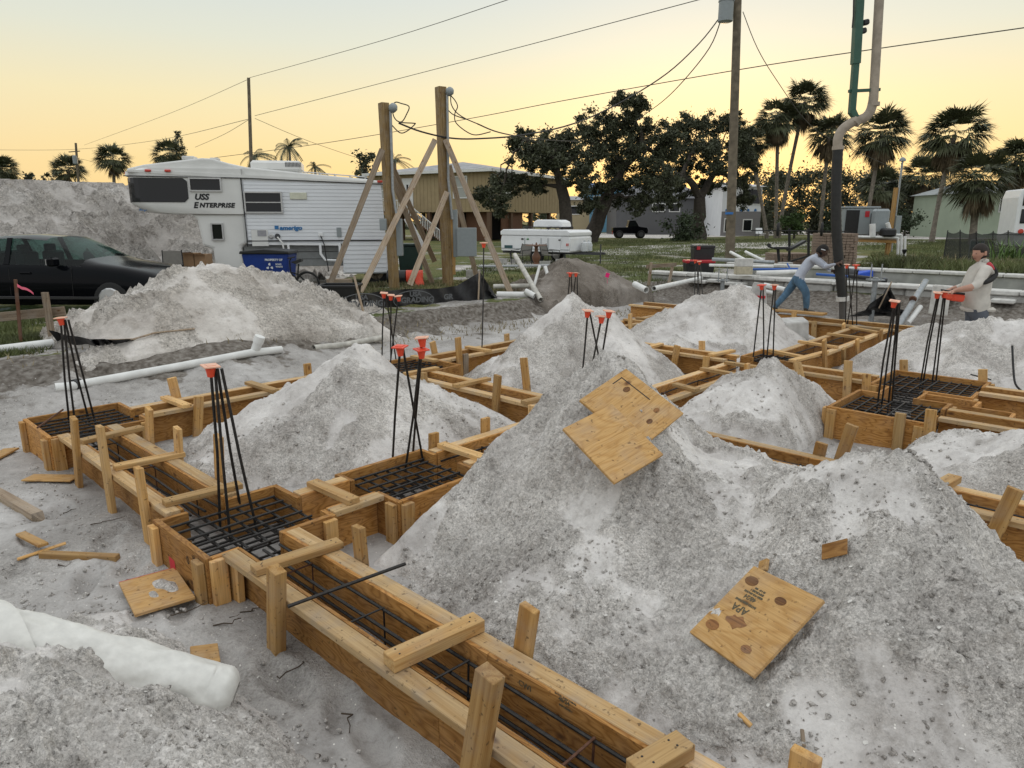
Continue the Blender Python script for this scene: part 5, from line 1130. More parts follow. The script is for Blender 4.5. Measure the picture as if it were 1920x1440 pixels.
fan_palm('tallest cabbage palm of the cluster, leaning right', 1509, 190, 42, 1462, 74); fan_palm('upright cabbage palm beside the tallest one', 1459, 222, 42, 1457, 73, skirt=.6)
fan_palm('cabbage palm leaning left behind the utility pole', 1405, 268, 36, 1441, 72, skirt=.6); fan_palm('cabbage palm with thin trunk left of the concrete hose', 1556, 250, 42, 1540, 72, skirt=.6)
fan_palm('leaning cabbage palm right of the concrete hose', 1655, 250, 50, 1625, 66, skirt=.5); fan_palm('tall leaning cabbage palm behind the mesh fence', 1791, 250, 58, 1752, 58, nl=78, skirt=.55)
fan_palm('short thick cabbage palm before the pale green house', 1838, 335, 60, 1830, 52, nl=70, skirt=.3, tw=.24); fan_palm('cabbage palm at the right edge behind the motorhome', 1905, 300, 46, 1910, 70)
fan_palm('dim low cabbage palm behind the lawn lamp post', 1730, 330, 42, 1729, 88, skirt=.7); fan_palm('dim low cabbage palm behind the heat pump', 1655, 350, 42, 1668, 86, skirt=.8)
G2 = 'palms on the left skyline'
fan_palm('lone round-headed palm on the skyline above the sand mountain', 212, 298, 30, 213, 84, group=G2, skirt=.15); fan_palm('palm on the skyline behind the camper nose', 318, 289, 30, 318, 88, group=G2); fan_palm('palm on the skyline under the leaning pole', 128, 318, 30, 128, 86, group=G2, skirt=.1)
fan_palm('palm at the far end of the sand mountain', 3, 318, 30, 3, 70, group=G2, skirt=.6)
def feather_palm(label, cx_, cy, rpx, D_, n=15, lean=.0):
    b = HP(cx_, HY, D_); t = thing('coconut_palm', label, 'palm tree', (b.x, D_, 0), group='coconut palms behind the camper'); s = D_/1325; R_ = rpx*s
    c = Vector((lean, 0, HP(cx_, cy, D_).z)); m = MB(); m.tube([(0, 0, -.2), (lean*.3, 0, c.z*.5), c], [.2, .14, .11], 8); m.build('trunk', PTRUNK, t, smooth=True)
    V = []; Fc = []
    for i in range(n):
        az = 2*math.pi*i/n+random.uniform(-.2, .2); el = R(random.uniform(-15, 70)); L = R_*random.uniform(.9, 1.15); prev = None
        for k in range(10):
            f = k/9; q = c+Vector((math.cos(az)*math.cos(el)*L*f+.35*L*f*f*.6, math.sin(az)*math.cos(el)*L*f, math.sin(el)*L*f-L*.62*f*f*(1.1-.3*math.sin(el))))
            if prev is not None:
                d = (q-prev); sd = d.cross(Vector((0, 0, 1))).normalized()
                for sg in (-1, 1):
                    for h in (0, .5):
                        p_ = prev.lerp(q, h); kx = len(V); lf = sd*sg*L*.24*(1.1-f*.5)+d*.5+Vector((0, 0, -L*.13)); V += [p_, p_+d*.35, p_+lf]; Fc.append((kx, kx+1, kx+2))
                kx = len(V); V += [prev+sd*.03, prev-sd*.03, q-sd*.02, q+sd*.02]; Fc.append((kx, kx+1, kx+2, kx+3))
            prev = q
    m = MB(); m.add(V, Fc); m.build('crown', PALMG, t, fix=False)
feather_palm('wind-blown coconut palm rising above the air conditioner', 552, 275, 36, 70); feather_palm('smaller coconut palm above the camper roof rack', 597, 312, 26, 66, 12); feather_palm('coconut palm beside the thin utility pole', 487, 292, 36, 72, 13); feather_palm('ragged coconut palm behind the shorter power post', 745, 300, 28, 74, 13)
# Norfolk pine
b = HP(350, 415, 92); t = thing('conifer', 'slim conifer on the skyline behind the camper', 'tree', (b.x, 92, 0)); m = MB(); zt = HP(350, 248, 92).z; m.tube([(0, 0, -.2), (0, 0, zt)], [.2, .03], 6); m.build('trunk', BARK, t)
cen = []; rad = []
for i in range(26):
    f = i/25; z = zt*(.45+.55*f); rr_ = 1.7*(1-f)+.25
    for k in range(5): a = random.uniform(0, 6.3); cen.append((b.x+math.cos(a)*rr_*random.uniform(.3, 1), 92+math.sin(a)*rr_, z)); rad.append(.28)
V, Q = leaves_mesh(cen, rad, 2200, .12); crown_obj('crown', V, Q, LEAF, t)

# ---- grass
def grass_patch(name, label, pts, n, h, mat, zf=None, spread=None, clump=None):
    x = []; y = []
    poly = [P(px_, py_, 0) for px_, py_ in pts]; xs = [p.x for p in poly]; ys = [p.y for p in poly]
    cnt = 0; rs = np.random.RandomState(len(pts)*31+n)
    X = rs.uniform(min(xs), max(xs), n*6); Y = rs.uniform(min(ys), max(ys), n*6); inside = np.zeros(len(X), bool); k = len(poly)
    for i in range(k):
        a, b_ = poly[i], poly[(i+1) % k]
        with np.errstate(divide='ignore', invalid='ignore'):
            cond = ((a.y > Y) != (b_.y > Y)) & (X < (b_.x-a.x)*(Y-a.y)/(b_.y-a.y+1e-12)+a.x)
        inside ^= cond
    dens = fbm(X*.8, Y*.8, 3); inside &= rs.rand(len(X)) < np.clip(.6+1.6*dens, .03, 1)
    X = X[inside][:n]; Y = Y[inside][:n]; m = len(X)
    if m == 0: return
    a = X*UA[0]+Y*UA[1]; b_ = X*VB[0]+Y*VB[1]; Z = ground_z(a, b_)[0]
    if zf is not None: Z = np.maximum(Z, zf)
    ang = rs.rand(m)*6.283; ln = h*(.5+rs.rand(m)); w = ln*.06+.004; dx = np.cos(ang); dy = np.sin(ang); le = rs.normal(size=(m, 2))*.45
    V = np.empty((m, 3, 3)); V[:, 0] = np.stack([X-dx*w, Y-dy*w, Z], 1); V[:, 1] = np.stack([X+dx*w, Y+dy*w, Z], 1); V[:, 2] = np.stack([X+le[:, 0]*ln, Y+le[:, 1]*ln, Z+ln], 1)
    me = np_mesh(name, V.reshape(-1, 3), np.arange(3*m).reshape(-1, 3)); me.materials.append(mat); o = bpy.data.objects.new(name, me); COL.objects.link(o); tag(o, label, 'grass', kind='stuff')
grass_patch('grass', 'lawn grass beyond the old pool', [(1600, 505), (1640, 470), (1750, 455), (1960, 452), (1980, 545), (1800, 525)], 30000, .10, GRASS)
grass_patch('grass', 'tall seeding weeds along the pool coping', [(1640, 512), (1640, 500), (1960, 520), (1960, 545)], 9000, .30, GRASS, zf=.15)
grass_patch('dry_grass', 'dry straw-coloured weeds along the pool coping', [(1640, 510), (1645, 495), (1960, 512), (1960, 540)], 1600, .30, STRAW, zf=.15)
grass_patch('grass', 'patchy lawn around the folded trailer', [(760, 540), (900, 500), (1000, 470), (1250, 462), (1450, 468), (1360, 515), (1200, 535), (1000, 545)], 42000, .10, GRASS)
grass_patch('dry_grass', 'dry tufts around the power posts', [(560, 555), (700, 535), (850, 528), (1060, 528), (1060, 548), (820, 556), (660, 560)], 6000, .11, STRAW)
grass_patch('grass', 'green tufts at the foot of the power posts', [(560, 560), (700, 535), (850, 528), (960, 525), (980, 545), (820, 555), (640, 562)], 9000, .10, GRASS)
grass_patch('grass', 'thin grass beside the black sedan', [(-60, 680), (-60, 600), (200, 585), (130, 640), (80, 660)], 12000, .08, GRASS)
grass_patch('dry_grass', 'dry grass along the lip of the dug bank', [(-40, 690), (100, 650), (600, 605), (1000, 568), (1230, 545), (1230, 555), (1000, 580), (600, 625), (100, 675)], 2200, .07, STRAW)
grass_patch('grass', 'far lawn by the shell road', [(1000, 462), (1100, 450), (1500, 449), (1800, 452), (1640, 470), (1450, 466), (1250, 462)], 22000, .14, GRASS)

# ---- poles and wires
UPOLE = flat('old pole wood', (.17, .14, .10), .9, noise=.4, scale=5, bump=.4)
def upole(label, xb, xt, yt, D_, r):
    b = HP(xb, HY, D_); tp = HP(xt, yt, D_); t = thing('utility_pole', label, 'utility pole', (b.x, D_, 0), group='utility poles'); dx = (tp.x-b.x)/(tp.z-CZ)
    m = MB(); m.tube([(-dx*1.7, 0, -.3), (tp.x-b.x, 0, tp.z)], [r, r*.72], 14); m.build('pole', UPOLE, t, smooth=True); return t, tp
u1, ut = upole('tall weathered utility pole with grey transformer and blue tape band', 1371, 1385, -60, 26, .18)
bb_ = wm(u1).translation
q = HP(1362, 18, 25.8)-bb_; m = MB(); m.lathe([(.2, -.38), (.25, -.36), (.25, .25), (.27, .26), (.27, .30), (.12, .36)], (q.x, -.15, q.z), 16); tr = m.build('transformer', GREYM, u1, smooth=True)
for i in (-1, 1): m = MB(); m.lathe([(.04, 0), (.05, .05), (.03, .1), (.045, .14), (.02, .2)], (q.x+i*.1, -.15, q.z+.33), 8); m.build('bushing', PVCD, tr)
q = HP(1369, 400, 26)-bb_; m = MB(); m.lathe([(.178, -.04), (.181, -.04), (.181, .04), (.178, .04)], (q.x, 0, q.z), 14); m.build('tape_band', flat('blue tape', (.03, .16, .45), .5), u1)
u2, _ = upole('thin dark utility pole rising behind the camper', 474, 466, 146, 46, .13)
u3, _ = upole('short leaning utility pole on the left skyline', 152, 142, 268, 84, .17)
m = MB(); q = HP(137, 285, 84)-wm(u3).translation; m.bar(q+Vector((-.5, 0, 0)), q+Vector((.8, 0, .1)), .1, .1); m.build('crossarm', UPOLE, u3)
m = MB(); q = HP(146, 300, 84)-wm(u3).translation; m.lathe([(.2, -.5), (.25, -.4), (.25, .4), (.1, .5)], (q.x-.2, -.2, q.z), 10); m.build('transformer', GREYM, u3)
def wire(label, pts, r=.013):
    o = pcable(None, pts, r, 'overhead_wire'); tag(o, label, 'wire', 'overhead wires')
wire('upper wire sloping down to the top of the thin pole', [(960, -3, 26), (720, 75, 34), (467, 146, 46)]); wire('thin wire from the thin pole down to the leaning pole', [(467, 148, 46), (320, 212, 62), (158, 272, 84)])
wire('second wire sloping down to the thin pole', [(1320, -3, 24), (900, 108, 33), (478, 217, 46)], .014)
wire('main wire crossing behind both power posts', [(2000, 40, 20), (1920, 52, 21), (1640, 92, 23.5), (1383, 131, 26), (1060, 188, 31), (860, 226, 36), (610, 268, 43), (400, 296, 52)], .016)
wire('service cable from the transformer to the taller power post', [(1350, 32, 26), (1312, 80, 25.5), (1250, 138, 24.5), (1160, 194, 23), (1075, 232, 21.5), (982, 253, 20), (900, 260, 19), (845, 259, D2), (790, 247, 18), (748, 231, D1)], .022)
wire('slack cable from the transformer into the oak', [(1352, 36, 26), (1330, 90, 27), (1281, 152, 30), (1240, 192, 34), (1195, 224, 40)], .02)
wire('twisted cable from the taller post into the oak', [(895, 232, D2), (935, 248, 20), (990, 258, 24), (1050, 264, 30), (1090, 265, 36)], .018)
wire('guy cable running down from the pole through the palms', [(1393, 22, 26), (1420, 90, 26.5), (1456, 150, 28), (1511, 226, 32), (1560, 262, 36), (1668, 312, 42)], .014)
wire('low wire from the skyline to the thin pole', [(-20, 281, 80), (140, 280, 84), (300, 262, 66), (467, 223, 46)], .016); wire('steep wire from the thin pole behind the camper', [(467, 224, 46), (420, 252, 52), (366, 276, 60)], .014)
wire('wire from the thin pole dropping toward the beige house', [(478, 222, 46), (580, 265, 50), (700, 306, 56)], .014); wire('low drooping wire beside the leaning pole', [(152, 298, 84), (185, 308, 82), (225, 335, 80)], .016)
# lamp post on far lawn
b = HP(1678, 415, 40); t = thing('yard_lamp', 'slim grey yard lamp pole beside a brown post', 'lamp post', (b.x, 40, 0)); zt = HP(1678, 303, 40).z
m = MB(); m.tube([(0, 0, 0), (0, 0, zt)], .06, 8); m.build('pole', GALV, t, smooth=True); m = MB(); m.lathe([(.05, 0), (.17, .02), (.17, .12), (.1, .2), (.02, .24)], (0, 0, zt), 12); m.build('lamp_head', GREYM, t, smooth=True)
lumber('backing_post', (b.x-.17, 40, 0), (b.x-.17, 40, HP(0, 352, 40).z), .18, .18, LUM, t); m = MB(); m.box((.12, -.1, HP(0, 425, 40).z), (.3, .2, 1.2), None, .02); m.build('panel_box', GREYM, t)
# ============================================================ OLD POOL EDGE AND YARD CLUTTER
def ABw(a, b, z): return AB(a, b, z)
pool = thing('pool_shell', 'broken concrete pool edge with pale coping stones above the undercut bank', 'pool', AB(6, 18.3, 0)); pb = wm(pool).translation
def pool_box(name, a0, a1, b0, b1, z0, z1, mat, ch=.012, rot=0.0, parent=pool):
    m = MB(); M = frame(Vector((UA[0], UA[1], 0))).to_3x3(); m.box(AB((a0+a1)/2, (b0+b1)/2, (z0+z1)/2)-wm(parent).translation, (a1-a0, b1-b0, z1-z0), M, ch); return m.build(name, mat, parent)
s_ = -3.0
while s_ < 11.2:
    w = random.uniform(.55, .75); dz = random.uniform(-.008, .008)
    if not (4.9 < s_ < 5.2): pool_box('coping_stone', s_, s_+w-.012, 18.0+random.uniform(-.02, .02), 18.5, .16+dz, .26+dz, CONCW, .02)
    s_ += w
s_ = -3.0
while s_ < 11.0:
    w = random.uniform(1.0, 1.8); pool_box('bond_beam', s_, s_+w-.01, 18.06+random.uniform(0, .08), 18.45, -.02-random.random()*.06, .158, CONC, .04); s_ += w
s_ = -3.0
while s_ < 9.5:
    w = random.uniform(.6, .8); pool_box('coping_stone', s_, s_+w-.012, 20.6, 21.0, .36, .45, CONCW, .02); s_ += w
pool_box('far_wall', -3, 9.5, 20.66, 20.95, -.6, .358, flat('stained pool plaster', (.36, .36, .34), .9, noise=.3, scale=3)); pool_box('pool_floor', -3, 9.5, 18.47, 20.65, -.7, -.02, CONC)
for i in range(5):        # loose slabs fallen at the edge
    a_ = (9.3, 8.7, 8.2, 3.3, 2.2)[i]; pool_box('broken_slab', a_, a_+random.uniform(.4, .6), 17.75, 18.15, .0+.05*(i % 2), .09+.05*(i % 2), CONCW, .03)
def pbox(name, label, cat, x0, y0, x1, y1, d, th, mat, ch=.015, group=None, rz=0.0, flare=0.0):
    """a box thing seen between two pixels at distance d, standing on what is under it"""
    p, q = HP(x0, y1, d), HP(x1, y0, d); t = thing(name, label, cat, ((p.x+q.x)/2, d+th/2, p.z), rz, group); return t, q.x-p.x, q.z-p.z
TOTE = flat('black tote plastic', (.02, .02, .022), .5, noise=.15); REDP = flat('red plastic', (.45, .02, .03), .45)
def tote(label, x0, y0, x1, y1, d, lidm, latch):
    t, w, h = pbox('storage_tote', label, 'storage box', x0, y0, x1, y1, d, .5, TOTE)
    m = MB(); s = .9; m.add([(-w/2*s, -.25*s, 0), (w/2*s, -.25*s, 0), (w/2*s, .25*s, 0), (-w/2*s, .25*s, 0), (-w/2*.97, -.25, h*.8), (w/2*.97, -.25, h*.8), (w/2*.97, .25, h*.8), (-w/2*.97, .25, h*.8)], [(0, 3, 2, 1), (4, 5, 6, 7), (0, 1, 5, 4), (1, 2, 6, 5), (2, 3, 7, 6), (3, 0, 4, 7)]); m.build('tub', TOTE, t, bevel=.02)
    m = MB(); m.box((0, 0, h*.9), (w, .54, h*.2), None, .03); m.build('lid', lidm, t)
    m = MB(); m.box((-w*.3, -.28, h*.82), (w*.16, .03, h*.22), None, .01); m.build('latch', latch, t)
tote('black storage tote with red latch stacked on another tote', 1300, 460, 1342, 489, 22.9, TOTE, REDP); tote('black storage tote with flared red lid', 1285, 488, 1342, 517, 22.6, REDP, TOTE)
def block(label, x0, y0, x1, y1, d, mat, hollow=True, group='concrete blocks', rz=0.0, name='concrete_block'):
    t, w, h = pbox(name, label, 'block', x0, y0, x1, y1, d, .2, mat, rz=rz, group=group); m = MB()
    if hollow:
        for c, dd in (((0, -.085, h/2), (w, .03, h)), ((0, .085, h/2), (w, .03, h)), ((-w/2+.018, 0, h/2), (.035, .14, h)), ((w/2-.018, 0, h/2), (.035, .14, h)), ((0, 0, h/2), (.035, .14, h))): m.box(c, dd)
        m.build('shell', mat, t)
    else: m.box((0, 0, h/2), (w, .22, h), None, .012); m.build('body', mat, t)
block('pale concrete block stacked on the pool coping', 1381, 485, 1413, 500, 18.6, CONCW, False); block('yellow-stained lower concrete block on the pool coping', 1380, 500, 1412, 515, 18.6, flat('stained block', (.50, .45, .33), .9, noise=.2), False)
block('grey concrete block under the weight bench', 1461, 492, 1487, 507, 22, CONC, False)
# loose aluminium and plastic lengths on the pool deck
def stick(name, label, cat, p0, p1, r, mat, group=None, sides=8, hollow=False):
    m = MB(); c = (Vector(p0)+Vector(p1))/2
    m.tube([Vector(p0)-c, Vector(p1)-c], r, sides, cap=not hollow)
    if hollow:
        d = (Vector(p1)-Vector(p0)).normalized(); m.tube([Vector(p0)-c+d*.002, Vector(p1)-c-d*.002], r*.86, sides, cap=False)
        M = frame(d).to_4x4()
        for e, sg in ((Vector(p0)-c, -1), (Vector(p1)-c, 1)):
            n = sides; o_ = [e+M.to_3x3() @ Vector((0, math.cos(2*math.pi*i/n), math.sin(2*math.pi*i/n)))*r for i in range(n)]; i_ = [e+(q-e)*.86 for q in o_]
            m.add(o_+i_, [(i, (i+1) % n, n+(i+1) % n, n+i) for i in range(n)])
    return m.build(name, mat, None, smooth=True, loc=c, label=label, cat=cat, group=group)
BLUE = flat('blue plastic', (.02, .10, .38), .4)
G3 = 'lengths of pipe and trim on the pool deck'
for i, (lab, a, b, r, mt) in enumerate((('white gutter length propped beside the totes', (1370, 473, 21.5), (1398, 488, 20.5), .05, PVC), ('second white gutter length propped toward the utility pole', (1398, 472, 21.5), (1432, 489, 20.5), .045, PVC),
    ('long grey aluminium strip lying past the red-lidded tote', (1335, 486, 20), (1452, 492, 19.4), .05, GALV), ('white trim strip lying below the grey aluminium strip', (1330, 497, 20), (1450, 500, 19.2), .04, PVC), ('blue pipe lying across the pool coping', (1404, 505, 18.8), (1500, 504, 18.5), .03, BLUE),
    ('thick white pipe lying on the pool coping', (1418, 512, 18.6), (1500, 509, 18.5), .06, PVC), ('blue pipe behind the leaning worker', (1530, 514, 17.6), (1660, 524, 17), .035, BLUE), ('black pipe lying on the coping right of the hose', (1590, 517, 17.2), (1664, 526, 16.8), .05, BLACK), ('upright blue pipe stub by the weight bench', (1476, 494, 19), (1484, 508, 18.8), .02, BLUE))):
    stick('pipe', lab, 'pipe', HP(*a), HP(*b), r, mt, G3)
o = pbox('tarp_bundle', 'crumpled bright blue tarp on the pool deck', 'tarp', 1605, 505, 1640, 520, 18.9, .4, BLUE); m = MB(); m.prism([(-o[1]/2, 0, 0), (o[1]/2, 0, 0), (o[1]/2*.9, 0, o[2]*.9), (0, 0, o[2]*.7), (-o[1]/2*.7, 0, o[2]*.5)], (0, -.2, 0), (0, .2, 0)); m.build('folds', flat('blue tarp', (.02, .09, .55), .5), o[0], bevel=.03)
stick('sonotube', 'short black and grey cardboard tube on the pool deck', 'tube', HP(1584, 511, 19), HP(1606, 515, 18.8), .13, DARKG, None, 12, True)
# weight bench with barbell
t = thing('weight_bench', 'black weight bench with padded incline and loaded barbell on its rack', 'weight bench', (HP(1490, 415, 25).x, 25, 0)); bx = wm(t).translation
def wl_(x, y, d=25): return HP(x, y, d)-bx
for x_ in (1480, 1516): m = MB(); m.bar(wl_(x_, 505), wl_(x_, 428), .07, .07, (0, 1, 0)); m.build('rack_post', BLACKM, t)
m = MB(); m.tube([wl_(1408, 432, 24.9), wl_(1590, 434, 24.9)], .018, 8); m.build('barbell', BLACKM, t)
for x_, d in ((1459, 24.9), (1541, 24.9)):
    m = MB(); c = wl_(x_, 430, d); m.lathe([(.03, -.05), (.22, -.04), (.24, -.02), (.24, .02), (.22, .04), (.03, .05)], c, 18, Euler((0, R(90), R(-25))).to_matrix()); m.build('weight_plate', BLACKM, t, smooth=True)
m = MB(); m.prism([wl_(1476, 467, 24.6), wl_(1508, 450, 24.6), wl_(1510, 453, 24.6), wl_(1478, 471, 24.6)], (0, -.15, 0), (0, .15, 0)); m.build('backrest', BLACK, t); m = MB(); m.box((wl_(1466, 465, 24.6)), (.5, .3, .09), None, .02); m.build('seat', BLACK, t)
m = MB(); m.tube([wl_(1442, 460, 24.4), wl_(1442, 460, 24.8)], .07, 10); m.tube([wl_(1440, 462, 24.6), wl_(1460, 468, 24.6), wl_(1462, 500, 24.6)], .035, 8); m.build('leg_roller', BLACK, t)
m = MB(); m.bar(wl_(1458, 468, 24.6), wl_(1462, 507, 24.6), .06, .06, (0, 1, 0)); m.bar(wl_(1450, 500, 24.6), wl_(1515, 480, 24.7), .05, .05); m.build('frame', BLACKM, t)
# pallets of pavers
PAV = flat('tan paver', (.27, .20, .155), .9, noise=.3, scale=6)
def paver_stack(label, x0, x1, y0, y1, d, nx, nz, ny=3):
    p, q = HP(x0, y1, d), HP(x1, y0, d); t = thing('paver_pallet', label, 'pavers', ((p.x+q.x)/2, d, p.z), group='stacked paver pallets'); w = (q.x-p.x)/nx; h = (q.z-p.z-.1)/nz
    m = MB(); m.box((0, 0, 0), (1, 1, 1), None, .03); me = None
    for i in range(nx):
        for k in range(nz):
            o = bpy.data.objects.new('paver', me) if me else None
            if o is None: o = m.build('paver', PAV, t); me = o.data
            else: link(o, t)
            o.scale = (w*.93, .9, h*.90); o.location = (-(q.x-p.x)/2+w*(i+.5)+random.uniform(-.01, .01), random.uniform(-.025, .025), .1+h*(k+.5)); o.rotation_euler = (0, 0, random.uniform(-.02, .02))
    for j in (-.4, 0, .4): lumber('pallet_runner', (p.x, d+j, p.z+.05), (q.x, d+j, p.z+.05), .09, .09, LUMW, t)
paver_stack('tall strapped pallet of tan pavers behind the leaning worker', 1527, 1600, 437, 503, 25.5, 9, 12); paver_stack('low stack of tan pavers under the weight bench', 1440, 1512, 474, 504, 26.5, 8, 5)
# pool equipment
t, w, h = pbox('heat_pump', 'large grey and black heat pump unit standing on the equipment table', 'heat pump', 1580, 387, 1652, 444, 27, 1.0, GREYM)
m = MB(); m.box((0, 0, h/2), (w*.96, 1.0, h*.94), None, .06); m.build('cabinet', GREYM, t); m = MB(); m.box((-w*.28, -.505, h*.45), (w*.38, .03, h*.86), None, .01); m.build('coil_grille', BLACKM, t); m = MB(); m.box((0, 0, h*.97), (w, 1.05, h*.06), None, .03); m.build('top_cover', GREYM, t)
m = MB(); m.box((w*.36, -.51, h*.4), (w*.24, .03, h*.75), None, .01); m.build('side_panel', DARKG, t); m = MB(); m.box((w*.13, -.51, h*.75), (.16, .02, .22)); m.build('label_plate', REDP, t)
t = thing('equipment_table', 'rough timber equipment table carrying the heat pump', 'table', (HP(1640, 415, 26.6).x, 26.6, 0))
for (xa, ya, xb, yb, ww) in ((1577, 448, 1682, 452, .16),): lumber('front_beam', HP(xa, ya, 26.3), HP(xb, yb, 26.3), .05, ww, LUM, t); lumber('table_top', HP(xa, 446, 26.8), HP(xb, 449, 26.8), 1.1, .05, LUMW, t)
for x_ in (1582, 1666): lumber('leg', HP(x_, 452, 26.4), P(x_, 505, 0)+Vector((0, 3.4, 0)) if False else Vector((HP(x_, 452, 26.4).x, 26.4, 0)), .12, .12, LUM, t)
t = thing('pool_plumbing', 'white pool plumbing with pump and filter beside the heat pump', 'plumbing', (HP(1680, 415, 26).x, 26, 0)); bx = wm(t).translation
for nm, pts, r in (('pipe', [(1608, 444), (1672, 445), (1683, 446), (1684, 455), (1682, 505)], .05), ('pipe', [(1690, 440), (1690, 505)], .05), ('pipe', [(1697, 443), (1696, 505)], .05), ('pipe', [(1660, 440), (1690, 441)], .05), ('pipe', [(1636, 420), (1636, 444)], .11), ('pipe', [(1664, 418), (1668, 432)], .08)):
    m = MB(); m.tube([HP(x, y, 26)-bx for x, y in pts], r, 8); m.build(nm, PVC, t, smooth=True)
m = MB(); c = HP(1665, 436, 26)-bx; m.box(c, (.5, .35, .3), None, .06); m.build('pump', BLACK, t); m = MB(); c = HP(1650, 415, 26.4)-bx; m.box(c, (.55, .4, .9), None, .08); m.build('filter_tank', GREYM, t)
for lab, x_, y0, y1, d in (('small black solar stake light on the lawn', 1703, 468, 495, 24),):
    t = thing('stake_light', lab, 'garden light', (HP(x_, 415, d).x, d, HP(x_, y1, d).z)); h = HP(x_, y0, d).z-HP(x_, y1, d).z; m = MB(); m.tube([(0, 0, 0), (0, 0, h)], .015, 6); m.build('stake', BLACKM, t); m = MB(); m.lathe([(.04, h-.14), (.08, h-.02), (.085, h), (.02, h+.02)], (0, 0, 0), 10); m.build('lamp_head', BLACK, t)
# mesh construction fence
MESH, n, l, b = M_('black mesh'); b.inputs['Base Color'].default_value = (.012, .014, .014, 1); b.inputs['Roughness'].default_value = .8; trn = n.new('ShaderNodeBsdfTransparent'); ms = n.new('ShaderNodeMixShader'); ms.inputs[0].default_value = .82; l.new(trn.outputs[0], ms.inputs[1]); l.new(b.outputs[0], ms.inputs[2]); l.new(ms.outputs[0], n['Material Output'].inputs[0])
t = thing('mesh_fence', 'sagging black mesh fence on thin posts before the motorhome', 'fence', P(1768, 491, 0)); bx = wm(t).translation
tops = [(1777, 434), (1800, 433), (1830, 436), (1862, 435), (1890, 434), (1935, 432)]; bots = [(1768, 491), (1800, 489), (1832, 488), (1860, 487), (1890, 486), (1935, 484)]
fd = [bx.y, bx.y+.7, bx.y+1.2, bx.y+1.8, bx.y+2.4, bx.y+3.2]
m = MB()
for i in range(len(tops)-1):
    a0, a1 = HP(*tops[i], fd[i])-bx, HP(*tops[i+1], fd[i+1])-bx; b0, b1_ = HP(*bots[i], fd[i])-bx, HP(*bots[i+1], fd[i+1])-bx; b0.z = b1_.z = .02
    for k in range(6):
        u0, u1 = k/6, (k+1)/6; s0, s1 = math.sin(math.pi*u0), math.sin(math.pi*u1); dz = Vector((0, 0, -.10)); bw = Vector((0, .06, 0))
        m.quad(b0.lerp(b1_, u0), b0.lerp(b1_, u1), a0.lerp(a1, u1)+dz*s1, a0.lerp(a1, u0)+dz*s0)
    mm = MB(); mm.tube([b0, a0+Vector((0, 0, .05))], .022, 6); mm.build('post', BLACKM, t)
m.build('mesh', MESH, t)
# motorhome at the right edge
t = thing('motorhome', 'white motorhome with dark windows behind the mesh fence', 'motorhome', (HP(1905, 415, 37).x, 37, 0), R(-17)); 
x0 = 0; wpx = lambda x: HP(x, 415, 37).x-wm(t).translation.x; zz = lambda y: HP(0, y, 37).z
m = MB(); m.prism([(wpx(1908), 0, zz(354)), (wpx(2150), 0, zz(350)), (wpx(2150), 0, .4), (wpx(1904), 0, .4), (wpx(1904), 0, zz(370))], (0, 0, 0), (0, 2.4, 0)); m.build('body', WHITE, t, bevel=.06)
for a, b_, c, d in ((1911, 1939, 363, 386), (1911, 1939, 392, 419)):
    m = MB(); m.box(((wpx(a)+wpx(b_))/2, -.01, (zz(c)+zz(d))/2), (wpx(b_)-wpx(a), .03, zz(c)-zz(d)), None, .01); m.build('window', GLASSD, t)
m = MB(); m.lathe([(.02, 0), (.13, 0), (.13, .05), (.02, .06)], (wpx(1915), -.01, zz(434)), 12, Matrix.Rotation(R(90), 3, 'X')); m.build('tail_light', REDL, t); m = MB(); m.box((wpx(1960), -.02, zz(440)), (wpx(2100)-wpx(1890), .03, .04)); m.build('stripe', DARKG, t)
for x_ in (1950, 2090): m = MB(); m.lathe([(.1, -.12), (.36, -.12), (.4, -.07), (.4, .07), (.36, .12)], (wpx(x_), .12, .4), 18, Matrix.Rotation(R(90), 3, 'X')); m.build('wheel', RUBBER, t, smooth=True)
# tall strap-leaved plant and green chair behind the fence
t = thing('strap_leaf_plant', 'clump of tall strap-like green leaves by the mesh fence', 'plant', P(1885, 505, 0)); m = MB()
for i in range(90):
    a = random.uniform(0, 6.28); L = random.uniform(.7, 1.5); le = random.uniform(.15, .8); bx0 = Vector((random.gauss(0, .35), random.gauss(0, .3), 0)); d = Vector((math.cos(a), math.sin(a), 0)); s = d.cross(Vector((0, 0, 1)))*.022
    p1, p2 = bx0+d*le*.35*L+Vector((0, 0, L*.6)), bx0+d*le*L+Vector((0, 0, L*(1-.45*le))); k = len(m.v); m.add([bx0-s, bx0+s, p1+s, p1-s, p2], [(0, 1, 2, 3), (3, 2, 4)])
m.build('leaves', flat('strap leaf', (.10, .17, .04), .55, noise=.35, scale=3), t, fix=False)
t = thing('folding_chair', 'dark green chair back behind the mesh fence', 'chair', P(1830, 486, 0)+Vector((0, 1.5, 0))); d = wm(t).translation.y; w0 = HP(1820, 453, d).x-wm(t).translation.x; w1 = HP(1846, 453, d).x-wm(t).translation.x; zt = HP(0, 450, d).z
m = MB(); m.tube([(w0, 0, 0), (w0, 0, zt-.05), (w0+.05, 0, zt), (w1-.05, 0, zt), (w1, 0, zt-.05), (w1, 0, 0)], .02, 6); m.build('frame', GALV, t); m = MB(); m.box(((w0+w1)/2, 0, zt-.28), (w1-w0-.04, .02, .44)); m.build('backrest', flat('dark green sling', (.03, .07, .06), .8), t); m = MB(); m.box(((w0+w1)/2, -.22, .42), (w1-w0, .42, .03)); m.build('seat', flat('green sling', (.03, .07, .06), .8), t)
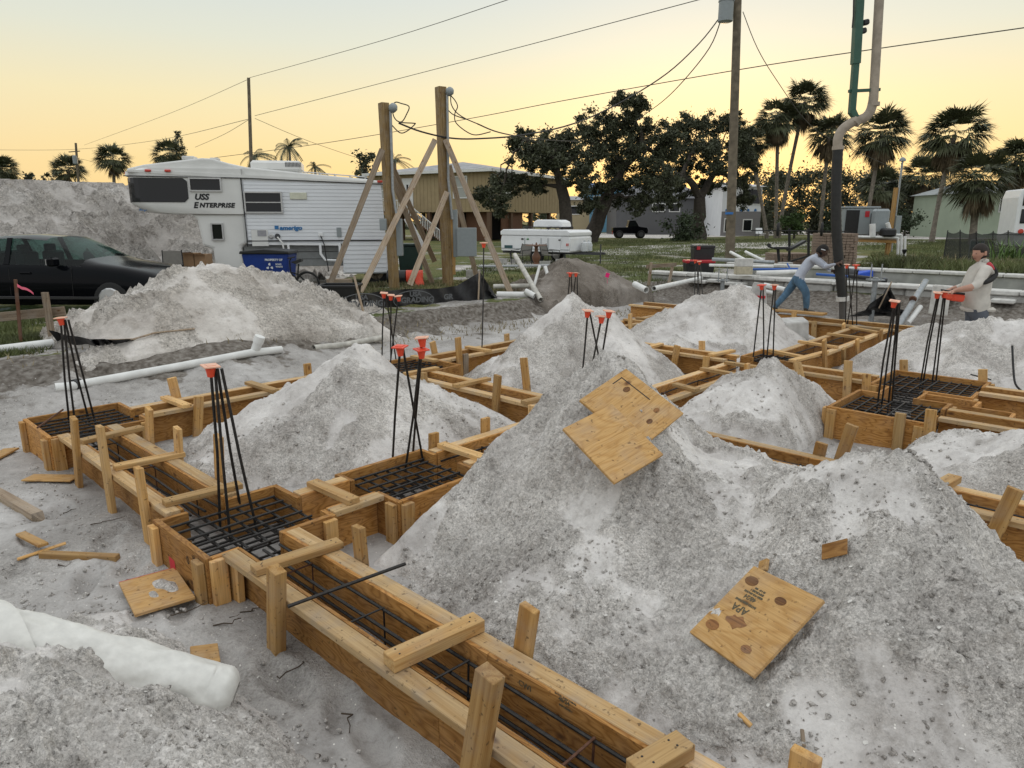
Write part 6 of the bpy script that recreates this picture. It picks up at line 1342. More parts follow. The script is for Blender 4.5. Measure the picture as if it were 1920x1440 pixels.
# ---- steel piles, tarp, broken bits in the pit by the pool
def pier(label, x0, y0, x1, y1, d0, d1, r, bracket=True):
    p, q = HP(x0, y0, d0), HP(x1, y1, d1); t = thing('steel_pile', label, 'steel pile', q, group='galvanised steel piles'); m = MB(); m.tube([p-q, (0, 0, -.15)], r, 12); m.build('shaft', GALV, t, smooth=True)
    if bracket:
        m = MB(); m.box(p-q+Vector((0, 0, -.05)), (.3, .22, .03)); m.build('bracket_plate', GALV, t)
        for i in (-1, 1): m = MB(); m.tube([p-q+Vector((i*.11, 0, -.1)), p-q+Vector((i*.11, 0, .28))], .014, 6); m.build('threaded_rod', GALV, t)
    else: m = MB(); f_ = (p-q)*.52; m.tube([f_*.98, f_*1.03], r*1.12, 12); m.build('coupling_ring', RUST, t)
pier('upright galvanised pile with bracket in front of the pool', 1642, 520, 1634, 592, 14.7, 14.7, .055); pier('slanted galvanised pipe leaning out of the pit', 1736, 527, 1684, 600, 14.4, 13.4, .06, False); pier('galvanised pile with bracket below the red-lidded tote', 1355, 522, 1354, 550, 18.3, 18.3, .055)
SHEET = flat('black plastic sheet', (.012, .012, .013), .35, noise=.2, bump=.6, scale=7)
t = thing('plastic_sheet', 'torn black plastic sheet tented over a stick in the pit', 'plastic sheet', P(1645, 592, -.35)); bx = wm(t).translation; top = HP(1666, 540, 14.6)-bx
m = MB(); L_ = HP(1588, 592, 14.3)-bx; Rr = HP(1706, 590, 14.2)-bx; C_ = HP(1650, 592, 14.9)-bx; Bk = HP(1690, 560, 15.4)-bx
N = 7; V = []
for i in range(N+1):
    for j in range(N+1):
        u, v = i/N, j/N; e = L_.lerp(C_, v) if v < .5 else C_.lerp(Rr, (v-.5)*1.0); e = L_.lerp(C_, v*2) if v < .5 else C_.lerp(Rr, v*2-1); q = top.lerp(e, u)+Vector((random.gauss(0, .02), random.gauss(0, .03), -.10*math.sin(math.pi*u)+random.gauss(0, .02))); V.append(q)
m.add(V, [(i*(N+1)+j, i*(N+1)+j+1, (i+1)*(N+1)+j+1, (i+1)*(N+1)+j) for i in range(N) for j in range(N)]); m.build('sheet', SHEET, t, fix=False); lumber('prop_stick', HP(1672, 528, 14.5), HP(1648, 578, 14.6), .04, .025, LUMW, t)
stick('pipe', 'white split pvc length lying by the wet concrete', 'pipe', HP(1726, 575, 13.9), HP(1702, 606, 13.6), .05, PVC); stick('pipe', 'white pvc stub poking out of the bank by the leaning worker', 'pipe', HP(1433, 534, 16.5), HP(1472, 543, 16.1), .055, PVC, None, 12, True); stick('pipe', 'second white pvc stub lower in the bank', 'pipe', HP(1380, 535, 16.8), HP(1450, 549, 16.3), .045, PVC, None, 12, True)
CH = flat('broken concrete', (.50, .49, .47), .9, noise=.25, scale=7, bump=.5)
def chunk(label, x, y, d, s, seed, mat=CH, red=False):
    random.seed(seed); t = thing('concrete_chunk', label, 'concrete', HP(x, y, d), random.uniform(-.5, .5), 'broken concrete lumps'); m = MB(); w, dp, h = s
    V = [(sx*w/2*random.uniform(.6, 1), sy*dp/2*random.uniform(.7, 1), sz*h*random.uniform(.75, 1)) for sx in (-1, 1) for sy in (-1, 1) for sz in (-.35, 1)]
    m.add(V, [(0, 1, 3, 2), (4, 6, 7, 5), (0, 4, 5, 1), (2, 3, 7, 6), (0, 2, 6, 4), (1, 5, 7, 3)]); m.build('lump', mat, t, bevel=.03)
    if red: m = MB(); m.box((0, -dp*.5, h*.12), (w*.7, .02, .06)); m.build('red_mark', rd, t)
chunk('broken pale concrete lump resting below the leaning worker', 1487, 628, 11.6, (.55, .45, .32), 5); chunk('upright broken slab with a red paint mark in the bank', 1422, 560, 15.6, (.4, .2, .4), 8, red=True); chunk('broken white concrete lump beside the worker with the remote', 1762, 575, 12.6, (.28, .3, .5), 12, CONCW); chunk('shallow concrete lump under the pool coping', 1570, 560, 17.6, (.6, .4, .25), 21)
random.seed(99)
# wet concrete in the farthest form
A_ = np.arange(-1.5, 4.75, .05); B_ = np.arange(13.07, 13.66, .04); a, b_ = np.meshgrid(A_, B_, indexing='ij'); z = TOP-.07+.05*(billow(a*4, b_*4, 4)-.3)+.04*fbm(a*1.5, b_*1.5, 3)-.25*sstep(3.9, 4.7, a)+.06*np.exp(-((a-4.2)/.4)**2)
me = grid_mesh('wet_concrete', A_, B_, z); me.materials.append(flat('wet concrete', (.115, .115, .11), .4, noise=.35, scale=25, bump=.6)); me.polygons.foreach_set('use_smooth', [True]*len(me.polygons)); o = bpy.data.objects.new('wet_concrete', me); COL.objects.link(o); tag(o, 'dark wet concrete poured into the farthest form under the hose', 'concrete', kind='stuff')
lumber('walk_plank', AB(6.6, 13.62, TOP+.075), AB(4.6, 13.62, TOP+.075), .26, .038, LUM, None, label='plank the leaning worker stands on beside the far form', cat='plank')

# ---- concrete pump hose and boom end
HD = 13.1
t = thing('concrete_hose', 'black concrete delivery hose hanging from the green pump boom', 'concrete pump', (HP(1577, 415, HD).x, HD, -.15)); bx = wm(t).translation
GRB = flat('green boom paint', (.03, .095, .065), .5, noise=.15); TAN = flat('dusty steel pipe', (.36, .305, .245), .7, noise=.25, scale=8); HOSE = flat('black ribbed hose', (.018, .018, .017), .6, noise=.3, scale=14)
def hp_(x, y, d=HD): return HP(x, y, d)-bx
def spl(pts, n=6):
    out = []
    for i in range(len(pts)-1):
        a, b, c, d = pts[max(i-1, 0)], pts[i], pts[i+1], pts[min(i+2, len(pts)-1)]
        for s in range(n): u = s/n; out.append(.5*((2*b)+(c-a)*u+(2*a-5*b+4*c-d)*u*u+(3*b-a-3*c+d)*u**3))
    return out+[pts[-1]]
sp_ = spl([hp_(1571, 280), hp_(1568, 350), hp_(1568, 420), hp_(1572, 480), hp_(1577, 530), hp_(1580, 558)], 14); m = MB(); m.tube(sp_, [.093 if i % 2 else .088 for i in range(len(sp_))], 14); m.build('hose', HOSE, t, smooth=True)
m = MB(); m.tube([hp_(1580, 558), hp_(1580, 566), hp_(1580, 600), hp_(1580, 612)], [.088, .068, .064, .062], 12); m.build('reducer', flat('hose end', (.10, .095, .09), .6), t, smooth=True); m = MB(); m.tube([hp_(1580, 556), hp_(1580, 564)], .115, 14); m.build('clamp', CONCW, t)
m = MB(); m.tube(spl([hp_(1571, 285), hp_(1571, 262), hp_(1578, 245), hp_(1592, 233), hp_(1606, 226), hp_(1622, 220), hp_(1632, 208), hp_(1637, 190), hp_(1638, 180)], 5), .082, 12); m.build('elbow_pipe', TAN, t, smooth=True)
m = MB(); m.tube([hp_(1638, 185), hp_(1652, -60)], .078, 12); m.build('delivery_pipe', TAN, t, smooth=True)
for x_, y_ in ((1638, 196), (1571, 278), (1603, 228)): m = MB(); m.tube([hp_(x_-(2 if x_ == 1603 else 0), y_+3), hp_(x_+(4 if x_ == 1603 else .5), y_-4)], .102, 12); m.build('coupling', TAN, t)
m = MB(); m.bar(hp_(1614, -60), hp_(1604, 120), .13, .13, (0, 1, 0)); m.bar(hp_(1604, 120), hp_(1597, 212), .10, .10, (0, 1, 0)); m.build('boom_arm', GRB, t); m = MB(); m.prism([hp_(1592, 212), hp_(1601, 203), hp_(1608, 218), hp_(1600, 222)], (0, -.06, 0), (0, .06, 0)); m.build('boom_tip', GRB, t)
m = MB(); m.bar(hp_(1591, 171), hp_(1650, 168), .05, .05); m.build('pipe_bracket', GRB, t)
for x_, y_ in ((1623, 42), (1618, 58)): m = MB(); m.box(hp_(x_, y_), (.11, .1, .09), Euler((0, -.2, 0)).to_matrix(), .02); m.build('work_light', BLACK, t)
m = MB(); m.tube([hp_(1601, -20), hp_(1600, 30), hp_(1598, 52)], .012, 6); m.build('safety_chain', BLACK, t)

# ============================================================ WORKERS
SKIN1 = flat('dark skin', (.075, .038, .024), .5, noise=.1); SKIN2 = flat('light skin', (.45, .24, .17), .5, noise=.1); HAIR = flat('dark brown hair', (.022, .015, .011), .75, noise=.4, scale=40); HAIR1 = flat('cropped hair', (.012, .009, .008), .85, noise=.3)
SHIRT1 = flat('pale grey blue shirt', (.42, .45, .52), .85, noise=.12, scale=7, bump=.5); JEANS = flat('blue denim', (.075, .15, .235), .9, noise=.35, scale=10, bump=.4); BOOT = flat('work boot', (.05, .042, .034), .8, noise=.3)
SHIRT2 = flat('dusty white shirt', (.56, .53, .48), .9, noise=.2, scale=6, bump=.5); JEANS2 = flat('grey denim', (.10, .11, .135), .9, noise=.3, scale=8)
def skin_body(parent, J, bones, mats, hem=None, name='body'):
    """J: joint -> (point, rx, ry); bones: (joint, joint, material index)"""
    names = list(J); idx = {k: i for i, k in enumerate(names)}; base = wm(parent).translation
    me = bpy.data.meshes.new(name); me.from_pydata([tuple(J[k][0]-base) for k in names], [(idx[a], idx[b]) for a, b, _ in bones], [])
    o = bpy.data.objects.new('tmp', me); COL.objects.link(o); md = o.modifiers.new('s', 'SKIN'); md.use_smooth_shade = True; md.branch_smoothing = .6
    sv = me.skin_vertices[0].data
    for k in names: sv[idx[k]].radius = (J[k][1], J[k][2])
    sv[idx['pelvis']].use_root = True
    sb = o.modifiers.new('u', 'SUBSURF'); sb.levels = 2; sb.render_levels = 2
    dg = bpy.context.evaluated_depsgraph_get(); dg.update(); m2 = bpy.data.meshes.new_from_object(o.evaluated_get(dg)); bpy.data.objects.remove(o); m2.name = name
    for m_ in mats: m2.materials.append(m_)
    segs = [(J[a][0]-base, J[b][0]-base, mi, .5*(J[a][1]+J[b][1])) for a, b, mi in bones]
    for p in m2.polygons:
        c = p.center; best = None
        for a, b, mi, r in segs:
            ab = b-a; t_ = max(0, min(1, (c-a).dot(ab)/max(ab.length_squared, 1e-9))); dd = (c-(a+ab*t_)).length-r
            if best is None or dd < best[0]: best = (dd, mi)
        mi = best[1]
        if hem and mi in (0, 1): mi = 0 if (c+base-hem[0]).dot(hem[1]) > 0 else 1
        p.material_index = mi; p.use_smooth = True
    ob = bpy.data.objects.new(name, m2); link(ob, parent); return ob
def head_parts(t, c, fwd, up, s, skin, hair, HQ=1.07):
    """skull with brow, nose, ears, chin; plus a cap of hair"""
    f = Vector(fwd).normalized(); u = Vector(up); sd = u.cross(f).normalized(); u = f.cross(sd); base = wm(t).translation; M = Matrix((f, sd, u)).transposed()
    def blob(prof_fn, n=14, k=12):
        V = []; Fc = []
        for i in range(k+1):
            th = math.pi*i/k
            for j in range(n):
                ph = 2*math.pi*j/n; V.append(prof_fn(th, ph))
        for i in range(k):
            for j in range(n): Fc.append((i*n+j, i*n+(j+1) % n, (i+1)*n+(j+1) % n, (i+1)*n+j))
        return V, Fc
    def skull(th, ph):
        x = math.sin(th)*math.cos(ph); y = math.sin(th)*math.sin(ph); z = math.cos(th)
        X = x*.098; Y = y*.076; Z = z*.118
        if z < -.15:
            k = (-z-.15); X = X*(1-.25*k)+.022*k; Y *= (1-.38*k)
        if x > .72: X += .016*math.exp(-((z+.12)/.16)**2-(y/.22)**2)*1.6; X -= .010*math.exp(-((z-.08)/.12)**2)*(1 if abs(y) > .15 else 0)
        return c-base+M @ Vector((X, Y, Z))*s
    V, Fc = blob(skull, 20, 18); m = MB(); m.add(V, Fc); m.build('head', skin, t, smooth=True)
    for sg in (-1, 1): m = MB(); m.box(c-base+M @ Vector((-.01, sg*.079, -.005))*s, (.035*s, .016*s, .058*s), M, .006); m.build('ear', skin, t)
    def cap(th, ph):
        x = math.sin(th)*math.cos(ph); z = math.cos(th); cut = .30 if x > 0 else -.42
        q = HQ if z > cut-(.15 if x < .45 else -.12) else .90
        X = x*.100; Y = math.sin(th)*math.sin(ph)*.079; Z = z*.120
        return c-base+M @ (Vector((X, Y, Z))*q)*s
    V, Fc = blob(cap, 22, 20); m = MB(); m.add(V, Fc); m.build('hair', hair, t, smooth=True)
    for sg in (-1, 1): m = MB(); m.lathe([(.002, -.007), (.009, 0), (.002, .007)], c-base+M @ Vector((.086, sg*.032, .0))*s, 8); m.build('eye', flat('eye', (.02, .015, .012), .2), t)
    m = MB(); m.box(c-base+M @ Vector((.092, 0, -.062))*s, (.012*s, .045*s, .008*s), M); m.build('mouth', flat('lips', (.16, .06, .05), .6), t)
def add_hand(J, bones, wrist, hand_c, fwd, side, up, pre, mi, curl=.0, s=1.0):
    """palm plus five bent fingers as skin chains"""
    f = Vector(fwd).normalized(); sd = Vector(side).normalized(); u = Vector(up).normalized()
    J[pre+'palm'] = (hand_c, .038*s, .022*s); bones.append((wrist, pre+'palm', mi))
    k = hand_c+f*.045*s; J[pre+'kn'] = (k, .042*s, .016*s); bones.append((pre+'palm', pre+'kn', mi))
    for i, (off, L) in enumerate(((-.032, .055), (-.011, .068), (.011, .062), (.032, .048))):
        a = k+sd*off*s+f*.02*s; b = a+(f*math.cos(curl)-u*math.sin(curl))*L*.6*s; c = b+(f*math.cos(curl*2.2)-u*math.sin(curl*2.2))*L*.5*s
        J[pre+'f%d' % i] = (a, .010*s, .010*s); J[pre+'g%d' % i] = (b, .009*s, .009*s); J[pre+'h%d' % i] = (c, .007*s, .007*s)
        bones += [(pre+'kn', pre+'f%d' % i, mi), (pre+'f%d' % i, pre+'g%d' % i, mi), (pre+'g%d' % i, pre+'h%d' % i, mi)]
    a = hand_c-sd*.045*s+f*.01*s; b = a-sd*.022*s+f*.035*s-u*.012*s; J[pre+'t0'] = (a, .013*s, .013*s); J[pre+'t1'] = (b, .010*s, .010*s); bones += [(pre+'palm', pre+'t0', mi), (pre+'t0', pre+'t1', mi)]
# the worker steering the hose
D0 = 13.62
def q1(x, y, dy=0.0): return HP(x, y, D0+dy)
W1 = thing('person', 'person in pale grey long-sleeved shirt and jeans pushing the concrete hose', 'person', P(1490, 595, TOP+.05))
H1 = HP(1571, 499, HD-.10); H2 = HP(1568, 513, HD+.02)
J = {'pelvis': (q1(1494, 528), .155, .125), 'waist': (q1(1503, 515), .155, .12), 'chest': (q1(1515, 500), .165, .13), 'upchest': (q1(1522, 491), .145, .115), 'neck': (q1(1530, 486), .062, .058), 'headb': (q1(1536, 480), .075, .07),
     'shn': (q1(1525, 491, -.18), .078, .075), 'eln': (q1(1547, 507, -.26), .056, .054), 'wrn': (H1+Vector((-.10, -.05, -.03)), .034, .03),
     'shf': (q1(1527, 489, .19), .075, .07), 'elf': (q1(1547, 503, .18), .054, .05), 'wrf': (H2+Vector((-.10, .05, -.02)), .033, .03),
     'hin': (q1(1496, 533, -.10), .11, .10), 'knn': (q1(1511, 553, -.12), .078, .074), 'ann': (q1(1511.5, 580, -.12), .06, .058), 'hen': (q1(1510, 589.5, -.12), .05, .046), 'ton': (q1(1528, 592.5, -.13), .046, .036),
     'hif': (q1(1491, 532, .10), .11, .10), 'knf': (q1(1475, 555, .12), .076, .072), 'anf': (q1(1454, 579, .12), .06, .056), 'hef': (q1(1452, 585, .12), .05, .045), 'tof': (q1(1461, 590.5, .12), .045, .036)}
B = [('pelvis', 'waist', 0), ('waist', 'chest', 0), ('chest', 'upchest', 0), ('upchest', 'neck', 2), ('neck', 'headb', 2), ('upchest', 'shn', 0), ('shn', 'eln', 0), ('eln', 'wrn', 0), ('upchest', 'shf', 0), ('shf', 'elf', 0), ('elf', 'wrf', 0),
     ('pelvis', 'hin', 1), ('hin', 'knn', 1), ('knn', 'ann', 1), ('ann', 'hen', 3), ('hen', 'ton', 3), ('pelvis', 'hif', 1), ('hif', 'knf', 1), ('knf', 'anf', 1), ('anf', 'hef', 3), ('hef', 'tof', 3)]
add_hand(J, B, 'wrn', H1+Vector((-.03, -.05, 0)), (1, .15, .1), (0, .35, .9), (.2, -1, .2), 'n', 2, .35, 1.1); add_hand(J, B, 'wrf', H2+Vector((-.03, .05, 0)), (1, .2, 0), (0, -.3, .9), (.2, 1, .2), 'm', 2, .35, 1.1)
skin_body(W1, J, B, [SHIRT1, JEANS, SKIN1, BOOT], (q1(1495, 526), (q1(1515, 500)-q1(1494, 528)).normalized()))
head_parts(W1, q1(1541, 476.5), (.82, -.28, -.5), (.45, 0, .9), 1.08, SKIN1, HAIR1, 1.025); W1.location.z += .06
m = MB(); gl = q1(1543, 474, -.07)-wm(W1).translation; m.tube([gl+Vector((-.05, -.02, .01)), gl+Vector((.03, -.03, -.01))], .008, 5); m.build('safety_glasses', WHITE, W1)
# the worker with the remote control
E0 = 10.45
def q2(x, y, dy=0.0): return HP(x, y, E0+dy)
W2 = thing('person', 'heavy-set person in dusty white shirt holding an orange remote control box', 'person', Vector((q2(1833, 600).x, E0, FLOOR+.02)))
Fz = lambda z: (FLOOR+z)
px2 = q2(1833, 600).x
J = {'pelvis': (q2(1834, 576), .225, .20), 'belly': (q2(1826, 552), .255, .225), 'waist': (q2(1829, 538), .245, .22), 'chest': (q2(1836, 517), .225, .21), 'upchest': (q2(1843, 501), .17, .165), 'neck': (q2(1842, 489), .075, .075), 'headb': (q2(1840, 481), .085, .08),
     'shn': (q2(1849, 505, -.23), .10, .095), 'eln': (q2(1830, 537, -.32), .068, .064), 'fan': (q2(1812, 541, -.30), .052, .05), 'wrn': (q2(1792, 544, -.24), .036, .034),
     'shf': (q2(1838, 505, .22), .10, .095), 'elf': (q2(1812, 534, .26), .066, .06), 'faf': (q2(1802, 537, .2), .048, .045), 'wrf': (q2(1787, 541, .10), .036, .034),
     'hin': (q2(1836, 590, -.12), .135, .13), 'knn': (Vector((px2+.03, E0-.13, Fz(.5))), .09, .09), 'ann': (Vector((px2+.05, E0-.13, Fz(.12))), .07, .07), 'ton': (Vector((px2-.14, E0-.14, Fz(.07))), .05, .045),
     'hif': (q2(1830, 590, .12), .135, .13), 'knf': (Vector((px2-.02, E0+.13, Fz(.5))), .09, .09), 'anf': (Vector((px2, E0+.13, Fz(.12))), .07, .07), 'tof': (Vector((px2-.19, E0+.14, Fz(.07))), .05, .045)}
B = [('pelvis', 'belly', 0), ('belly', 'waist', 0), ('waist', 'chest', 0), ('chest', 'upchest', 0), ('upchest', 'neck', 2), ('neck', 'headb', 2), ('upchest', 'shn', 0), ('shn', 'eln', 0), ('eln', 'fan', 2), ('fan', 'wrn', 2), ('upchest', 'shf', 0), ('shf', 'elf', 0), ('elf', 'faf', 2), ('faf', 'wrf', 2),
     ('pelvis', 'hin', 1), ('hin', 'knn', 1), ('knn', 'ann', 1), ('ann', 'ton', 3), ('pelvis', 'hif', 1), ('hif', 'knf', 1), ('knf', 'anf', 1), ('anf', 'tof', 3)]
add_hand(J, B, 'wrn', q2(1785, 547, -.22), (-1, .1, -.3), (0, 1, 0), (.3, 0, 1), 'n', 2, .5, 1.1); add_hand(J, B, 'wrf', q2(1780, 544, .07), (-1, -.1, -.3), (0, -1, 0), (.3, 0, 1), 'm', 2, .5, 1.1)
skin_body(W2, J, B, [SHIRT2, JEANS2, SKIN2, BOOT], (q2(1833, 580), Vector((0, 0, 1))))
head_parts(W2, q2(1838, 474), (-.96, -.12, -.12), (0, 0, 1), 1.12, SKIN2, HAIR)
m = MB(); b0 = wm(W2).translation; ring = []
for i in range(15): a = 2*math.pi*i/14; ring.append(q2(1833, 579)-b0+Vector((math.cos(a)*.215, math.sin(a)*.19, .01*math.sin(a*3))))
m.tube(ring, .03, 6); m.build('shirt_hem', SHIRT2, W2, smooth=True)
m = MB(); m.tube(spl([q2(1846, 491, -.09)-b0, q2(1851, 489, .02)-b0, q2(1846, 488, .11)-b0], 4), .028, 7); m.build('collar', SHIRT2, W2, smooth=True)
for nm, pts, w, mt in (('shoulder_strap', [(1852, 494, -.16), (1861, 503, -.20), (1866, 514, -.20), (1858, 524, -.27), (1842, 530, -.34)], .04, BLACKM), ('strap_patch', [(1852, 493, -.175), (1858, 500, -.215), (1861, 507, -.225)], .034, REDP)):
    m = MB(); m.tube(spl([q2(x, y, d)-b0 for x, y, d in pts], 4), [w*.6]+[w]*(4*(len(pts)-1)-1)+[w*.6], 8); m.build(nm, mt, W2, smooth=True)
rc = q2(1789, 557, -.06); t = thing('remote_control', 'orange boom remote control box held by the worker in white', 'remote control', rc)
m = MB(); m.box((0, 0, 0), (.19, .26, .11), Euler((0, .12, 0)).to_matrix(), .025); m.build('housing', ORANGE, t); m = MB(); m.box((.0, 0, .066), (.17, .24, .03), Euler((0, .12, 0)).to_matrix(), .006); m.build('control_panel', BLACK, t)
for i in (-1, 0, 1): m = MB(); m.tube([(0, i*.07, .07), (0, i*.07, .12)], .008, 6); m.build('joystick', BLACK, t)
m = MB(); m.tube([(-.1, -.13, .06), (-.13, -.13, .1), (-.13, .13, .1), (-.1, .13, .06)], .01, 6); m.build('guard_rail', BLACK, t)
# ============================================================ LOOSE THINGS ON SITE
def sand_z(X, Y):
    a = X*UA[0]+Y*UA[1]; b = X*VB[0]+Y*VB[1]; z = ground_z(a, b)[0]
    for A_, B_, zz, a0, b0, res in PILES:
        i = np.round((a-a0)/res).astype(int); j = np.round((b-b0)/res).astype(int); ok = (i >= 0) & (j >= 0) & (i < len(A_)) & (j < len(B_)); z[ok] = np.maximum(z[ok], zz[i[ok], j[ok]])
    return z, a, b
def hit(x, y, lo=.6, hi=14.0):
    """where a pixel's ray meets the sand"""
    r = ray(x, y); t = np.arange(lo, hi, .012); X = r[0]*t; Y = r[1]*t; Z = CZ+r[2]*t; z, _, _ = sand_z(X, Y); k = np.nonzero(Z < z)[0]
    return Vector((X[k[0]], Y[k[0]], Z[k[0]])) if len(k) else P(x, y, 0)
def board(name, label, cat, corners, mat, th=.018, lift=.015, group=None, on=None):
    c = [hit(*q) for q in corners]
    if on is not None:                       # lies on another board: use that board's plane
        n_ = wm(on).to_3x3() @ Vector((0, 0, 1)); o_ = wm(on).translation; c = []
        for q in corners: r_ = Vector(ray(*q)); cp = Vector((0, 0, CZ)); c.append(cp+r_*((o_+n_*.03-cp).dot(n_)/r_.dot(n_)))
        lift = .0
    ctr = sum(c, Vector())/4; u = ((c[1]-c[0])+(c[2]-c[3])).normalized(); n = u.cross((c[3]-c[0])+(c[2]-c[1])).normalized()
    if n.z < 0: n = -n
    v = n.cross(u); z = [(q-ctr).dot(n) for q in c]; L = ((c[1]-c[0]).length+(c[2]-c[3]).length)/2; W_ = ((c[3]-c[0]).length+(c[2]-c[1]).length)/2
    if on is None:                           # rest on the bumps beneath
        gu, gv = np.meshgrid(np.linspace(-L/2, L/2, 14), np.linspace(-W_/2, W_/2, 14)); X = ctr.x+u.x*gu+v.x*gv; Y = ctr.y+u.y*gu+v.y*gv; Z = ctr.z+u.z*gu+v.z*gv
        sz_, _, _ = sand_z(X.ravel(), Y.ravel()); lift = max(lift, float(np.percentile((sz_-Z.ravel())*n.z, 97)))+th/2
        z = [0]
    M = Matrix.Translation(ctr+n*(lift+max(0, max(z))*.6)) @ Matrix((u, v, n)).transposed().to_4x4()
    m = MB(); m.box((0, 0, 0), (L, W_, th), None, .0025); o = m.build(name, mat, None, fix=False); o.matrix_basis = M; WM[o] = M; tag(o, label, cat, group); return o, L, W_
PLYB = wood_mat('pale plywood sheet', (.56, .345, .14), (.46, .26, .092), ring=8, stretch=.30, dirt=.3, vary=.12)
PATCH = wood_mat('plywood patch', (.30, .145, .055), (.17, .075, .03), ring=12, knots=False)
STAMP = flat('ink stamp', (.10, .085, .05), .8); PENCIL = flat('black marker', (.03, .025, .02), .8)
GP = 'plywood offcuts lying on the sand'
bA, L, W_ = board('plywood_offcut', 'upper plywood offcut with black layout lines on the largest pile', 'plywood', [(1088, 775), (1168, 717), (1256, 803), (1176, 872)], PLYB, lift=.03, group=GP)
for (x, y, w, h) in ((.18, .12, .06, .035), (-.02, -.15, .05, .03), (.22, -.12, .05, .03)): m = MB(); m.lathe([(w/2, 0), (w/2*.98, .0012), (.001, .0014)], (0, 0, 0), 16); o = m.build('patch', PATCH, bA); o.scale = (1, .6, 1); o.location = (x*L, y*W_*2, .0095)
m = MB(); m.box((.30*L, .18*W_, .0098), (.008, .5*W_, .0008)); m.box((.2*L, .42*W_, .0098), (.2*L, .006, .0008)); m.build('marker_line', PENCIL, bA)
bB, L, W_ = board('plywood_offcut', 'lower plywood offcut with bold wavy grain on the largest pile', 'plywood', [(1072, 802), (1163, 752), (1227, 862), (1134, 912)], PLYB, group=GP, on=bA)
bC, L, W_ = board('plywood_offcut', 'square plywood offcut with knots and an upside-down ink stamp', 'plywood', [(1425, 1080), (1562, 1150), (1424, 1287), (1307, 1206)], PLYB, lift=.03, group=GP)
for (x, y, w) in ((-.33, -.30, .075), (.22, -.32, .055), (-.36, .33, .075), (.12, .28, .06)): m = MB(); m.lathe([(w/2, 0), (w/2*.98, .0012), (.001, .0014)], (0, 0, 0), 18); o = m.build('patch', PATCH, bC); o.scale = (1, .65, 1); o.location = (x*L, y*W_, .0095)
m = MB(); m.add([(L*(-.12+.13*math.cos(i*.449)*(1+.25*math.sin(i*1.9))), W_*(-.14+.07*math.sin(i*.449)*(1+.3*math.cos(i*2.3))), .0099) for i in range(14)], [tuple(range(14))]); m.build('dark_knot', PATCH, bC)
for s, sz, x, y in (('APA', .05, .06, .08), ('RATED SHEATHING', .014, .10, .14), ('48/24', .03, .03, .22), ('SIZED FOR SPACING', .012, .08, .26), ('EXPOSURE 1', .014, .06, .30), ('PS 1-09  000', .012, .05, .335)):
    text_mesh('stamp', s, sz, STAMP, bC, wm(bC) @ Matrix.Translation((x*L-.06, y*W_-.02, .0098)) @ Matrix.Rotation(math.pi-.0, 4, 'Z'), ext=.0003, bold=.001)
bD, L, W_ = board('plywood_offcut', 'red-edged plywood offcut half covered with sand beside the near box', 'plywood', [(210, 1110), (322, 1080), (376, 1130), (270, 1163)], PLYB, lift=.03, group=GP)
m = MB(); m.box((0, .5*W_, 0), (L, .004, .019)); m.build('red_edge', rd, bD)
mm = MB(); N = 20; V = []
for i in range(N+1):
    for j in range(N+1):
        u, v = i/N, j/N; h = .020*math.sin(math.pi*u)*math.sin(math.pi*v)*(1+.5*math.sin(u*7+v*5))-.006*(1+math.sin(u*11)*math.cos(v*9)); V.append((L*(-.2+.62*u), W_*(-.35+.7*v), .0092+h-.004))
mm.add(V, [(i*(N+1)+j, (i+1)*(N+1)+j, (i+1)*(N+1)+j+1, i*(N+1)+j+1) for i in range(N) for j in range(N)]); mm.build('sand_on_board', SAND, bD, smooth=True, fix=False)
board('plywood_offcut', 'small plywood offcut poking out behind the white fabric roll', 'plywood', [(350, 1224), (407, 1216), (413, 1252), (365, 1258)], PLYB, group=GP); board('plywood_offcut', 'thin brown veneer scrap half buried on the largest pile', 'plywood', [(1537, 1032), (1600, 1016), (1592, 1040), (1560, 1047)], PLY, .006, .02, GP)
board('plywood_offcut', 'tiny plywood corner sticking up above the stamped offcut', 'plywood', [(1430, 1061), (1447, 1056), (1446, 1072), (1436, 1078)], PLYB, group=GP); board('plywood_offcut', 'splintered plywood strip lying left of the near form', 'plywood', [(45, 897), (145, 895), (140, 908), (60, 903)], PLYB, .012, group=GP); board('plywood_offcut', 'round-edged plywood scrap at the left by the corner box', 'plywood', [(-15, 850), (15, 848), (14, 866), (-15, 868)], PLYB, group=GP)
def scrap(label, q0, q1, w, h, mat=LUM, dz0=.02, dz1=.02, name='lumber_scrap', **kw):
    a, b = hit(*q0)+Vector((0, 0, dz0)), hit(*q1)+Vector((0, 0, dz1)); return lumber(name, a, b, w, h, mat, None, label=label, cat='lumber', group='lumber scraps on the sand', **kw)
scrap('square lumber length lying on the sand left of the near box', (78, 1046), (222, 1052), .05, .045, LUMB); scrap('short lumber offcut crossing over the square length', (40, 1008), (84, 1038), .06, .02, LUM, .03, .06); scrap('thin lath under the crossed offcuts', (33, 1053), (125, 1026), .03, .012, LUM, .015, .03)
s1 = scrap('weathered pointed stake lying at the far left', (-40, 915), (72, 975), .075, .06, LUMW, .05, .03); mm = MB(); mm.add([(0, -.0375, -.03), (0, .0375, -.03), (0, .0375, .03), (0, -.0375, .03), (.13, 0, -.02)], [(0, 1, 2, 3), (0, 4, 1), (1, 4, 2), (2, 4, 3), (3, 4, 0)]); tip = mm.build('point', LUMW, s1, loc=((s1.data.vertices[-1].co.x if False else max(v.co.x for v in s1.data.vertices)), 0, 0))
lumber('loose_brace', on_plane(838, 745, 'b', 4.9), on_plane(905, 792, 'b', 4.72), .089, .038, LUM, None, up=(0, -.6, 1), label='loose board slanting against the middle footing form', cat='lumber', group='lumber scraps on the sand')
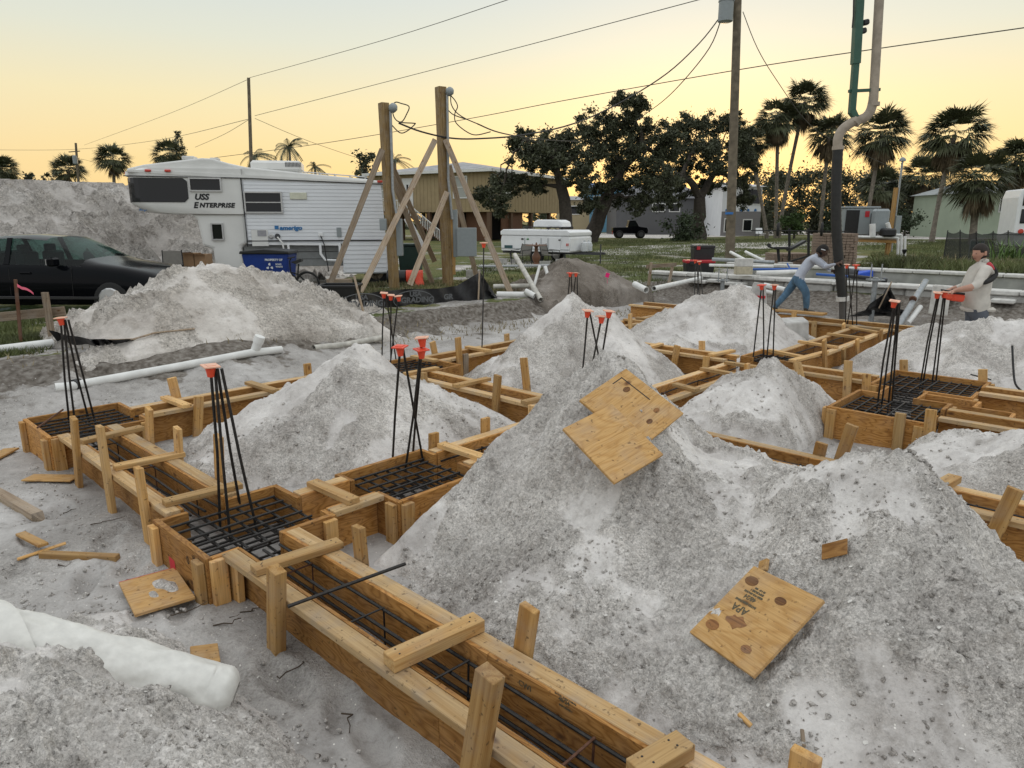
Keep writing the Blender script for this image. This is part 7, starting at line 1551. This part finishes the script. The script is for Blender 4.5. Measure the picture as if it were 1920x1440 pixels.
scrap('dark twig on the near edge of the largest pile', (1503, 1378), (1506, 1408), .014, .012, LUMW); scrap('small bent wood splinter near the right form', (1384, 1346), (1408, 1370), .02, .012, LUM)
a, b = P(540, 1137, TOP+.03), P(760, 1057, TOP+.06); stick('loose_rebar', 'loose rebar length lying across the near trench', 'rebar', a, b, .0095, REBAR, None, 6); a, b = on_plane(1185/3*0+70, 800, 'b', 1.45), on_plane(118, 767, 'b', 1.75); stick('loose_rebar', 'rusty rebar length on the far left corner box', 'rebar', P(70, 802, TOP+.02), P(118, 768, TOP+.05), .009, RUST, None, 6)
a, b = HP(1680, 705, 8.9), HP(1735, 712, 8.7); stick('loose_rebar', 'rebar length sticking up from the far mat box', 'rebar', P(1820, 702, TOP+.03), P(1858, 712, TOP+.01), .009, REBAR, None, 6)
m = MB(); m.tube(spl([HP(1898, 648, 7.6), HP(1900, 690, 7.5), HP(1904, 720, 7.4), HP(1918, 735, 7.35)], 4), .012, 6); m.build('wire_scrap', BLACK, None, label='bent dark wire hanging on the right sand slope', cat='wire')
# red marking and scrawl on the near box
for (s, x, y, sz) in (('0', 352, 1058, .07), ('H', 362, 1052, .05), ('L', 365, 1090, .06), ('N', 352, 1098, .05)):
    q = on_plane(x, y, 'b', 1.358); M = Matrix.Translation(q) @ Matrix((Vector((-UA[0], -UA[1], 0)), Vector((0, 0, 1)), Vector((-VB[0], -VB[1], 0)))).transposed().to_4x4(); o = text_mesh('scrawl', s, sz, mk, None, M @ Matrix.Rotation(.35, 4, 'Z'), ext=.0004); cf = [x_ for x_ in bpy.data.objects if x_.get('label', '').startswith('near box form')][0]; o.parent = cf; o.matrix_basis = rel(cf, wm(o))
q0, q1_ = on_plane(318, 1050, 'b', 1.3575), on_plane(329, 1085, 'b', 1.3575); mm = MB(); mm.add([on_plane(x, y, 'b', 1.3578)-wm(cf).translation for x, y in ((316, 1042), (327, 1052), (333, 1090), (321, 1076))], [(0, 1, 2, 3)]); mm.build('red_mark', rd, cf)

# ink stamps on the inner face of the long near form
for (s_, x, y, sz) in (('CWI', 972, 1283, .035), ('48/24', 1047, 1312, .024), ('RATED SHEATHING', 1040, 1300, .012), ('EXPOSURE 1', 1048, 1322, .012)):
    q = on_plane(x, y, 'b', 1.93-.111-.0012); M = Matrix.Translation(q) @ Matrix((Vector((-UA[0], -UA[1], 0)), Vector((0, 0, 1)), Vector((-VB[0], -VB[1], 0)))).transposed().to_4x4(); text_mesh('stamp', s_, sz, STAMP, f2, M, ext=.0003, bold=.0006)
# ---- white fabric roll
FAB = flat('white woven fabric', (.68, .67, .63), .5, noise=.10, scale=24, bump=.16)
e1 = P(440, 1304, -.275); e0 = HP(-70, 1176, 2.46)
t = thing('fabric_roll', 'crumpled white geotextile roll lying on the sand by the clodded heap', 'fabric roll', (e1+e0)/2); c = wm(t).translation; ax_ = (e1-e0); Lr = ax_.length; Mf = frame(ax_)
na, nn_ = 170, 96; rs = np.random.RandomState(4); V = []
_i, _j = np.meshgrid(np.arange(na+1)/na, np.arange(nn_)/nn_, indexing='ij'); _w = fbm(_i*7, _j*6, 3)*.6; CR = .017*(.5-np.sqrt(billow(_i*4+_j*3+_w, _j*13-_i*5+_w*2, 3, .55)))+.006*fbm(_i*40, _j*30, 2); CR *= (.5-np.abs(_j-.5))*2*.9+.1
for i in range(na+1):
    f = i/na; rad = (.114+.012*(1-f))*(1 if f < .95 else math.sqrt(max(.0, 1-((f-.95)/.05)**2*.72)))
    for j in range(nn_):
        a = 2*math.pi*j/nn_; w = .004*math.sin(3*a+f*9)+.003*math.sin(5*a-f*16+1)+.002*math.sin(8*a+f*31)+.005*math.sin(f*9+a)*max(0, .7-f); ridge = .012*abs(math.sin(2.2*a+f*6.5+1.2*math.sin(f*9)))**6*(1-f*.7)
        if f > .90: w *= .3; ridge = .0016*((i % 2))
        rr = rad+w+ridge+CR[i, j]*(.35+.65*(1-f)); V.append(e0+ax_*f-c+Mf @ Vector((0, math.cos(a)*rr, math.sin(a)*rr*(.93-.1*(1-f)))))
m = MB(); m.add(V, [(i*nn_+j, i*nn_+(j+1) % nn_, (i+1)*nn_+(j+1) % nn_, (i+1)*nn_+j) for i in range(na) for j in range(nn_)]); m.build('roll', FAB, t, smooth=True)
m = MB(); k0 = []
for r in range(7):
    rr = 1-r/7; dx = -.004 if r % 2 else .0
    k0 += [e1-c+Mf @ Vector((dx-.002, math.cos(2*math.pi*j/24)*.060*rr, math.sin(2*math.pi*j/24)*.056*rr)) for j in range(24)]
m.add(k0, [(r*24+j, r*24+(j+1) % 24, (r+1)*24+(j+1) % 24, (r+1)*24+j) for r in range(6) for j in range(24)]); m.build('rolled_end', FAB, t)
m = MB(); V = []; N = 14                                            # loose torn flap hanging over the near side
for i in range(N+1):
    for j in range(N+1):
        u, v = i/N, j/N; f = .12+.22*u; a = math.pi*.62-1.55*v-.5*u*v; rr = .165+.03*v*v+.008*math.sin(u*9+v*4); V.append(e0+ax_*(f+.05*v)-c+Mf @ Vector((0, -math.cos(a)*rr*-1 if False else math.cos(a+math.pi*.5)*rr*1.05, math.sin(a+math.pi*.0)*rr)))
# (flap follows the roll's camera side)
V = []
for i in range(N+1):
    for j in range(N+1):
        u, v = i/N, j/N; f = .0+(.10+.30*v)*u; a = R(60)+R(130)*v; rr = .130+.003*math.sin(u*8+1)+.006*v*(1-u); V.append(e0+ax_*f-c+Mf @ Vector((0, math.cos(a)*rr, math.sin(a)*rr)))
m.add(V, [(i*(N+1)+j, i*(N+1)+j+1, (i+1)*(N+1)+j+1, (i+1)*(N+1)+j) for i in range(N) for j in range(N)]); m.build('loose_flap', FAB, t, smooth=True, fix=False)

# ---- pipes on the bank
GPp = 'white pipes along the dug bank'
def ppipe(label, pts, r, mat, hollow=True):
    Q = [hit(x, y)+Vector((0, 0, r*.6+dz)) for x, y, dz in pts]; c = sum(Q, Vector())/len(Q); m = MB(); m.tube([q-c for q in Q], r, 12, cap=False); m.tube([q-c for q in Q], r*.84, 12, cap=False)
    return m.build('pvc_pipe', mat, None, smooth=True, loc=c, label=label, cat='pipe', group=GPp, fix=False), c
pp, c = ppipe('long white drain pipe lying on the ledge of the dug bank', [(104, 732, 0), (130, 730, 0), (330, 696, .02), (470, 670, .03), (528, 662, .02)], .055, PVC)
m = MB(); a, b = hit(478, 668)+Vector((0, 0, .06)), hit(478, 668)+Vector((.06, 0, .20)); m.tube([a-c, b-c], .065, 12); m.tube([b-c, b-c+(b-a).normalized()*.1], .075, 12); m.build('tee_fitting', PVC, pp, smooth=True); m = MB(); a, b = hit(138, 728), hit(150, 725); m.tube([a-c+Vector((0, 0, .03)), b-c+Vector((0, 0, .03))], .075, 12); m.build('rubber_coupling', BLACK, pp)
ppipe('white pipe length lying across the bank lip at the far left', [(-30, 668, .03), (100, 651, .03)], .055, PVC); ppipe('muddy white pipe half buried in the bank below the silt fence', [(588, 654, -.02), (650, 647, -.02), (716, 634, -.02)], .05, PVCD)
stick('pvc_pipe', 'long white pipe running along the bank top toward the totes', 'pipe', HP(1226, 541, 16.6), HP(1345, 515, 21), .06, PVC, GPp, 14, True); stick('pvc_pipe', 'short white pipe stub sticking out of the dark dirt mound', 'pipe', HP(1190, 533, 16.6), HP(1212, 544, 16.1), .075, PVC, GPp, 12, True)
GQ = 'plumbing pieces heaped behind the bank'
for lab, a, b, r, mt in (('thick dirty pipe leaning up from the plumbing heap', (965, 478, 17.2), (1014, 562, 15.6), .06, PVCD), ('long dirty pipe lying level in the plumbing heap', (925, 537, 16.6), (1052, 535, 16.6), .055, PVCD), ('thin white pipe leaning in the plumbing heap', (1012, 498, 16.5), (998, 548, 16.2), .035, PVC), ('white pipe leaning right in the plumbing heap', (1022, 500, 17), (1036, 545, 16.6), .045, PVC), ('white pipe lying low before the plumbing heap', (932, 552, 16), (1004, 553, 15.9), .07, PVC), ('white elbow pipe at the foot of the plumbing heap', (985, 546, 15.8), (1002, 555, 15.7), .07, PVC)):
    stick('pvc_pipe', lab, 'pipe', HP(*a), HP(*b), r, mt, GQ, 12, True)
# ---- silt fence
SILT = flat('black silt fabric', (.010, .010, .012), .45, noise=.3, scale=9, bump=.7); PRINT = flat('faded grey print', (.11, .115, .12), .7)
t = thing('silt_fence', 'crumpled black printed silt fence along the bank behind the posts', 'silt fence', P(800, 580, 0)); c = wm(t).translation
tp = [(632, 588), (660, 556), (700, 548), (760, 542), (820, 541), (856, 536), (900, 510), (932, 557)]; bt = [(630, 592), (652, 592), (700, 587), (760, 582), (820, 578), (856, 572), (900, 562), (932, 559)]
dd = [12.7, 13.0, 13.6, 14.2, 14.7, 15.1, 15.4, 15.7]; V = []; N = len(tp); sub = 6; rows_ = 5
def ipl(a, u): i = min(int(u), N-2); f = u-i; return a[i]*(1-f)+a[i+1]*f
nu = (N-1)*sub
for i in range(nu+1):
    u = i/sub; d = ipl(dd, u)
    for j in range(rows_+1):
        v = j/rows_; x = ipl([q[0] for q in tp], u)*v+ipl([q[0] for q in bt], u)*(1-v); y = ipl([q[1] for q in tp], u)*v+ipl([q[1] for q in bt], u)*(1-v); V.append(HP(x, y, d+.06*math.sin(i*1.3+j)+.05*v)-c)
m = MB(); m.add(V, [(i*(rows_+1)+j, (i+1)*(rows_+1)+j, (i+1)*(rows_+1)+j+1, i*(rows_+1)+j+1) for i in range(nu) for j in range(rows_)]); m.build('fabric', SILT, t, smooth=True, fix=False)
for (s, x, y, d, sz) in (('USA', 768, 556, 14.0, .13), ('GRADING', 752, 568, 13.95, .15), ('USA', 667, 562, 12.8, .12), ('GRADING', 650, 576, 12.75, .15), ('GR', 832, 561, 14.6, .15)):
    text_mesh('print', s, sz, PRINT, t, Matrix.Translation(HP(x, y, d-.14)) @ Matrix.Rotation(R(22), 4, 'Z') @ Matrix.Rotation(R(90), 4, 'X'), ext=.001, bold=.006, shear=.05)
for x, y, d in ((776, 563, 13.95), (680, 570, 12.75)):
    m = MB(); e_ = [HP(x, y, d-.12)-c+Vector((math.cos(a)*.38, math.cos(a)*.15, math.sin(a)*.19)) for a in [2*math.pi*i/28 for i in range(29)]]; m.tube(e_, .008, 4); m.build('print_ring', PRINT, t)
lumber('fence_stake', HP(664, 518, 12.6), HP(682, 588, 12.6), .035, .035, LUMW, t); lumber('fence_stake', HP(899, 508, 15.3), HP(897, 562, 15.3), .035, .035, LUMW, t)
t = thing('silt_fence', 'fallen end of black silt fence at the foot of the spoil heap', 'silt fence', hit(150, 645)); c = wm(t).translation; m = MB(); V = []
for i in range(25):
    f = i/24; x = 108+150*f; y = 640+10*math.sin(f*3)-6*f; hgt = .17*(1-f)**.7+.02; b_ = hit(x, y); 
    for j in range(4): V.append(b_-c+Vector((0, -.05*j+.03*math.sin(i*.9), hgt*j/3-.01)))
m.add(V, [(i*4+j, (i+1)*4+j, (i+1)*4+j+1, i*4+j+1) for i in range(24) for j in range(3)]); m.build('fabric', SILT, t, smooth=True, fix=False)
m = MB(); m.tube([hit(x, y)-c+Vector((0, 0, .03)) for x, y in ((200, 642), (250, 640), (290, 628), (365, 620))], .014, 5); m.build('edge_cord', LUMW, t)
# survey stakes at the left
t = thing('survey_stake', 'brown survey lath with a pink ribbon before the black sedan', 'stake', P(38, 645, 0)); d = wm(t).translation.y; lumber('lath', HP(29, 524, d), HP(40, 648, d), .045, .02, wood_mat('red brown lath', (.25, .12, .07), (.16, .07, .04)), t, up=(0, -1, 0))
m = MB(); V = []; c = wm(t).translation
for i in range(9): f = i/8; q = HP(32+30*f, 535+14*f+2*math.sin(f*8), d-.03)-c; V += [q+Vector((0, .02*math.sin(f*9), .022*(1-.3*f))), q+Vector((0, .02*math.sin(f*9), -.022*(1-.3*f)))]
m.add(V, [(2*i, 2*i+1, 2*i+3, 2*i+2) for i in range(8)]); m.build('ribbon', flat('pink ribbon', (.85, .16, .25), .6), t, fix=False)
d = P(96, 645, 0).y; lumber('batter_stake', HP(84, 548, d), HP(100, 648, d), .089, .04, LUMW, None, up=(0, -1, 0), label='grey weathered stake beside the ribboned lath', cat='stake'); lumber('batter_board', HP(-40, 598, d+.1), HP(122, 583, d+.1), .03, .13, LUMW, None, label='grey board lying level behind the weathered stake', cat='lumber')
t = thing('batter_trestle', 'low weathered batter-board frame right of the dark dirt mound', 'batter board', P(1240, 535, 0)); d = wm(t).translation.y; lumber('stake', HP(1221, 492, d), HP(1216, 535, d), .08, .04, LUMW, t, up=(0, -1, 0)); lumber('stake', HP(1262, 494, d+.8), HP(1254, 532, d+.8), .08, .04, LUMW, t, up=(0, -1, 0)); lumber('ledger', HP(1212, 500, d-.05), HP(1268, 496, d+.75), .03, .1, LUMW, t)
m = MB(); f_ = HP(1139, 516, 16.9); m.box((0, 0, 0), (.09, .01, .11), Euler((.2, .3, 0)).to_matrix()); m.tube([(0, 0, -.2), (0, 0, .06)], .004, 4); m.build('marker_flag', flat('hot pink flag', (.85, .02, .2), .6), None, loc=f_, label='hot pink marker flag on the dark dirt mound', cat='flag')
# ---- around the camper
t, w, h = pbox('recycling_bin', 'blue recycling bin with black lid and white print before the camper', 'bin', 455, 467, 541, 545, 16.3, .75, BLUE); BB = flat('blue bin plastic', (.006, .035, .22), .45)
m = MB(); s = .80; m.add([(-w/2*s, -.36*s, 0), (w/2*s, -.36*s, 0), (w/2*s, .36*s, 0), (-w/2*s, .36*s, 0), (-w/2*.95, -.36, h*.9), (w/2*.95, -.36, h*.9), (w/2*.95, .36, h*.9), (-w/2*.95, .36, h*.9)], [(0, 3, 2, 1), (4, 5, 6, 7), (0, 1, 5, 4), (1, 2, 6, 5), (2, 3, 7, 6), (3, 0, 4, 7)]); m.build('tub', BB, t, bevel=.04)
m = MB(); m.prism([(-w/2*1.02, 0, h*.88), (w/2*1.02, 0, h*.88), (w/2*.98, 0, h*.95), (0, 0, h), (-w/2*.98, 0, h*.95)], (0, -.40, 0), (0, .40, 0)); m.build('lid', BLACK, t, bevel=.02)
PW = flat('white print', (.6, .62, .65), .6); SM = lambda x, z: wm(t) @ Matrix.Translation((x, -.375+.0+.08*(1-z/h)*.9-.012, z)) @ Matrix.Rotation(R(90-4), 4, 'X')
text_mesh('print', 'PROPERTY OF', .065, PW, t, SM(.0, h*.72), bold=.003); text_mesh('print', 'SOLID', .05, PW, t, SM(.24, h*.62), bold=.002); text_mesh('print', 'WASTE', .05, PW, t, SM(.24, h*.56), bold=.002); text_mesh('print', 'RECYCLE ONLY', .04, PW, t, SM(.06, h*.42), bold=.002)
for i in range(3):                               # recycling arrows
    a = R(90+120*i); cxx, czz = .10+.055*math.cos(a), h*.58+.055*math.sin(a); m = MB(); M = (SM(cxx, czz) @ Matrix.Rotation(a, 4, 'Z')); m.add([(-.03, -.02, 0), (.03, -.02, 0), (.03, .01, 0), (0, .035, 0), (-.03, .01, 0)], [(0, 1, 2, 3, 4)]); o = m.build('arrow', PW, t); o.matrix_basis = rel(t, M)
for i in (-1, 1): m = MB(); m.lathe([(.02, -.03), (.12, -.03), (.12, .03), (.02, .03)], (i*w*.33, .33, .12), 14, Euler((0, R(90), 0)).to_matrix()); m.build('wheel', RUBBER, t)
# bicycle
t = thing('bicycle', 'small dark bicycle leaning by the recycling bin', 'bicycle', P(568, 555, 0)); d = wm(t).translation.y; c = wm(t).translation
def bq(x, y): return HP(x, y, d)-c
for x, y, r in ((577, 532, .26), (540, 535, .24)):
    m = MB(); q = bq(x, y); q.z = r+.03; m.tube([q+Vector((math.cos(a)*r, 0, math.sin(a)*r)) for a in [2*math.pi*i/24 for i in range(25)]], .028, 6); w = m.build('wheel', RUBBER, t, smooth=True); m = MB()
    for i in range(8): a = math.pi*i/8; m.tube([q+Vector((math.cos(a)*r, 0, math.sin(a)*r)), q-Vector((math.cos(a)*r, 0, math.sin(a)*r))], .004, 4)
    m.build('spokes', CHROME, w)
m = MB(); m.tube([bq(577, 532), bq(560, 515), bq(545, 510), bq(540, 535)], .02, 6); m.tube([bq(577, 532), bq(557, 532), bq(545, 510)], .02, 6); m.tube([bq(557, 532), bq(560, 495)], .02, 6); m.build('frame', BLACKM, t); m = MB(); m.prism([bq(546, 491), bq(566, 485), bq(567, 490), bq(555, 495)], (0, -.07, 0), (0, .07, 0)); m.build('saddle', BLACK, t); m = MB(); m.tube([bq(545, 510), bq(543, 490), bq(546, 483)], .016, 6); m.tube([bq(546, 483)+Vector((0, -.25, 0)), bq(546, 483)+Vector((0, .25, 0))], .014, 6); m.build('handlebar', BLACKM, t)
# tub, crate, cone, chair, boxes
t, w, h = pbox('mortar_tub', 'wide black mortar tub in front of the camper', 'tub', 597, 534, 668, 566, 14.6, .6, BLACK); m = MB(); m.add([(-w*.42, -.25, 0), (w*.42, -.25, 0), (w*.42, .25, 0), (-w*.42, .25, 0), (-w*.48, -.3, h*.85), (w*.48, -.3, h*.85), (w*.48, .3, h*.85), (-w*.48, .3, h*.85)], [(0, 3, 2, 1), (0, 1, 5, 4), (1, 2, 6, 5), (2, 3, 7, 6), (3, 0, 4, 7)]); m.build('tub', BLACK, t, bevel=.02)
m = MB(); [m.box(cc, dd_, None, .01) for cc, dd_ in (((0, -.31, h*.9), (w, .06, h*.15)), ((0, .31, h*.9), (w, .06, h*.15)), ((-w*.49, 0, h*.9), (.05, .56, h*.15)), ((w*.49, 0, h*.9), (.05, .56, h*.15)))]; m.build('rim', BLACK, t)
t, w, h = pbox('timber_cribbing', 'stacked grey timber blocks under the camper side', 'timber', 592, 512, 648, 538, 16.8, .4, LUMW)
for i in range(3): lumber('block', (wm(t).translation.x-w*.45+.1*i, wm(t).translation.y, h*(.17+.33*i)), (wm(t).translation.x+w*.35+.1*i, wm(t).translation.y, h*(.17+.33*i)), .2, h*.3, LUMW, t)
def cone(label, x, y0, y1, d):
    h = HP(x, y0, d).z; t = thing('traffic_cone', label, 'traffic cone', (HP(x, 415, d).x, d, 0), group='orange traffic cones'); z = max(.4, HP(x, y0, d).z); m = MB(); m.lathe([(.16, .03), (.12, .12), (.03, z)], (0, 0, 0), 14); m.build('cone', ORANGE, t, smooth=True); m = MB(); m.lathe([(.105, .30*z), (.107, .30*z), (.082, .55*z), (.08, .55*z)], (0, 0, 0), 14); m.build('white_collar', WHITE, t); m = MB(); m.box((0, 0, .02), (.36, .36, .03), None, .01); m.build('base', ORANGE, t)
cone('orange traffic cone with white collar between the power posts', 783, 515, 545, 18.2)
t = thing('barricade', 'orange and black plastic drum lying behind the shorter post', 'barrel', (HP(765, 415, 18.8).x, 18.8, 0)); m = MB(); m.tube([(-.6, 0, .22), (-.1, 0, .22)], .2, 14); m.build('black_half', BLACK, t, smooth=True); m = MB(); m.tube([(-.098, 0, .22), (.35, .05, .22)], .2, 14); m.build('orange_half', ORANGE, t, smooth=True)
t = thing('garbage_cart', 'dark green wheeled garbage cart behind the shorter post', 'bin', (HP(768, 415, 20.5).x, 20.5, 0)); m = MB(); m.add([(-.27, -.3, 0), (.27, -.3, 0), (.27, .3, 0), (-.27, .3, 0), (-.33, -.36, 1.0), (.33, -.36, 1.0), (.33, .36, 1.0), (-.33, .36, 1.0)], [(0, 3, 2, 1), (4, 5, 6, 7), (0, 1, 5, 4), (1, 2, 6, 5), (2, 3, 7, 6), (3, 0, 4, 7)]); m.build('tub', flat('dark green bin', (.01, .035, .028), .5), t, bevel=.03); m = MB(); m.box((0, 0, 1.04), (.7, .78, .07), Euler((0, 0, 0)).to_matrix(), .02); m.build('lid', flat('dark green lid', (.01, .03, .025), .5), t); m = MB(); m.add([(-.1, -.45, 1.75), (.35, -.45, .95), (.5, -.45, 1.0), (.05, -.45, 1.85), (-.1, -.42, 1.75), (.35, -.42, .95), (.5, -.42, 1.0), (.05, -.42, 1.85)], [(0, 1, 2, 3), (7, 6, 5, 4), (0, 4, 5, 1), (2, 6, 7, 3)]); m.build('white_panel', WHITE, t)
def patio_chair(label, x0, x1, yt, yb, d, mat, ry=0.0, name='patio_chair', group='patio chairs'):
    p, q = HP(x0, yt, d), HP(x1, yb, d); w = q.x-p.x; t = thing(name, label, 'chair', ((p.x+q.x)/2, d, 0), ry, group); H = p.z; s = H*.5
    for sx in (-1, 1):
        m = MB(); m.tube([(sx*w/2, .25, 0), (sx*w/2, .22, s), (sx*w/2*.95, .34, H)], .014, 6); m.build('back_leg', BLACKM, t); m = MB(); m.tube([(sx*w/2, -.25, 0), (sx*w/2, -.25, s+.18), (sx*w/2, .2, s+.2)], .014, 6); m.build('arm', BLACKM, t)
    m = MB(); m.box((0, 0, s), (w*.95, .5, .03), None, .01); m.build('seat', mat, t); m = MB(); m.prism([(-w*.46, .22, s+.03), (w*.46, .22, s+.03), (w*.44, .33, H-.02), (-w*.44, .33, H-.02)], (0, 0, 0), (0, .015, 0)); m.build('backrest', mat, t)
SLING = flat('grey brown sling fabric', (.16, .15, .135), .8)
patio_chair('grey sling patio chair between the sedan and the camper', 303, 342, 470, 505, 16.6, SLING, .4); patio_chair('dark patio chair left of the round table by the trailer', 963, 992, 457, 490, 27.2, SLING, -.8); patio_chair('dark patio chair right of the round table by the trailer', 1018, 1045, 457, 490, 27.0, SLING, 1.0)
for i, (x0, x1, y0, y1, lab) in enumerate(((343, 364, 475, 500, 'brown cardboard box beside the camper neck'), (364, 385, 477, 500, 'second cardboard box touching the camper neck'))):
    t, w, h = pbox('cardboard_box', lab, 'box', x0, y0, x1, y1, 17.2, .4, PVC, group='cardboard boxes'); z = wm(t).translation.z; m = MB(); m.box((0, 0, h/2), (w*.97, .4, h), None, .005); m.build('carton', flat('cardboard %d' % i, (.32, .20, .11), .85), t); m = MB(); m.add([(-w*.48, -.2, h), (w*.48, -.2, h), (w*.48, -.36, h*1.1), (-w*.48, -.36, h*1.1)], [(0, 1, 2, 3)]); m.build('flap', flat('cardboard flap %d' % i, (.36, .23, .13), .85), t)
lumber('crate_shelf', HP(330, 503, 16.9), HP(400, 503, 16.9), .7, .06, LUMW, None, label='low grey board holding up the cardboard boxes', cat='board')
t = thing('round_table', 'small round wooden table with turned pedestal by the trailer', 'table', (HP(1006, 415, 26.4).x, 26.4, 0)); zt = HP(0, 459, 26.4).z; WD = flat('red brown wood', (.16, .07, .035), .5); m = MB(); m.lathe([(.4, zt-.03), (.42, zt-.015), (.4, zt)], (0, 0, 0), 20); m.build('table_top', WD, t); m = MB(); m.lathe([(.16, .02), (.17, .08), (.09, .18), (.15, .32), (.16, .42), (.07, .58), (.06, zt-.1), (.12, zt-.035)], (0, 0, 0), 14); m.build('pedestal', WD, t, smooth=True); m = MB(); m.lathe([(.02, 0), (.04, .03), (.015, .09)], (0, 0, zt), 8); m.build('finial', WD, t)
for lab, x0, x1, y0, y1, d in (('hollow concrete block left of the round table', 936, 951, 485, 494, 27), ('hollow concrete block under the round table', 957, 970, 486, 493, 27.4), ('hollow concrete block right of the round table', 1012, 1032, 490, 499, 25.6), ('hollow concrete block nearest the dark dirt mound', 1042, 1061, 486, 497, 25.8), ('hollow concrete block behind the taller power post', 874, 898, 507, 522, 20.3)): block(lab, x0, y0, x1, y1, d, CONC)
lumber('step_board', HP(900, 499, 24.5), HP(1090, 497, 24), .5, .05, flat('grey decking', (.34, .35, .36), .8), None, label='long pale board lying before the concrete blocks', cat='board')
patio_chair('white plastic chair on the far shell road', 1419, 1434, 427, 443, 66, WHITE, .3)

# ============================================================ SHELL BITS AND CLODS
def form_mask(a, b):
    m = np.zeros(len(a), bool)
    for lo, hi, c0, c1 in ((-2, 6.8, 1.33, 1.97), (-2, 3.6, 4.9, 5.5), (4.1, 6.5, 4.95, 5.5)): m |= (a > lo) & (a < hi) & (b > c0) & (b < c1)
    for lo, hi, c0, c1 in ((1.9, 5.0, 6.8, 7.4), (2.1, 8.5, 3.4, 4.25)): m |= (b > lo) & (b < hi) & (a > c0) & (a < c1)
    m |= (a > 3.4) & (a < 4.5) & (b > 1.3) & (b < 2.3); m |= (a > 6.6) & (a < 7.7) & (b > 1.3) & (b < 2.3); m |= (a > 1.2) & (a < 2.4) & (b > 6.9) & (b < 9.5)
    return m
def scatter(name, label, n, smin, smax, mat, kind, seed, far=9.0, clump=1.4, cat='debris'):
    rs = np.random.RandomState(seed); u = rs.rand(n*5); d = .9+(far-.9)*u**1.3; th = rs.uniform(-.72, .72, n*5); X = d*np.tan(th); Y = d
    w = np.clip(.45+clump*fbm(X*2.3+50, Y*2.3, 3), .02, 1); k = rs.rand(len(X)) < w; X = X[k]; Y = Y[k]; z, a, b = sand_z(X, Y); k = ~form_mask(a, b); X = X[k][:n]; Y = Y[k][:n]; z = z[k][:n]; m = len(X)
    s = smin+(smax-smin)*rs.rand(m)**3.2
    if kind == 'clod':
        base = np.array([(1, 0, 0), (-1, 0, 0), (0, 1, 0), (0, -1, 0), (0, 0, 1), (0, 0, -1), (.6, .6, .5), (-.6, .6, .5), (.6, -.6, .5), (-.6, -.6, .5)], float)
        f = np.array([(4, 6, 7), (4, 7, 9), (4, 9, 8), (4, 8, 6), (0, 2, 6), (2, 7, 6), (2, 1, 7), (1, 9, 7), (1, 3, 9), (3, 8, 9), (3, 0, 8), (0, 6, 8), (2, 0, 5), (1, 2, 5), (3, 1, 5), (0, 3, 5)])
    else:
        base = np.array([(1, 0, 0), (.5, .8, .1), (-.5, .8, .1), (-1, 0, 0), (-.5, -.7, .1), (.5, -.7, .1), (0, 0, .38)], float); f = np.array([(i, (i+1) % 6, 6) for i in range(6)]); 
    nb = len(base); V = base[None]*(1+.35*rs.normal(size=(m, nb, 1))*(1 if kind == 'clod' else .4))*s[:, None, None]*(np.array([1, 1, .75]) if kind == 'clod' else np.array([1, .75, 1]))
    ax = rs.normal(size=(m, 3)); ax /= np.linalg.norm(ax, axis=1)[:, None]; an = rs.uniform(0, 6.28, m) if kind == 'clod' else rs.normal(size=m)*.5
    yaw = rs.uniform(0, 6.28, m); cy, sy = np.cos(yaw)[:, None], np.sin(yaw)[:, None]; V = np.stack([V[:, :, 0]*cy-V[:, :, 1]*sy, V[:, :, 0]*sy+V[:, :, 1]*cy, V[:, :, 2]], 2)
    c, sn = np.cos(an)[:, None, None], np.sin(an)[:, None, None]; A = ax[:, None, :]; V = V*c+np.cross(np.broadcast_to(A, V.shape), V)*sn+A*(V*A).sum(-1, keepdims=True)*(1-c)
    V += np.stack([X, Y, z+s*.05], 1)[:, None, :]; Q = (f[None]+(np.arange(m)*nb)[:, None, None]).reshape(-1, 3)
    me = np_mesh(name, V.reshape(-1, 3), Q); me.materials.append(mat)
    o = bpy.data.objects.new(name, me); COL.objects.link(o); tag(o, label, cat, kind='stuff')
scatter('sand_clods', 'crumbly grey clods scattered over the sand', 13000, .002, .016, SAND, 'clod', 1, 8.0); scatter('shell_fragments', 'small white shell fragments scattered over the sand', 4500, .002, .012, flat('shell', (.66, .64, .60), .5, noise=.2, scale=30), 'shell', 2, 9.0, .6)
scatter('dark_clods', 'darker damp clods scattered over the sand', 3000, .002, .010, sand_mat('damp sand', (.30, .285, .27), (.38, .365, .35), (.45, .44, .42)), 'clod', 5, 7.0)
# twigs and dead roots by the near form
rs_ = random.Random(12)
for k, (x, y) in enumerate(((120, 965), (170, 985), (430, 1160), (400, 1175), (450, 1150), (320, 1155), (235, 1090), (110, 1060), (520, 1270), (640, 1340))):
    a = hit(x, y); pts = [a+Vector((0, 0, .006))]
    for i in range(5): pts.append(pts[-1]+Vector((rs_.gauss(.02, .02), rs_.gauss(0, .025), rs_.uniform(-.004, .010))))
    m = MB(); m.tube([p_-a for p_ in pts], [.004, .004, .0035, .003, .0025, .002], 5); m.build('twig', flat('dead root', (.07, .05, .035), .9) if k == 0 else bpy.data.materials['dead root'], None, loc=a, label='thin dead root lying on the sand beside the near form', cat='twig', group='dead roots on the sand')
